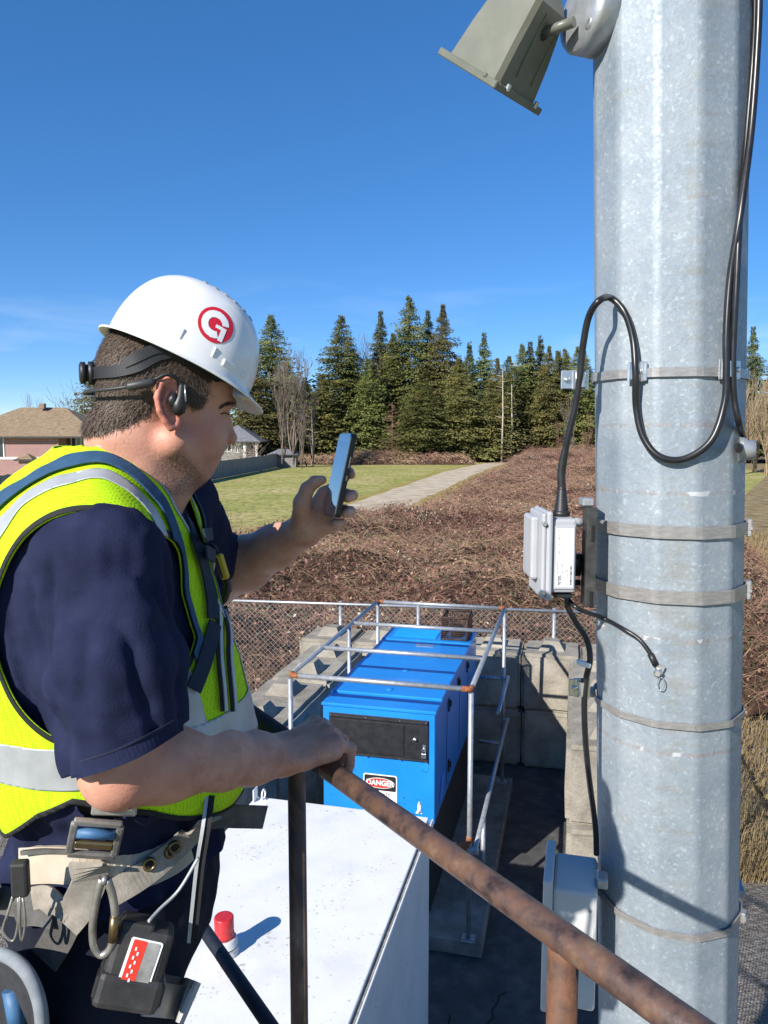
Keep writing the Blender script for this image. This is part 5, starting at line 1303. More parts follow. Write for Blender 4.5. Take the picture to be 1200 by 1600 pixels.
# ================================================================== the worker
def P32(p): return np.array(p, np.float32)
def rc(P, a, b, ra, rb_):
    a = P32(a); ba = P32(b) - a; L2 = float(ba @ ba) + 1e-12
    d = P - a; t = np.clip((d @ ba) / L2, 0, 1)
    return np.sqrt(((d - t[..., None] * ba) ** 2).sum(-1)) - (ra + (rb_ - ra) * t)
def ell(P, c, r, ang=0.0):
    d = P - P32(c); r = P32(r)
    if ang:
        ca, sa = math.cos(ang), math.sin(ang); x = d[..., 0] * ca + d[..., 2] * sa; z = -d[..., 0] * sa + d[..., 2] * ca
        d = np.stack([x, d[..., 1], z], -1)
    k0 = np.sqrt(((d / r) ** 2).sum(-1)); k1 = np.sqrt(((d / (r * r)) ** 2).sum(-1)) + 1e-9
    return k0 * (k0 - 1) / k1
def smin(a, b, k):
    h = np.clip(.5 + .5 * (b - a) / k, 0, 1); return b + (a - b) * h - k * h * (1 - h)
def smax(a, b, k): return -smin(-a, -b, k)
def surfnets(fn, lo, hi, h):
    lo = np.array(lo, float); n = np.ceil((np.array(hi) - lo) / h).astype(int) + 1
    xs, ys_, zs_ = [(lo[i] + h * np.arange(n[i])).astype(np.float32) for i in range(3)]
    Fv = np.empty(tuple(n), np.float32); ck = max(1, int(600000 / (n[1] * n[2])))
    for i in range(0, n[0], ck):
        X, Y, Z = np.meshgrid(xs[i:i + ck], ys_, zs_, indexing='ij'); Fv[i:i + ck] = fn(np.stack([X, Y, Z], -1))
    S = Fv < 0
    sub = lambda i, j, k: (slice(i, n[0] - 1 + i), slice(j, n[1] - 1 + j), slice(k, n[2] - 1 + k))
    cnt = sum(S[sub(i, j, k)].astype(np.int8) for i in (0, 1) for j in (0, 1) for k in (0, 1))
    act = (cnt > 0) & (cnt < 8); ci = np.argwhere(act)
    acc = np.zeros((len(ci), 3)); num = np.zeros(len(ci))
    for ax in range(3):
        for p in (0, 1):
            for q in (0, 1):
                a = np.zeros(3, int); o = [k for k in range(3) if k != ax]; a[o[0]] = p; a[o[1]] = q
                b_ = a.copy(); b_[ax] = 1
                A = ci + a; B = ci + b_; fa = Fv[A[:, 0], A[:, 1], A[:, 2]]; fb = Fv[B[:, 0], B[:, 1], B[:, 2]]
                m = (fa < 0) != (fb < 0); t = np.where(m, fa / np.where(m, fa - fb, 1), 0)
                pos = A + t[:, None] * (b_ - a); acc[m] += pos[m]; num[m] += 1
    V = lo + h * acc / num[:, None]
    idx = np.full(tuple(n - 1), -1, np.int64); idx[act] = np.arange(len(ci))
    quads = []
    for ax in range(3):
        o = [(ax + 1) % 3, (ax + 2) % 3]
        sl0 = [slice(1, n[k] - 1) for k in range(3)]; sl0[ax] = slice(0, n[ax] - 1); sl1 = list(sl0); sl1[ax] = slice(1, n[ax])
        s0 = S[tuple(sl0)]; s1_ = S[tuple(sl1)]; ch = np.argwhere(s0 != s1_); neg = s0[tuple(ch.T)]
        off = np.array([0 if k == ax else 1 for k in range(3)]); c = ch + off
        def cell(d0, d1):
            q = c.copy(); q[:, o[0]] -= d0; q[:, o[1]] -= d1; return idx[q[:, 0], q[:, 1], q[:, 2]]
        Q = np.stack([cell(1, 1), cell(0, 1), cell(0, 0), cell(1, 0)], -1)
        Q[~neg] = Q[~neg][:, ::-1]; quads.append(Q)
    Q = np.concatenate(quads); Q = Q[(Q >= 0).all(1)]
    return V, Q
def tri(Q): return np.concatenate([Q[:, [0, 1, 2]], Q[:, [0, 2, 3]]])
def clip(V, F, s):
    """keep the part of a triangle mesh where s > 0, cutting triangles on the line"""
    s = np.where(np.abs(s) < 1e-7, 1e-7, s); k = s[F] > 0; c = k.sum(1); out = [F[c == 3]]; NV = [V]; base = len(V); cache = {}; newv = []
    def mid(a, b):
        key = (a, b) if a < b else (b, a)
        if key not in cache:
            t = s[a] / (s[a] - s[b]); cache[key] = base + len(newv); newv.append(V[a] + t * (V[b] - V[a]))
        return cache[key]
    add = []
    for f, kk in zip(F[(c == 1) | (c == 2)], k[(c == 1) | (c == 2)]):
        r = int(np.argmax(kk)) if kk.sum() == 1 else int(np.argmin(kk)); a, b, d = f[r], f[(r + 1) % 3], f[(r + 2) % 3]
        if kk.sum() == 1: add.append((a, mid(a, b), mid(a, d)))
        else: x, y = mid(a, b), mid(a, d); add += [(x, b, d), (x, d, y)]
    if newv: NV.append(np.array(newv))
    if add: out.append(np.array(add))
    V2 = np.concatenate(NV); F2 = np.concatenate(out); used = np.unique(F2); mp_ = np.full(len(V2), -1); mp_[used] = np.arange(len(used))
    return V2[used], mp_[F2]
def vnormals(V, F):
    n = np.zeros_like(V); a, b, c = V[F[:, 0]], V[F[:, 1]], V[F[:, 2]]; fn = np.cross(b - a, c - a)
    for k in range(3): np.add.at(n, F[:, k], fn)
    return n / (np.linalg.norm(n, axis=1, keepdims=True) + 1e-12)
def solid(o, th, off=-1.0):
    m = o.modifiers.new('thickness', 'SOLIDIFY'); m.thickness = th; m.offset = off; return o
def n3(V, s, seed=0):
    return np.array([mnoise.noise(Vector((p[0] / s + seed, p[1] / s, p[2] / s))) for p in V])
def lap(V, F, it=2, lam=.5):
    e_ = np.concatenate([F[:, [0, 1]], F[:, [1, 2]], F[:, [2, 0]]]); e_ = np.concatenate([e_, e_[:, ::-1]]); cnt = np.bincount(e_[:, 0], minlength=len(V))[:, None]
    for _ in range(it):
        a = np.zeros_like(V)
        for k in range(3): a[:, k] = np.bincount(e_[:, 0], weights=V[e_[:, 1], k], minlength=len(V))
        V = V + lam * (a / np.maximum(cnt, 1) - V)
    return V

# ---- frames
NB = at(205, 760, 1.20); h8 = math.radians(8)
TF = Vector((math.cos(h8), math.sin(h8), 0)); TL = Vector((-math.sin(h8), math.cos(h8), 0))
def zv(v, Y=1.20): return at(600, v, Y).z
def TP(f, l, z): return Vector((NB.x, NB.y, 0)) + TF * f + TL * l + ZD * z
nTF, nTL, nNB = P32(TF), P32(TL), P32((NB.x, NB.y, 0))
def tloc(P):
    d = P - nNB; return np.stack([d @ nTF, d @ nTL, P[..., 2]], -1)
h18 = math.radians(24); HF = Vector((math.cos(h18), math.sin(h18), 0)); HL = Vector((-math.sin(h18), math.cos(h18), 0))
HO = at(276, 637, 1.118) + HL * .076
def HP(f, l, z): return HO + HF * f * .001 + HL * l * .001 + ZD * z * .001       # millimetres
nHF, nHL, nHO = P32(HF), P32(HL), P32(HO)
def hloc(P):
    d = P - nHO; return np.stack([d @ nHF, d @ nHL, d[..., 2]], -1) * 1000.0
ShR = at(172, 878, 1.02); ElR = at(190, 1196, .99); WrR = at(442, 1180, 1.215)
ShL = TP(.045, .185, zv(812)); ElL = at(338, 905, 1.62); WrL = at(474, 830, 1.47)

def sstep(x, a, b_): t = np.clip((x - a) / (b_ - a), 0, 1); return t * t * (3 - 2 * t)
def head_sdf(P):
    p = hloc(P); p[..., 0] = np.where(p[..., 0] > 0, p[..., 0] / 1.05, p[..., 0])
    d = ell(p, (-6, 0, 48), (93, 76, 92), -.33)
    d = smin(d, ell(p, (50, 0, 26), (40, 60, 46)), 20)
    d = smin(d, ell(p, (38, 0, -28), (46, 57, 62)), 22)
    d = smin(d, rc(p, (-40, 0, -20), (-58, 0, -165), 60, 69), 26)
    d = smin(d, ell(p, (-78, 0, -48), (45, 55, 50)), 22)
    d = smin(d, ell(p, (4, 0, -98), (46, 46, 34)), 24)
    d = smin(d, ell(p, (-18, 0, -128), (40, 50, 34)), 24)
    for s in (-1, 1):
        d = smin(d, ell(p, (38, s * 28, -42), (34, 29, 40)), 22)
        d = smin(d, rc(p, (-2, s * 50, -50), (34, s * 18, -92), 27, 20), 16)
        d = smin(d, ell(p, (78, s * 24, 9), (17, 24, 9), .2), 8)
    d = smin(d, ell(p, (35, 0, -97), (17, 20, 16)), 12)
    d = smin(d, ell(p, (49, 0, -68), (17, 29, 28)), 24)
    d = smin(d, rc(p, (79, 0, -5), (90, 0, -41), 7.5, 8.5), 8)
    d = smin(d, ell(p, (90, 0, -45), (9.5, 11, 8.5)), 5)
    for s in (-1, 1):
        d = smax(d, -ell(p, (92, s * 33, -12), (20, 18, 10.5)), 6)
        d = smin(d, ell(p, (73, s * 11.5, -50), (11, 7.5, 7.5)), 4)
        d = smax(d, -ell(p, (76, s * 6.5, -58), (5, 3.2, 3.2)), 2)
        d = smin(d, ell(p, (70, s * 31, -12), (12.5, 13, 11.5)), 3)      # lids over the eye
        d = smax(d, -ell(p, (85, s * 31, -15.5), (7, 11, 2.2)), 1.2)     # slit
    d = smin(d, ell(p, (60, 0, -65.5), (9.5, 21, 5.5)), 4)
    d = smin(d, ell(p, (57, 0, -79), (9.5, 19, 6.5)), 4)
    d = smax(d, -ell(p, (69, 0, -72.3), (10, 26, 1.5)), 2)
    d = smax(d, -ell(p, (62, 0, -88), (8, 18, 4)), 5)
    # ears
    path = [(3, 20), (-3, 34), (-13, 39), (-23, 32), (-29, 14), (-26, -5), (-18, -19), (-10, -29), (-2, -26), (1, -16)]
    for s in (-1, 1):
        pts = [(f, s * (77 + 11 * min(1, max(0, (-f) / 26)) + 1.5), z) for f, z in path]
        e_ = None
        for i, (a, b_) in enumerate(zip(pts[:-1], pts[1:])):
            r0 = 4.6 if i < 6 else 5.2; q = rc(p, a, b_, r0, r0); e_ = q if e_ is None else smin(e_, q, 2)
        q = rc(p, (2, s * 76, 14), (-12, s * 83, 24), 3, 3); e_ = smin(e_, rc(p, (-12, s * 83, 24), (-20, s * 85, 6), 3.4, 3), 4)
        e_ = smin(e_, rc(p, (-20, s * 84, 6), (-12, s * 82, -16), 3, 3.6), 4)
        e_ = smin(e_, ell(p, (-12, s * 79, 6), (17, 4, 30)), 4)
        e_ = smin(e_, ell(p, (1, s * 80, -4), (4.5, 4.5, 8)), 3)
        d = smin(d, e_, 3.5)
    return d * .001
def torso_sdf(P):
    p = tloc(P)
    d = ell(p, (-.060, 0, zv(940)), (.160, .190, .23))
    d = smin(d, ell(p, (-.085, 0, zv(908)), (.142, .178, .148)), .05)
    d = smin(d, ell(p, (-.030, 0, zv(1125)), (.185, .195, .21)), .08)
    d = smin(d, ell(p, (-.045, 0, zv(1370)), (.165, .185, .17)), .07)
    d = smin(d, rc(p, (-.02, -.15, zv(842)), (.0, .15, zv(838)), .066, .066), .05)
    d = smin(d, rc(p, (-.02, 0, zv(745)), (-.03, -.14, zv(822)), .062, .06), .04)
    d = smin(d, rc(p, (-.02, 0, zv(745)), (-.01, .14, zv(818)), .062, .06), .04)
    return d
def sleeveR(P):
    a = ShR; m_ = at(182, 1045, .985); e_ = at(206, 1200, .985)
    d = smin(rc(P, a, m_, .070, .079), rc(P, m_, e_, .079, .079), .03); return d
def sleeveL(P):
    m_ = at(352, 893, 1.60); return smin(rc(P, ShL, ElL.lerp(ShL, .4), .078, .076), rc(P, ElL.lerp(ShL, .4), m_, .076, .062), .02)
def legs_sdf(P):
    d = None
    for s, (u, Y, fz) in ((-1, (190, 1.09, 0)), (1, (215, 1.33, 0))):
        hp = at(u - 35, 1400, Y); hp.z = zv(1470); kn = at(u - 10, 1500, Y); kn.z = 3.14; an = Vector((kn.x - .06, kn.y, 2.84))
        q = smin(rc(P, hp, kn, .112, .083), rc(P, kn, an, .083, .070), .04); d = q if d is None else smin(d, q, .03)
    return d

def chain(P, pts, rs, k=.004):
    d = None
    for (a, b_), (r0, r1) in zip(zip(pts[:-1], pts[1:]), zip(rs[:-1], rs[1:])):
        q = rc(P, a, b_, r0, r1); d = q if d is None else smin(d, q, k)
    return d
# right hand on the rail
sH = rail_s(497, 1180); RC0 = rp(sH)
def RHp(n_, d_, up): return RC0 + RN * n_ + RDV * d_ + ZD * up
def armR_sdf(P):
    e2_ = at(255, 1190, 1.04); e3 = at(330, 1186, 1.11); e4 = at(395, 1184, 1.17)
    d = chain(P, [ShR, ElR, e2_, e3, e4, WrR], [.066, .052, .0535, .049, .0385, .0325], .02)
    d = smin(d, ell(P, ElR + Vector((-.012, 0, -.022)), (.03, .035, .03)), .02)
    offs = (-.036, -.012, .012, .035); sc_ = (.86, .98, 1.04, 1.0)
    palm = None; fing = None
    for o_, s_ in zip(offs, sc_):
        mcp = RHp(.010 + .004 * s_, o_, .046 + .07 * (s_ - .94)); pip = RHp(.040, o_ * 1.10, .030 + .03 * (s_ - .94)); dip = RHp(.038, o_ * 1.08, -.002); tip = RHp(.016, o_ * 1.02, -.025)
        q = rc(P, WrR + ZD * .002, mcp, .024, .0145); palm = q if palm is None else smin(palm, q, .014)
        f_ = chain(P, [mcp, pip, dip, tip], [.0120 * s_, .0106 * s_, .0096 * s_, .0085 * s_], .002)
        f_ = smin(f_, ell(P, mcp + ZD * .002, (.0125 * s_,) * 3), .004); f_ = smin(f_, ell(P, pip, (.0118 * s_,) * 3), .002)
        fing = f_ if fing is None else smin(fing, f_, .0012)
    heel = smin(ell(P, RHp(-.045, -.022, .024), (.030, .022, .020)), ell(P, RHp(-.045, .028, .022), (.030, .024, .020)), .02)
    heel = smin(heel, ell(P, RHp(-.012, -.030, .028), (.034, .017, .018)), .012); heel = smin(heel, ell(P, RHp(-.008, .012, .032), (.036, .034, .016)), .012)
    palm = smin(palm, heel, .016)
    th = chain(P, [WrR.lerp(RHp(-.03, .05, .01), .5), RHp(-.034, .050, .006), RHp(-.026, .058, -.016), RHp(-.004, .052, -.027)], [.020, .0135, .0115, .0095], .006)
    hand = smin(smin(palm, fing, .006), th, .008)
    return smin(d, hand, .016)
def armL_sdf(P):
    d = chain(P, [ShL, ElL, ElL.lerp(WrL, .35), ElL.lerp(WrL, .7), WrL], [.062, .052, .055, .042, .031], .02)
    w = WrL
    mcps = [at(507, 772, 1.470), at(513, 788, 1.478), at(516, 806, 1.478), at(511, 824, 1.468)]
    palm = None
    for q_, r_ in zip(mcps, (.0145, .015, .0145, .0135)):
        q = rc(P, w, q_, .024, r_); palm = q if palm is None else smin(palm, q, .014)
    palm = smin(palm, ell(P, at(478, 806, 1.455), (.022, .02, .026)), .015)
    f1_ = chain(P, [mcps[0], at(533, 752, 1.47), at(546, 738, 1.455), at(549, 742, 1.44)], [.0115, .010, .009, .008])
    f2_ = chain(P, [mcps[1], at(541, 772, 1.475), at(551, 774, 1.440), at(543, 778, 1.414)], [.0118, .0105, .0098, .009])
    f3_ = chain(P, [mcps[2], at(538, 797, 1.475), at(548, 799, 1.440), at(540, 802, 1.412)], [.0115, .0102, .0095, .0088])
    f4_ = chain(P, [mcps[3], at(527, 822, 1.462), at(534, 818, 1.436), at(524, 818, 1.412)], [.0105, .0095, .009, .0083])
    fing = smin(smin(f1_, f2_, .002), smin(f3_, f4_, .002), .002)
    th = chain(P, [w.lerp(at(470, 808, 1.44), .6), at(472, 786, 1.43), at(480, 764, 1.425), at(492, 753, 1.42), at(503, 750, 1.415)], [.021, .0165, .0128, .0112, .0088], .005)
    hand = smin(smin(palm, fing, .008), th, .010)
    return smin(d, hand, .014)

person = empty('person', (TP(-.03, 0, 0).x, TP(-.03, 0, 0).y, HC - 1.6), 'worker in navy shirt and lime safety vest with one hand on the rail', 'person')
# ---- body: one mesh
Vs, Fs = [], []; base = 0
def chunk(fn, lo, hi, h):
    global base
    V, Q = surfnets(fn, lo, hi, h); Vs.append(V); Fs.append(Q + base); base += len(V); return V, Q
hv, hq = chunk(head_sdf, (HO.x - .175, HO.y - .13, HO.z - .20), (HO.x + .13, HO.y + .13, HO.z + .155), .0024)
nHead = len(hv)
chunk(armR_sdf, (-.47, .90, HC - .66), (-.02, 1.385, HC - .14), .0028)
nR = base
chunk(armL_sdf, (-.46, 1.30, HC - .40), (-.03, 1.70, HC + .02), .0028)
nL = base
def inner(P): return smin(torso_sdf(P) + .012, legs_sdf(P) + .012, .03)
chunk(inner, (NB.x - .32, .95, 2.8), (NB.x + .30, 1.5, HC - .05), .011)
V = np.concatenate(Vs); F = np.concatenate(Fs)
M_SKIN = bpy.data.materials.new('skin'); M_SKIN.use_nodes = True
t = M_SKIN.node_tree; N = t.nodes; lk = t.links.new; b = N['Principled BSDF']
at_ = N.new('ShaderNodeVertexColor'); at_.layer_name = 'tint'; spc = N.new('ShaderNodeSeparateColor'); lk(at_.outputs[0], spc.inputs[0])
tcn = N.new('ShaderNodeTexCoord')
def nz_(s, d):
    n = N.new('ShaderNodeTexNoise'); n.inputs['Scale'].default_value = s; n.inputs['Detail'].default_value = d; lk(tcn.outputs['Object'], n.inputs['Vector']); return n.outputs['Fac']
def rmp(f, st):
    r = N.new('ShaderNodeValToRGB')
    while len(r.color_ramp.elements) < len(st): r.color_ramp.elements.new(.5)
    for el, (p_, c) in zip(r.color_ramp.elements, st): el.position = p_; el.color = col4(c)
    lk(f, r.inputs['Fac']); return r.outputs['Color']
def mixn(f, a, b_):
    n = N.new('ShaderNodeMixRGB')
    for i, x in enumerate((f, a, b_)):
        if isinstance(x, tuple): n.inputs[i].default_value = col4(x)
        elif isinstance(x, float): n.inputs[i].default_value = x
        else: lk(x, n.inputs[i])
    return n.outputs[0]
c = rmp(nz_(26, 6), [(.3, (.47, .215, .145)), (.5, (.55, .275, .19)), (.7, (.60, .33, .235))])
mm = N.new('ShaderNodeMath'); mm.operation = 'MULTIPLY'; mm.inputs[1].default_value = .75; lk(spc.outputs[1], mm.inputs[0])
c = mixn(mm.outputs[0], c, (.50, .155, .115))
fr = rmp(nz_(190, 2), [(.64, (0, 0, 0)), (.76, (.4, .4, .4))]); c = mixn(fr, c, (.30, .13, .085))
st_ = N.new('ShaderNodeMath'); st_.operation = 'MULTIPLY'; lk(spc.outputs[0], st_.inputs[0]); lk(rmp(nz_(420, 2), [(.40, (.25, .25, .25)), (.58, (1, 1, 1))]), st_.inputs[1])
c = mixn(st_.outputs[0], c, (.085, .05, .035))
c = mixn(spc.outputs[2], c, (.045, .03, .022))
lk(c, b.inputs['Base Color']); b.inputs['Roughness'].default_value = .5; b.inputs['Specular IOR Level'].default_value = .4
b.inputs['Subsurface Weight'].default_value = .12; b.inputs['Subsurface Radius'].default_value = (.010, .004, .002); b.inputs['Subsurface Scale'].default_value = .5
bp = N.new('ShaderNodeBump'); bp.inputs['Strength'].default_value = .4; bp.inputs['Distance'].default_value = .0015; lk(nz_(260, 4), bp.inputs['Height']); lk(bp.outputs[0], b.inputs['Normal'])
# fine creases on knuckles and wrists come from a little noise
body = np_mesh('body', V, F, M_SKIN, person)
tint = np.zeros((len(V), 4), np.float32); tint[:, 3] = 1
hl = hloc(V[:nHead].astype(np.float32)); f_, l_, z_ = hl[:, 0], hl[:, 1], hl[:, 2]; al_ = np.abs(l_)
def sstep(x, a, b_): t = np.clip((x - a) / (b_ - a), 0, 1); return t * t * (3 - 2 * t)
# hair line: height of the lower hair edge along the side of the head
def hairline(f): return np.interp(f, [-160, -120, -95, -65, -45, -33, -27, 8, 16, 30, 40, 55, 80], [-40, -38, -34, -24, -14, -8, 36, 38, 12, 2, 8, 40, 70])
hair_m = sstep(z_ - hairline(f_), -4, 5) * (1 - sstep(f_, 40, 52)) * (al_ < 82)
hair_m[(f_ > -34) & (f_ < 6) & (z_ < 42) & (al_ > 70)] = 0
beard = sstep(-(z_ + 50 + 1.05 * np.maximum(f_ - 8, 0)), 0, 24) * sstep(z_, -150, -118) * sstep(f_, -42, -8)
beard = np.clip(beard, 0, 1) * .62
goat = np.exp(-(((f_ - 46) / 14) ** 2 + ((z_ + 96) / 14) ** 2 + (l_ / 22) ** 2)); beard = np.clip(beard + goat * .7, 0, .95)
brow = np.exp(-(((z_ - 10 - (f_ - 80) * -.2) / 4.0) ** 2)) * (f_ > 70) * (al_ > 8) * (al_ < 46)
beard = np.maximum(beard, brow * .95)
red = np.zeros(nHead); ear = (al_ > 73) & (f_ > -36) & (f_ < 8) & (z_ > -36) & (z_ < 46); red[ear] = .85  # ear flush also carries the glow of light passing through, as tint
red = np.maximum(red, .75 * np.exp(-(((f_ - 38) / 30) ** 2 + ((z_ + 34) / 28) ** 2)) * (al_ > 15)); red = np.maximum(red, .35 * np.exp(-(((f_ + 30) / 30) ** 2 + ((z_ + 34) / 30) ** 2)))
red = np.maximum(red, .6 * np.exp(-(((f_ - 86) / 9) ** 2 + ((z_ + 47) / 10) ** 2)))
lip = ((np.abs(z_ + 72) < 11) & (f_ > 58) & (al_ < 20)); red[lip] = .95; beard[lip] = 0
tint[:nHead, 0] = beard * (1 - hair_m); tint[:nHead, 1] = red * (1 - hair_m); tint[:nHead, 2] = hair_m
kn = np.zeros(len(V))
for q_ in [RHp(.016, o_, .056) for o_ in (-.036, -.012, .012, .035)] + [RHp(.048, o_ * 1.06, .034) for o_ in (-.036, -.012, .012, .035)] + [ElR]:
    kn = np.maximum(kn, .7 * np.exp(-((V - np.array(q_)) ** 2).sum(1) / (.013 ** 2 if q_ is not ElR else .05 ** 2)))
tint[nHead:, 1] = np.maximum(tint[nHead:, 1], kn[nHead:])
ca_ = body.data.color_attributes.new('tint', 'FLOAT_COLOR', 'POINT'); ca_.data.foreach_set('color', tint.ravel())
# ---- eyes
M_EYE = mat('eye', [(0.3, (0.08, 0.05, 0.035)), (0.7, (0.12, 0.08, 0.06))], 50, 0.1)
for s in (-1, 1):
    MB().lathe([(.0005, -.0115), (.006, -.0098), (.0098, -.006), (.0115, 0), (.0098, .006), (.006, .0098), (.0005, .0115)], 14, Matrix.Translation(HP(70.5, s * 31, -13))).build('eye', M_EYE, person)

# ---- hair: a close shell of strands
M_HAIR = mat('brown_hair', [(0.3, (0.040, 0.027, 0.019)), (0.5, (0.095, 0.066, 0.047)), (0.66, (0.17, 0.13, 0.10)), (0.8, (0.36, 0.32, 0.28))], 700, 0.55, spec=.3, detail=1)
VN = vnormals(hv, tri(hq)); cand = np.where(hair_m > .25)[0]
rg = np.random.default_rng(5); pick = rg.choice(cand, 34000); P0 = hv[pick] + rg.normal(size=(34000, 3)) * .0011; Nn = VN[pick]
floc = hl[pick]
flow = np.stack([-.75 - .0 * floc[:, 0], np.zeros(len(pick)), -.75 + 0 * floc[:, 0]], -1)
fr_ = sstep(floc[:, 0], -10, 35)[:, None]; flow = flow * (1 - fr_) + np.array([-.15, 0, -1.0]) * fr_
bk_ = sstep(-floc[:, 0], 80, 120)[:, None]; flow = flow * (1 - bk_) + np.array([.05, 0, -1.0]) * bk_
Dw = flow[:, :1] * np.array(nHF) + flow[:, 2:] * np.array([0, 0, 1.0]) + rg.normal(size=(len(pick), 3)) * .34
Dw -= Nn * (Dw * Nn).sum(1, keepdims=True); Dw /= np.linalg.norm(Dw, axis=1, keepdims=True)
ln_ = (.012 + .012 * rg.random(len(pick)))[:, None] * np.where(floc[:, 2:3] < hairline(floc[:, 0])[:, None] + 14, .5, 1.0)
S_ = np.cross(Dw, Nn); S_ /= np.linalg.norm(S_, axis=1, keepdims=True) + 1e-9; w_ = .00042
a0 = P0; a1 = P0 + Dw * ln_ * .5 + Nn * ln_ * .26; a2 = P0 + Dw * ln_ + Nn * ln_ * .24
HVt = np.stack([a0 - S_ * w_, a0 + S_ * w_, a1 + S_ * w_ * .9, a1 - S_ * w_ * .9, a2], 1).reshape(-1, 3); i_ = np.arange(len(pick))[:, None] * 5
np_mesh('hair', HVt, np.concatenate([i_ + [0, 1, 2], i_ + [0, 2, 3], i_ + [3, 2, 4]]), M_HAIR, person)['kind'] = 'stuff'
# stubble on the jaw and brows
cb = np.where((beard * (1 - hair_m) > .45))[0]; pb_ = rg.choice(cb, 5200, p=None); Pn = VN[pb_]; Q0 = hv[pb_] + rg.normal(size=(len(pb_), 3)) * .0011
Dd = rg.normal(size=Q0.shape) * .5 + np.array([0, 0, -.8]) + Pn * .5; Dd /= np.linalg.norm(Dd, axis=1, keepdims=True)
Sd = np.cross(Dd, Pn); Sd /= np.linalg.norm(Sd, axis=1, keepdims=True) + 1e-9; l2 = (.0016 + .0022 * rg.random(len(pb_)))[:, None]
BV = np.stack([Q0 - Sd * .00014, Q0 + Sd * .00014, Q0 + Dd * l2], 1).reshape(-1, 3)
np_mesh('stubble', BV, np.arange(len(BV)).reshape(-1, 3), M_HAIR, person)['kind'] = 'stuff'

# fine hair on the forearms, eyebrow drawn hair by hair
aV = np.concatenate(Vs[1:3]); aF = np.concatenate([tri(Fs[1] - nHead), tri(Fs[2] - nHead)]); aN = vnormals(aV, aF)
wd = np.minimum(((aV - np.array(WrR)) ** 2).sum(1), ((aV - np.array(WrL)) ** 2).sum(1)) ** .5; ca2 = np.where((wd > .03) & (wd < .24) & (np.arange(len(aV)) % 1 == 0))[0]
pk = rg.choice(ca2, 2600); A0 = aV[pk]; An = aN[pk]; isRr = (pk < len(Vs[1]))[:, None]; axd = np.where(isRr, np.array((WrR - ElR).normalized()), np.array((WrL - ElL).normalized()))
Dd = axd * .6 + np.array([0, 0, -.7]) + rg.normal(size=A0.shape) * .35; Dd -= An * (Dd * An).sum(1, keepdims=True); Dd /= np.linalg.norm(Dd, axis=1, keepdims=True); l3 = (.006 + .008 * rg.random(len(pk)))[:, None]
Sd = np.cross(Dd, An); AV = np.stack([A0 - Sd * .00012, A0 + Sd * .00012, A0 + Dd * l3 + An * l3 * .22], 1).reshape(-1, 3)
np_mesh('arm_hair', AV, np.arange(len(AV)).reshape(-1, 3), M_HAIR, person)['kind'] = 'stuff'
HBV = BVHTree.FromPolygons([tuple(p) for p in hv], [tuple(int(i) for i in f) for f in hq])
def hhit(u, v):
    d = ray(u, v).normalized(); l_, n_, _, _ = HBV.ray_cast(Vector((0, 0, HC)), d, 2.2); return l_, n_
BV = []
for i in range(260):
    t_ = random.random(); u_ = 345 + 24 * t_; v_ = 636 - 6.5 * math.sin(t_ * 2.0) + random.gauss(0, 1.5)
    p_, n_ = hhit(u_, v_)
    if p_ is None: continue
    d_ = (-HF * .8 + ZD * random.uniform(-.5, .3)); d_ = (d_ - n_ * d_.dot(n_)).normalized(); s_ = d_.cross(n_) * .0003; BV += [p_ - s_, p_ + s_, p_ + d_ * random.uniform(.004, .008) + n_ * .0012]
if BV: np_mesh('eyebrow', np.array([tuple(p) for p in BV]), np.arange(len(BV)).reshape(-1, 3), mat('dark_brow_hair', (.03, .02, .014), 5, .6), person)['kind'] = 'stuff'
lash = [hhit(u_, v_) for u_, v_ in ((345, 647), (349, 645.5), (353, 645.5), (357, 647.5))]
lash = [p_ + n_ * .0004 for p_, n_ in lash if p_ is not None]
lips = [hhit(u_, v_) for u_, v_ in ((329, 712), (333, 710.5), (338, 709.5), (342, 709.5))]; lips = [p_ + n_ * .0001 for p_, n_ in lips if p_ is not None]
if False: MB().tube(smooth_path(lips, 4), .0009, 6).build('mouth_line', mat('lip_shadow', (.16, .05, .04), 5, .6), person)
if len(lash) > 2: MB().tube(smooth_path(lash, 4), .0011, 6).build('eyelash', mat('dark_brow_hair', (.03, .02, .014), 5, .6), person)

# ---- shirt
M_SHIRT = mat('navy_cotton', [(0.3, (0.0095, 0.0125, 0.034)), (0.5, (0.014, 0.018, 0.048)), (0.7, (0.021, 0.026, 0.064))], 14, 0.9, bump=.5, bscale=420, bdist=.0015, spec=.15, detail=8)
def shirt_sdf(P):
    d = torso_sdf(P) - .008; d = smin(d, sleeveR(P), .045); d = smin(d, sleeveL(P), .035); return d
V, Q = surfnets(shirt_sdf, (NB.x - .30, .86, HC - .80), (-.20, 1.70, HC - .02), .0062); F = tri(Q); Pv = V.astype(np.float32)
ts_, rs_, ls_ = torso_sdf(Pv), sleeveR(Pv), sleeveL(Pv)
nrm = vnormals(V, F)
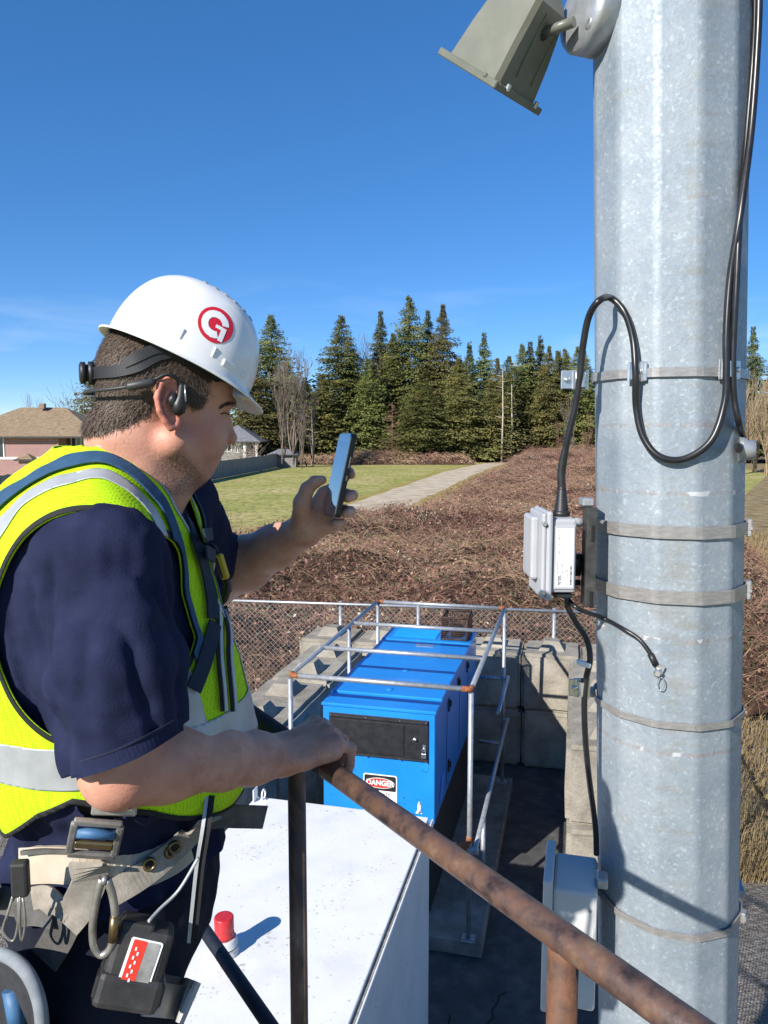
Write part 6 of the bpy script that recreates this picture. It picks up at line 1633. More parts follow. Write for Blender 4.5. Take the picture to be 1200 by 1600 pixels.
# drape: long folds running down from the shoulder and across the crook of the arm
dn = n3(V * np.array([1, 1, .38]), .045, 3) * .0075 + n3(V, .022, 8) * .0022 + n3(V * np.array([.5, .5, 1.2]), .06, 5) * .006
fold = np.abs(n3(V * np.array([1, 1, .30]) + np.array([0, 0, .02]) * V[:, :1], .055, 21)); dn += (np.minimum(fold, .35) - .2) * .030 * sstep(-(V[:, 2] - zv(800)), .0, .08)
V = V + nrm * dn[:, None]
h1_ = np.array(at(108, 1216, .93)); h2_ = np.array(at(294, 1130, .97)); hn = np.cross(h2_ - h1_, np.array([.25, 1, 0])); hn /= np.linalg.norm(hn); hn *= np.sign(hn[2])
sR = (V - h1_) @ hn
m2 = np.array(at(353, 890, 1.60)); axL = np.array(ElL.lerp(ShL, .4)) - m2; axL /= np.linalg.norm(axL); sL = (V - m2) @ axL
s_ = np.full(len(V), 1.0); isR = rs_ < ts_ - .002; isL = (ls_ < ts_ - .002) & (ls_ < rs_); s_[isR] = sR[isR]; s_[isL] = sL[isL]
V1, F1 = clip(V, F, s_)
tl = tloc(V1.astype(np.float32)); nk = np.sqrt((tl[:, 0] + .0) ** 2 + (tl[:, 1] * .95) ** 2); zc = zv(748) + tl[:, 0] * -.55
V1, F1 = clip(V1, F1, np.maximum(nk - .090, zc - tl[:, 2]))
V1, F1 = clip(V1, F1, V1[:, 2] - zv(1325)); SV, SF = V1, F1
shirt = solid(np_mesh('shirt', V1, F1, M_SHIRT, person), .003)
# sleeve hem stitching
# ---- trousers
M_TROU = mat('dark_trousers', [(0.3, (0.006, 0.008, 0.015)), (0.5, (0.011, 0.014, 0.025)), (0.7, (0.02, 0.024, 0.04))], 9, 0.88, bump=.5, bscale=300, bdist=.001, spec=.2)
def trou_sdf(P): return smin(torso_sdf(P) - .003, legs_sdf(P), .05)
V, Q = surfnets(trou_sdf, (NB.x - .32, .90, 2.78), (NB.x + .32, 1.52, HC - .40), .0085); F = tri(Q); nrm = vnormals(V, F)
V = V + nrm * (n3(V * np.array([1, 1, .5]), .05, 2) * .008 + n3(V, .025, 4) * .003)[:, None]
V1, F1 = clip(V, F, zv(1270) - V[:, 2]); V1, F1 = clip(V1, F1, V1[:, 2] - 2.82); TV, TF_ = V1, F1
solid(np_mesh('trousers', V1, F1, M_TROU, person), .003)
M_BOOT = mat('boot_leather', (0.03, 0.022, 0.016), 8, 0.6)
for s, (u, Y) in ((-1, (190, 1.09)), (1, (215, 1.33))):
    k_ = at(u - 10, 1500, Y); p0 = Vector((k_.x - .06, k_.y, HC - 1.6))
    def boot(P, p0=p0): return smax(smin(rc(P, p0 + ZD * .05, p0 + ZD * .17, .058, .06), rc(P, p0 + ZD * .045 - TF * .02, p0 + TF * .17 + ZD * .04, .05, .046), .03), -(P[..., 2] - (HC - 1.6 + .001)), .004)
    V, Q = surfnets(boot, p0 + Vector((-.1, -.12, -.01)), p0 + Vector((.26, .14, .25)), .010); np_mesh('boot', V, Q, M_BOOT, person)

# ---- hi-vis vest
def lime_mat():
    m = mat('lime_mesh', [(0.3, (0.42, 0.68, 0.010)), (0.6, (0.50, 0.78, 0.014)), (0.8, (0.56, 0.84, 0.02))], 10, 0.75, spec=.2)
    t = m.node_tree; N = t.nodes; lk = t.links.new; b = N['Principled BSDF']; src = b.inputs['Base Color'].links[0].from_socket
    tcn = N.new('ShaderNodeTexCoord'); v = N.new('ShaderNodeTexVoronoi'); v.inputs['Scale'].default_value = 250; v.inputs['Randomness'].default_value = .25; lk(tcn.outputs['Object'], v.inputs['Vector'])
    r = N.new('ShaderNodeValToRGB'); r.color_ramp.elements[0].position = .12; r.color_ramp.elements[0].color = (.38, .46, .3, 1); r.color_ramp.elements[1].position = .38; r.color_ramp.elements[1].color = (1, 1, 1, 1); lk(v.outputs['Distance'], r.inputs['Fac'])
    mx_ = N.new('ShaderNodeMixRGB'); mx_.blend_type = 'MULTIPLY'; mx_.inputs[0].default_value = 1; lk(src, mx_.inputs[1]); lk(r.outputs[0], mx_.inputs[2]); lk(mx_.outputs[0], b.inputs['Base Color'])
    bp = N.new('ShaderNodeBump'); bp.inputs['Strength'].default_value = .5; bp.inputs['Distance'].default_value = .001; lk(v.outputs['Distance'], bp.inputs['Height']); lk(bp.outputs[0], b.inputs['Normal'])
    return m
M_LIME = lime_mat()
M_TAPE = mat('reflective_tape', [(0.3, (0.34, 0.36, 0.37)), (0.7, (0.46, 0.48, 0.49))], 20, 0.45, metal=.25, bump=.1, bscale=200, bdist=.0006)
M_BIND = mat('black_binding', (0.012, 0.012, 0.013), 30, 0.85)
M_STRAPB = mat('blue_webbing', [(0.3, (0.014, 0.055, 0.115)), (0.7, (0.022, 0.08, 0.16))], 60, 0.8, bump=.4, bscale=350, bdist=.001)
def vest_sdf(P):
    p = tloc(P); d = torso_sdf(P) - .019
    return smin(d, ell(p, (.0, 0, zv(1180)), (.183, .200, .10)), .05)         # hangs straight below the belly
V, Q = surfnets(vest_sdf, (NB.x - .34, .93, HC - .82), (NB.x + .28, 1.50, HC - .02), .0062); F = tri(Q); nrm = vnormals(V, F)
V = V + nrm * (n3(V * np.array([1, 1, .45]), .07, 12) * .007 + n3(V, .03, 15) * .0018)[:, None]
V = lap(V, F, 2)
def armhole(V):
    tl = tloc(V.astype(np.float32)); s = np.full(len(V), 9.0); f, l, z = tl[:, 0], tl[:, 1], tl[:, 2]
    fc, zc_ = -.018, zv(968, 1.04); r_ = (f - fc) / .127; q_ = (z - zc_) / .156
    r_ = r_ + .0; s_ = np.sqrt(r_ ** 2 + q_ ** 2) - 1; s_ = s_ * .15
    return np.maximum(s_, .115 + .045 * sstep(np.abs(q_), .5, 1.0) - np.abs(l))
def neckhole(V):
    tl = tloc(V.astype(np.float32)); f, l, z = tl[:, 0], tl[:, 1], tl[:, 2]
    s1 = np.sqrt((f + .005) ** 2 + (l * .92) ** 2) - .082
    s1 = np.maximum(s1, (zv(752) + f * -.55) - z)
    vee = np.abs(l) - np.clip((z - zv(985)) / (zv(790) - zv(985)), 0, 1) * .080          # V neck in front
    vee = np.where(f > .03, vee, 1.0); return np.minimum(s1, vee)
def bottom(V):
    tl = tloc(V.astype(np.float32)); f = tl[:, 0]
    zb_ = np.interp(f, [-.3, -.16, -.10, -.05, .05, .2], [zv(1330, 1.1), zv(1300, 1.05), zv(1262, 1.02), zv(1246, 1.0), zv(1250, 1.05), zv(1256, 1.2)]); return V[:, 2] - zb_
V, F = clip(V, F, armhole(V)); V, F = clip(V, F, neckhole(V)); V, F = clip(V, F, bottom(V))
vest = solid(np_mesh('safety_vest', V, F, M_LIME, person), .0025)
VV, VF = V, F
def overlay(name, s_list, off, m, parent, th=.0012):
    V, F = VV.copy(), VF.copy(); n0 = vnormals(V, F); V = V + n0 * off
    for s_ in s_list: V, F = clip(V, F, s_(V))
    if len(F) == 0: return None
    return solid(np_mesh(name, V, F, m, parent), th, 1.0)
def lslab(side, a, b_): return [lambda V: (tloc(V.astype(np.float32))[:, 1] * side - a), lambda V: (b_ - tloc(V.astype(np.float32))[:, 1] * side)]
zt1 = at(130, 1160, 1.0).z; zt0 = at(130, 1226, 1.0).z
for sd_ in (-1, 1): overlay('reflective_tape', lslab(sd_, .144, .168) + [lambda V: V[:, 2] - zt1 + .002], .0012, M_TAPE, vest)
overlay('reflective_tape', [lambda V: V[:, 2] - zt0, lambda V: zt1 - V[:, 2]], .0016, M_TAPE, vest)
for sd_ in (-1, 1): overlay('armhole_binding', [lambda V: .007 - armhole(V), lambda V: tloc(V.astype(np.float32))[:, 1] * sd_], .0010, M_BIND, vest)
overlay('neck_binding', [lambda V: .007 - neckhole(V)], .0010, M_TAPE, vest)
overlay('hem_binding', [lambda V: .008 - bottom(V)], .0012, M_BIND, vest)
harn = empty('body_harness', TP(0, -.2, zv(1420)), 'fall-arrest harness with blue shoulder straps and tan waist webbing worn over the vest', 'harness')
for sd_ in (-1, 1): overlay('shoulder_strap', lslab(sd_, .110, .135) + [lambda V: V[:, 2] - zv(1005)], .0042, M_STRAPB, harn, .0022)

# ================================================================== hard hat
M_HAT = mat('white_hat_plastic', [(0.3, (0.74, 0.74, 0.74)), (0.7, (0.80, 0.80, 0.80))], 12, 0.28, rvar=.06, coat=.2, bump=.02, bscale=90, bdist=.001)
M_HATRED = mat('red_sticker', (0.60, 0.018, 0.035), 5, 0.35); M_HATWH = mat('white_sticker', (0.80, 0.80, 0.80), 5, 0.35)
tlt = math.atan2(118, 248); HS = (HF * math.cos(tlt) - ZD * math.sin(tlt)); HNm = (HF * math.sin(tlt) + ZD * math.cos(tlt)); HB = HP(25, 0, 67)
HA, HW, HH, pS, pV, s0_ = .113, .100, .127, 2.25, 2.35, -.007
def hat(s, l, n): return HB + HS * s + HL * l + HNm * n
def dome(rho, th):
    c, s = math.cos(th), math.sin(th); q = (abs(c) ** pS + abs(s) ** pS) ** (-1 / pS)
    sx_ = HA * rho * q * c; lx = HW * rho * q * s; n = HH * max(0, 1 - rho ** pV) ** (1 / pV)
    n += .0035 * math.exp(-(lx / .011) ** 2) * (1 if rho < .75 else max(0, (0.95 - rho) / .2))
    return s0_ + sx_, lx, n
hatE = empty('hard_hat', HB, 'white hard hat with a red round letter sticker on the side worn by the worker', 'hard hat')
nth, rows = 72, 22; vs = [hat(*dome(0.0, 0))]; fs = []
rhos = [math.sin(PI / 2 * (i + 1) / rows) for i in range(rows)]
for r_ in rhos:
    for j in range(nth): vs.append(hat(*dome(r_, 2 * PI * j / nth)))
def brim_w(th):
    c = math.cos(th); return .0065 + .026 * max(0, c) ** 2.2 + .006 * max(0, -c) ** 2
for (fr_, dn_) in ((.15, .004), (.55, .004), (1.0, .001)):
    for j in range(nth):
        th = 2 * PI * j / nth; s, l, n = dome(1.0, th); k_ = brim_w(th) * fr_; rr_ = math.hypot(s - s0_, l)
        vs.append(hat(s + (s - s0_) / rr_ * k_, l + l / rr_ * k_, -.0015 - (.010 * max(0, math.cos(th)) ** 2) * fr_ - .003 * fr_))
nr = rows + 3
for j in range(nth): fs.append((0, 1 + j, 1 + (j + 1) % nth))
for i in range(nr - 1):
    for j in range(nth): a = 1 + i * nth; fs.append((a + j, a + nth + j, a + nth + (j + 1) % nth, a + (j + 1) % nth))
sh = MB().raw(vs, fs, None, True).build('shell', M_HAT, hatE); solid(sh, .0028, -1)
def hat_side(s, n, off=0.0, side=-1):
    n = min(max(n, 0), HH * .995); rho = (1 - (n / HH) ** pV) ** (1 / pV); k_ = rho ** pS - (abs(s - s0_) / HA) ** pS
    l = HW * max(k_, 0) ** (1 / pS); return hat(s, side * (l + off), n)
# sticker: red disc with a white G
lc = (.006, .060); Rl = .0268; n_ = 64
def is_white(x, y):
    x += .05; r = math.hypot(x, y); a = math.degrees(math.atan2(y, x))
    if .39 < r < .77 and not (-58 < a < 16): return True
    if 0.04 < x < .66 and -.17 < y < .04: return True
    if .40 < x < .66 and -.74 < y < .04: return True
    return False
def side_pt(x, y, off): return hat_side(lc[0] + x * Rl, lc[1] + y * Rl, off)
vs = []; fs = []; rings = 10; seg = 48
for i in range(rings + 1):
    for j in range(seg): r_ = i / rings; vs.append(side_pt(r_ * math.cos(2 * PI * j / seg), r_ * math.sin(2 * PI * j / seg), .0006))
for i in range(rings):
    for j in range(seg): fs.append((i * seg + j, i * seg + (j + 1) % seg, (i + 1) * seg + (j + 1) % seg, (i + 1) * seg + j))
stk = MB().raw(vs, fs, None, True).build('sticker', M_HATRED, hatE)
vs = []; fs = []; ix = {}
def gp(i, j):
    if (i, j) not in ix: ix[(i, j)] = len(vs); vs.append(side_pt(-1 + 2 * i / n_, -1 + 2 * j / n_, .0011))
    return ix[(i, j)]
for i in range(n_):
    for j in range(n_):
        if is_white(-1 + 2 * (i + .5) / n_, -1 + 2 * (j + .5) / n_): fs.append((gp(i, j), gp(i + 1, j), gp(i + 1, j + 1), gp(i, j + 1)))
MB().raw(vs, fs, None, True).build('letter', M_HATWH, stk)
# vent slots along the crown, side lugs
for k_ in range(6):
    s = -.030 + k_ * .0165; c_ = hat_side(s, HH * (.945 - .013 * abs(k_ - .5) ** 1.35), 0); c2 = hat_side(s + .008, HH * (.945 - .013 * abs(k_ + .1) ** 1.35), 0)
    MB().tube([c_ + HNm * .0005 - HL * .0002, c2 + HNm * .0005 - HL * .0002], .0010, 6).build('vent_slot', M_GASK, hatE)
for s, n, w_, h_ in ((-.034, .024, .0085, .017), (.045, .016, .022, .011), (.018, .022, .004, .016), (.072, .017, .008, .010)):
    p0 = hat_side(s, n, -.002); p1 = hat_side(s + .004, n, -.002); tg = (p1 - p0).normalized(); nn = tg.cross(HNm).normalized()
    MB().box((0, 0, 0), (w_, .008, h_), frame(p0, tg, nn, nn.cross(tg)), .002, 2).build('side_lug', M_HAT, hatE)
# suspension: sweat band, ratchet strap, knob
def ring(path, w, th, name, m, side):
    pts = smooth_path([HP(*p) for p in path], 6); MB().ribbon(pts, side, w, th).build(name, m, hatE)
M_SUSP = mat('black_nylon', [(0.3, (0.010, 0.010, 0.012)), (0.7, (0.022, 0.022, 0.025))], 20, 0.5)
ring([(98, 0, 34), (88, -36, 38), (62, -62, 48), (28, -79, 64), (-8, -84, 80)], .018, .0025, 'sweat_band', M_SUSP, HNm); ring([(98, 0, 34), (88, 36, 38), (62, 62, 48), (28, 79, 64), (-8, 84, 80)], .018, .0025, 'sweat_band', M_SUSP, HNm)
for s in (-1, 1):
    ring([(-2, s * 84, 80), (-28, s * 83, 72), (-52, s * 77, 58), (-78, s * 61, 51), (-98, s * 38, 50), (-108, s * 12, 50)], .017, .0030, 'ratchet_strap', M_SUSP, ZD)
    ring([(6, s * 85, 84), (-26, s * 85, 82), (-52, s * 79, 70), (-70, s * 69, 61)], .014, .0028, 'ratchet_strap', M_SUSP, ZD)
MB().lathe([(.017, 0), (.017, .007), (.0125, .008), (.0125, .011), (.016, .0115), (.016, .018), (.012, .020)], 20, frame(HP(-106, -2, 51), HL, ZD, -HF)).build('ratchet_knob', M_SUSP, hatE)
# ================================================================== headset
hd = empty('headset', HP(-60, -74, 20), 'thin black neckband headset hooked over the ear', 'headset')
M_HS = mat('dark_grey_silicone', [(0.3, (0.02, 0.021, 0.022)), (0.7, (0.04, 0.041, 0.042))], 30, 0.5)
MB().tube(smooth_path([HP(*p) for p in [(-120, 0, 22), (-115, -32, 23), (-97, -60, 24), (-72, -79, 27), (-48, -87, 31), (-30, -92, 39), (-14, -94, 46), (2, -87, 38), (7, -85, 22)]], 6), .0026, 8).build('band', M_HS, hd)
MB().tube(smooth_path([HP(*p) for p in [(-120, 0, 22), (-115, 32, 23), (-97, 60, 24), (-72, 79, 27), (-48, 87, 31), (-30, 92, 39), (-14, 94, 46), (2, 87, 38), (7, 85, 22)]], 6), .0026, 8).build('band', M_HS, hd)
MB().tube([HP(-70, -83, 28), HP(-66, -84, 28), HP(-36, -91, 34), (HP(-30, -92, 37))], [.003, .0062, .0066, .003], 12).build('battery_module', M_HS, hd)
MB().tube([HP(7, -84, 36), HP(7, -85, 30), HP(5, -87, 14), HP(2, -88, 4), HP(0, -87, -6), HP(-1, -86, -11)], [.003, .0055, .0075, .0105, .0095, .004], 16).build('earpiece', M_RUBBER, hd)
MB().tube([HP(-4, -88, 20), HP(-7, -87, 10), HP(-6, -87, 0)], [.004, .0085, .004], 12).build('ear_plug', M_RUBBER, hd)
MB().tube([HP(10, -91, 32), HP(10, -94, 8)], .0013, 6).build('accent_strip', M_CLIP, hd)
# ================================================================== smartphone
pt_, pbm = at(545, 677, 1.432), at(518, 808, 1.418); PV = (pt_ - pbm).normalized(); PN = Vector((-.93, -.35, .10)); PN = (PN - PV * PN.dot(PV)).normalized(); PW = PV.cross(PN); 
if PW.y > 0: PW = -PW
PL_ = (pt_ - pbm).length * .99; PWd = .074; PTh = .0095; pcn = (pt_ + pbm) / 2
FP_ = frame(pcn, PW, PV, PN)
phn = empty('smartphone', pbm, 'dark smartphone held upright in the raised hand', 'phone')
M_PHB = mat('phone_case', [(0.3, (0.010, 0.010, 0.011)), (0.7, (0.02, 0.02, 0.022))], 20, 0.4); M_PHS = mat('phone_glass', (0.55, 0.56, 0.58), 5, 0.03, metal=.85); M_PHM = mat('phone_metal', (0.35, 0.34, 0.32), 5, 0.25, metal=.9)
MB().prism(rrect(PWd, PL_, .009, 5), PTh, FP_ @ Matrix.Translation((0, 0, -PTh / 2))).build('case', M_PHB, phn)
MB().prism(rrect(PWd * .985, PL_ * .992, .0085, 5), .0014, FP_ @ Matrix.Translation((0, 0, PTh / 2))).build('bezel', M_PHM, phn)
MB().prism(rrect(PWd * .955, PL_ * .978, .008, 5), .0006, FP_ @ Matrix.Translation((0, 0, PTh / 2 + .0014))).build('screen', M_PHS, phn)
for y_, h_ in ((.025, .022), (-.004, .010)): MB().box((PWd / 2 + .0006, y_, -.0005), (.0022, h_, .003), FP_, .0006).build('side_button', M_PHM, phn)

# ================================================================== gear on the harness and belt
allV = []; allF = []; bs = 0
for V_, F_ in ((VV, VF), (SV, SF), (TV, TF_)): allV += [tuple(p) for p in V_]; allF += [tuple(int(i) + bs for i in f) for f in F_]; bs += len(V_)
BVH = BVHTree.FromPolygons(allV, allF)
def hit(u, v, off=.006, fallback=1.0):
    d = ray(u, v).normalized(); loc, nrm, _, _ = BVH.ray_cast(Vector((0, 0, HC)), d, 2.2)
    if loc is None: return at(u, v, fallback), -d
    if nrm.dot(d) > 0: nrm = -nrm
    nrm = (nrm - d * .35).normalized(); return loc + nrm * off, nrm
def strap(name, pix, w, m, parent, off=.007, th=.0028, n=5, fb=1.0):
    pn = [hit(u, v, off, fb) for u, v in pix]; pts = smooth_path([p for p, _ in pn], n); nn = smooth_path([q for _, q in pn], n); side = []
    for i, p in enumerate(pts):
        t_ = (pts[min(i + 1, len(pts) - 1)] - pts[max(i - 1, 0)]).normalized(); side.append(nn[i].cross(t_).normalized())
    return MB().ribbon(pts, side, w, th).build(name, m, parent)
M_WEBT = mat('tan_webbing', [(0.3, (0.20, 0.175, 0.14)), (0.6, (0.32, 0.285, 0.235)), (0.8, (0.40, 0.36, 0.30))], 40, 0.85, bump=.5, bscale=380, bdist=.0012)
M_WEBG = mat('grey_webbing', [(0.3, (0.055, 0.052, 0.048)), (0.7, (0.12, 0.115, 0.105))], 40, 0.85, bump=.5, bscale=380, bdist=.0012)
M_PADB = mat('beige_pad', [(0.3, (0.40, 0.34, 0.26)), (0.7, (0.50, 0.44, 0.35))], 20, 0.85)
M_BRONZE = mat('bronze_ring', [(0.3, (0.16, 0.11, 0.05)), (0.7, (0.26, 0.19, 0.09))], 20, 0.35, metal=.8)
M_BLUEP = mat('blue_roller', [(0.3, (0.03, 0.10, 0.22)), (0.7, (0.06, 0.16, 0.30))], 50, 0.55)
M_WORNS = mat('worn_steel', [(0.3, (0.22, 0.20, 0.18)), (0.6, (0.42, 0.40, 0.37)), (0.8, (0.55, 0.53, 0.5))], 35, 0.42, metal=.75, rvar=.12)
M_SEAM = mat('navy_thread', (0.010, 0.012, 0.036), 5, 0.9)
M_STRAPSH = mat('shaded_blue_webbing', [(0.3, (0.008, 0.018, 0.036)), (0.7, (0.014, 0.03, 0.055))], 60, 0.85, bump=.4, bscale=350, bdist=.001)  # darker copy of the blue webbing, chest shade put into its colour
strap('waist_pad', [(38, 1352), (75, 1348), (118, 1350), (165, 1356), (215, 1358), (262, 1340), (292, 1318)], .050, M_PADB, harn, .006, .008)
strap('pad_edge', [(42, 1328), (75, 1324), (118, 1326)], .006, M_WEBG, harn, .010, .006)
strap('waist_belt', [(172, 1395), (205, 1375), (238, 1350), (268, 1322), (292, 1298), (322, 1270)], .036, M_WEBT, harn, .015, .004)
for u, v in ((231, 1343), (252, 1326), (269, 1312)):
    p, n_ = hit(u, v, .020); z_ = n_; x_ = z_.cross(ZD).normalized(); y_ = z_.cross(x_)
    MB().lathe([(.0098, -.003), (.0098, .0015), (.0075, .0025), (.0055, .001), (.0055, -.003)], 18, frame(p, x_, y_, z_)).build('grommet', M_BRONZE, harn)
    MB().lathe([(.005, -.002), (.005, .0012)], 12, frame(p, x_, y_, z_)).build('grommet_hole', M_DARK, harn)
strap('rear_belt', [(-20, 1396), (0, 1400), (30, 1408), (62, 1412)], .036, M_WEBG, harn, .015, .004)
strap('hip_strap', [(146, 1330), (136, 1365), (124, 1405), (112, 1440)], .047, M_WEBT, harn, .024, .005)  # upper length of the grey-brown strap, its sunlit tone put into the tan
strap('strap_tail', [(118, 1425), (100, 1458), (84, 1492)], .044, M_WEBG, harn, .020, .004)
strap('leg_strap', [(95, 1430), (70, 1425), (40, 1418)], .030, M_WEBG, harn, .022, .004)
strap('fold_loop', [(70, 1392), (88, 1398), (104, 1412), (100, 1428)], .030, M_WEBT, harn, .026, .005)
p, n_ = hit(152, 1292, .020); x_ = Vector((.94, .12, -.27)); x_ = (x_ - n_ * x_.dot(n_)).normalized(); y_ = n_.cross(x_); BF = frame(p, x_, y_, n_)
q = MB()
for (cx_, cy_, lx, ly) in ((0, .030, .062, .010), (0, -.030, .062, .010), (-.029, 0, .010, .056), (.029, 0, .010, .056)): q.box((cx_, cy_, 0), (lx, ly, .008), BF, .0025, 2)
bkl = q.build('buckle', M_WORNS, harn)
MB().tube([(-.024, .012, .002), (.024, .012, .002)], .0068, 12, BF).build('roller', M_BLUEP, bkl)
MB().box((0, -.010, .001), (.050, .013, .007), BF, .002).build('cross_bar', M_BRONZE, bkl)
p2, n2_ = hit(182, 1254, .016); x2 = Vector((.97, .1, -.1)); x2 = (x2 - n2_ * x2.dot(n2_)).normalized(); B2 = frame(p2, x2, n2_.cross(x2), n2_)
MB().box((0, 0, 0), (.058, .024, .007), B2, .002).build('adjuster', M_WORNS, harn); MB().box((.010, .002, .005), (.028, .014, .004), B2, .0015).build('adjuster_tab', M_CLIP, harn)
strap('adjuster_web', [(196, 1236), (184, 1254), (168, 1276)], .034, M_WEBG, harn, .010, .004)
strap('cross_strap', [(330, 975), (322, 1010), (311, 1045), (298, 1078)], .024, M_STRAPSH, harn, .009, .003)
strap('chest_web', [(286, 812), (300, 850), (312, 890), (322, 930), (326, 968)], .022, M_STRAPSH, harn, .010, .004, fb=1.28)
strap('chest_loop', [(296, 842), (310, 836), (318, 850), (312, 868), (300, 866)], .020, M_STRAPSH, harn, .028, .003, fb=1.27)
tabp = [at(300, 1286, 1.13), at(340, 1276, 1.14), at(380, 1276, 1.16), at(414, 1277, 1.18)]
MB().ribbon(smooth_path(tabp, 4), Vector((.1, .12, 1)), .036, .003).build('loose_strap_end', M_WEBG, harn)
# lanyard
lan = empty('lanyard', hit(345, 1100)[0], 'pair of thin grey and black lanyard straps hanging down the front of the vest', 'lanyard')
for k_, (dx, w_, m_) in enumerate(((0, .013, M_BIND), (1, .0055, M_TAPE), (15, .013, M_BIND), (16, .0055, M_TAPE))):
    strap('strap', [(334 + dx, 948), (336 + dx, 985), (338 + dx, 1030), (342 + dx, 1075), (345 + dx, 1112)], w_, m_, lan, .008 + .003 * (k_ % 2), .0022, fb=1.26)
for dx, w_, m_ in ((0, .014, M_BIND), (-4, .005, M_TAPE)):
    pts = [at(328 + dx, 1243, 1.06), at(322 + dx, 1290, 1.035), at(313 + dx, 1345, 1.03), at(306 + dx, 1410, 1.03), at(300 + dx, 1470, 1.03)]
    MB().ribbon(smooth_path([p - Vector((0, .004 if dx else 0, 0)) for p in pts], 4), Vector((1, .1, 0)), w_, .002).build('strap', m_, lan)
MB().tube(smooth_path([at(310, 1340, 1.0), at(280, 1390, .99), at(250, 1420, .97), at(232, 1440, .95)], 5), .0022, 6).build('cord', M_TAPE, lan)
# chest clip: black loop with yellow gate
clp = empty('snap_hook', at(345, 945, 1.27), 'black snap hook with a yellow gate clipped to the chest straps', 'snap hook')
YC = 1.265
MB().tube(smooth_path([at(314, 868, YC), at(316, 915, YC), at(323, 938, YC), at(337, 946, YC), at(351, 936, YC), at(356, 915, YC), at(354, 905, YC)], 6), .0058, 10).build('hook', M_RUBBER, clp)
MB().tube(smooth_path([at(318, 850, YC), at(332, 852, YC), at(340, 862, YC)], 5), .0035, 8).build('cord', M_RUBBER, clp)
MB().tube(smooth_path([at(317, 856, YC + .01), at(330, 864, YC + .01), at(333, 884, YC + .01), at(325, 904, YC + .01), at(316, 910, YC + .01)], 6), .0035, 8).build('wire_ring', M_WORNS, clp)
M_YEL = mat('yellow_plastic', [(0.3, (0.55, 0.36, 0.012)), (0.7, (0.65, 0.45, 0.02))], 30, 0.45)
ya, yb = at(341, 866, YC - .012), at(353, 905, YC - .012); yd = (yb - ya); yl = yd.length; yd.normalize(); ys_ = yd.cross(Vector((0, 1, 0))).normalized()
q = MB(); q.box((0, 0, 0), (.014, .012, yl), frame((ya + yb) / 2, ys_, ys_.cross(yd), yd), .003); q.build('gate', M_YEL, clp)
MB().box((-.003, -.0065, 0), (.003, .003, yl * .8), frame((ya + yb) / 2, ys_, ys_.cross(yd), yd), .001).build('gate_groove', M_RUBBER, clp)
# steel carabiner on the hip
kp = [(160, 1372), (151, 1405), (145, 1445), (147, 1478), (158, 1492), (171, 1484), (178, 1462), (180, 1430), (176, 1400), (168, 1374)]
kpts = smooth_path([at(u, v, .945) for u, v in kp], 5); kb = empty('carabiner', at(158, 1492, .945), 'large worn steel carabiner hanging from the belt beside the hip', 'carabiner')
MB().tube(kpts, .0052, 10, closed=False).build('ring', M_WORNS, kb)
MB().tube([at(180, 1432, .942), at(176, 1470, .942)], .0062, 10).build('gate', M_BRONZE, kb)
MB().tube([at(160, 1374, .945), at(168, 1376, .945)], .0065, 10).build('hinge', M_WORNS, kb)
# battery pack
M_PACK = mat('black_tool_plastic', [(0.3, (0.012, 0.012, 0.013)), (0.55, (0.026, 0.025, 0.025)), (0.8, (0.06, 0.057, 0.052))], 25, 0.6, bump=.3, bscale=120, bdist=.001)
bc = at(212, 1508, .955); bx_ = Vector((.93, .18, -.30)).normalized(); bn_ = Vector((.20, -.95, .22)); bn_ = (bn_ - bx_ * bn_.dot(bx_)).normalized(); by_ = bn_.cross(bx_); BP = frame(bc, bx_, by_, bn_)
bat = empty('battery_pack', bc - ZD * .06, 'black power-tool battery with a red label hanging at the hip', 'battery pack')
MB().box((0, 0, -.012), (.078, .100, .052), BP, .010, 2).build('case', M_PACK, bat)
MB().box((.0, -.030, -.012), (.086, .046, .060), BP, .009, 2).build('foot', M_PACK, bat)
MB().box((-.012, .048, -.008), (.046, .016, .040), BP, .005, 2).build('rail', M_PACK, bat)
for s in (-1, 1): MB().box((s * .040, -.028, .0), (.010, .030, .030), BP, .003).build('release_button', M_RUBBER, bat)
LBm = BP @ Matrix.Translation((.004, .006, .0145)) @ Matrix.Rotation(-.05, 4, 'Z')
stq = MB().prism(rrect(.042, .066, .003, 3), .0012, LBm).build('label_plate', M_WHITEP, bat)
MB().prism([(x - .0085, y) for x, y in rrect(.018, .062, .002, 3)], .0008, LBm @ Matrix.Translation((0, 0, .0012))).build('red_panel', M_REDINK, stq)
MB().prism([(x + .0095, y) for x, y in rrect(.017, .062, .002, 3)], .0008, LBm @ Matrix.Translation((0, 0, .0012))).build('grey_panel', M_GASK, stq)
q = MB()
for i in range(9): q.box((-.0085 + (i % 2) * .004 - .003, -.024 + i * .0055, .0024), (.0022, .0042, .0006), LBm)
q.build('print_marks', M_WHITEP, stq)['kind'] = 'stuff'
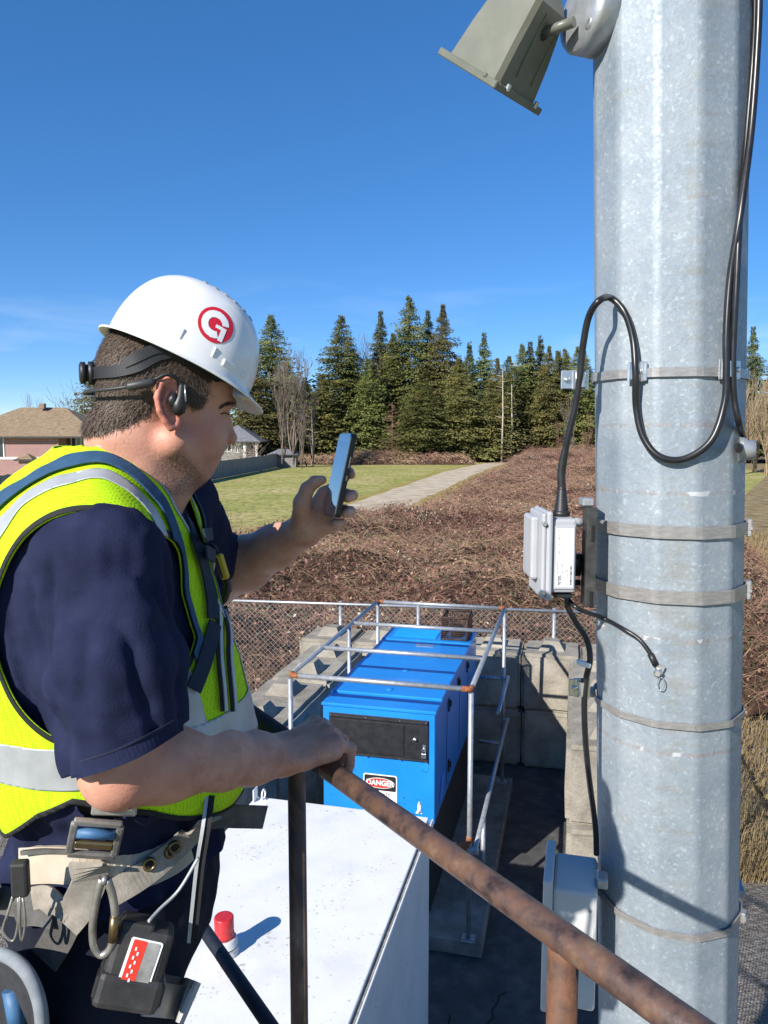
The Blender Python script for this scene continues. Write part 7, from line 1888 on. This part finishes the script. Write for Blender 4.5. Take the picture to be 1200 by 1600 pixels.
# tool pouch
M_POUCH = mat('dark_canvas', [(0.3, (0.012, 0.013, 0.016)), (0.7, (0.03, 0.031, 0.035))], 30, 0.9, bump=.4, bscale=300, bdist=.001)
M_RIM = mat('grey_felt_rim', [(0.3, (0.15, 0.17, 0.19)), (0.7, (0.26, 0.28, 0.30))], 30, 0.9)
pou = empty('tool_pouch', at(10, 1640, .95), 'dark tool pouch with a grey padded rim at the lower left corner', 'tool pouch')
rim = [at(-60, 1500, 1.0), at(-20, 1488, .96), at(15, 1496, .93), at(42, 1520, .91), at(60, 1560, .90), at(66, 1610, .90), at(60, 1660, .91)]
MB().tube(smooth_path(rim, 6), .0085, 10).build('rim', M_RIM, pou)
pb3 = smooth_path(rim, 6); vs = []; fs = []
for p in pb3: vs += [p, p + Vector((.01, .015, -.10)), p + Vector((-.02, .03, -.22))]
for i in range(len(pb3) - 1):
    for j in range(2): fs.append((i * 3 + j, (i + 1) * 3 + j, (i + 1) * 3 + j + 1, i * 3 + j + 1))
solid(MB().raw(vs, fs, None, True).build('bag', M_POUCH, pou), .004)
MB().tube([at(18, 1545, .945), at(30, 1610, .935)], .012, 10).build('tool_handle', M_BLUEP, pou)
# belt snap with wire loops
bsn = empty('belt_clip', at(30, 1400, .95), 'dark belt clip with thin wire loops at the left hip', 'belt clip')
cq = at(32, 1372, .955); MB().box((0, 0, 0), (.022, .016, .048), frame(cq, Vector((1, .1, 0)).normalized(), Vector((-.1, 1, 0)).normalized(), ZD), .004, 2).build('clip_body', M_PACK, bsn)
for dx in (-9, 9): MB().tube(smooth_path([at(26 + dx * .6, 1398, .95), at(22 + dx, 1425, .945), at(18 + dx * 1.5, 1455, .945), at(28 + dx * .8, 1470, .945), at(34 + dx * .6, 1440, .945), at(32 + dx * .4, 1402, .95)], 5), .0018, 6).build('wire_loop', M_WORNS, bsn)
strap('sleeve_hem', [(120, 1203), (150, 1194), (185, 1182), (220, 1166), (252, 1148), (282, 1128)], .022, M_SHIRT, person, .0012, .003)
strap('hem_stitch', [(122, 1190), (150, 1182), (184, 1170), (218, 1154), (250, 1137), (270, 1124)], .0022, M_SEAM, person, .0018, .0016)
# thigh pad
M_CUFF = mat('pale_grey_canvas', [(0.3, (0.34, 0.33, 0.31)), (0.7, (0.46, 0.45, 0.43))], 25, 0.9, bump=.3, bscale=300, bdist=.001)
strap('thigh_cuff', [(226, 1552), (252, 1556), (276, 1560), (290, 1564), (299, 1568)], .052, M_CUFF, person, .010, .004)
strap('cuff_hem', [(228, 1522), (252, 1526), (276, 1530), (290, 1534), (300, 1538)], .010, M_WEBG, person, .013, .004)
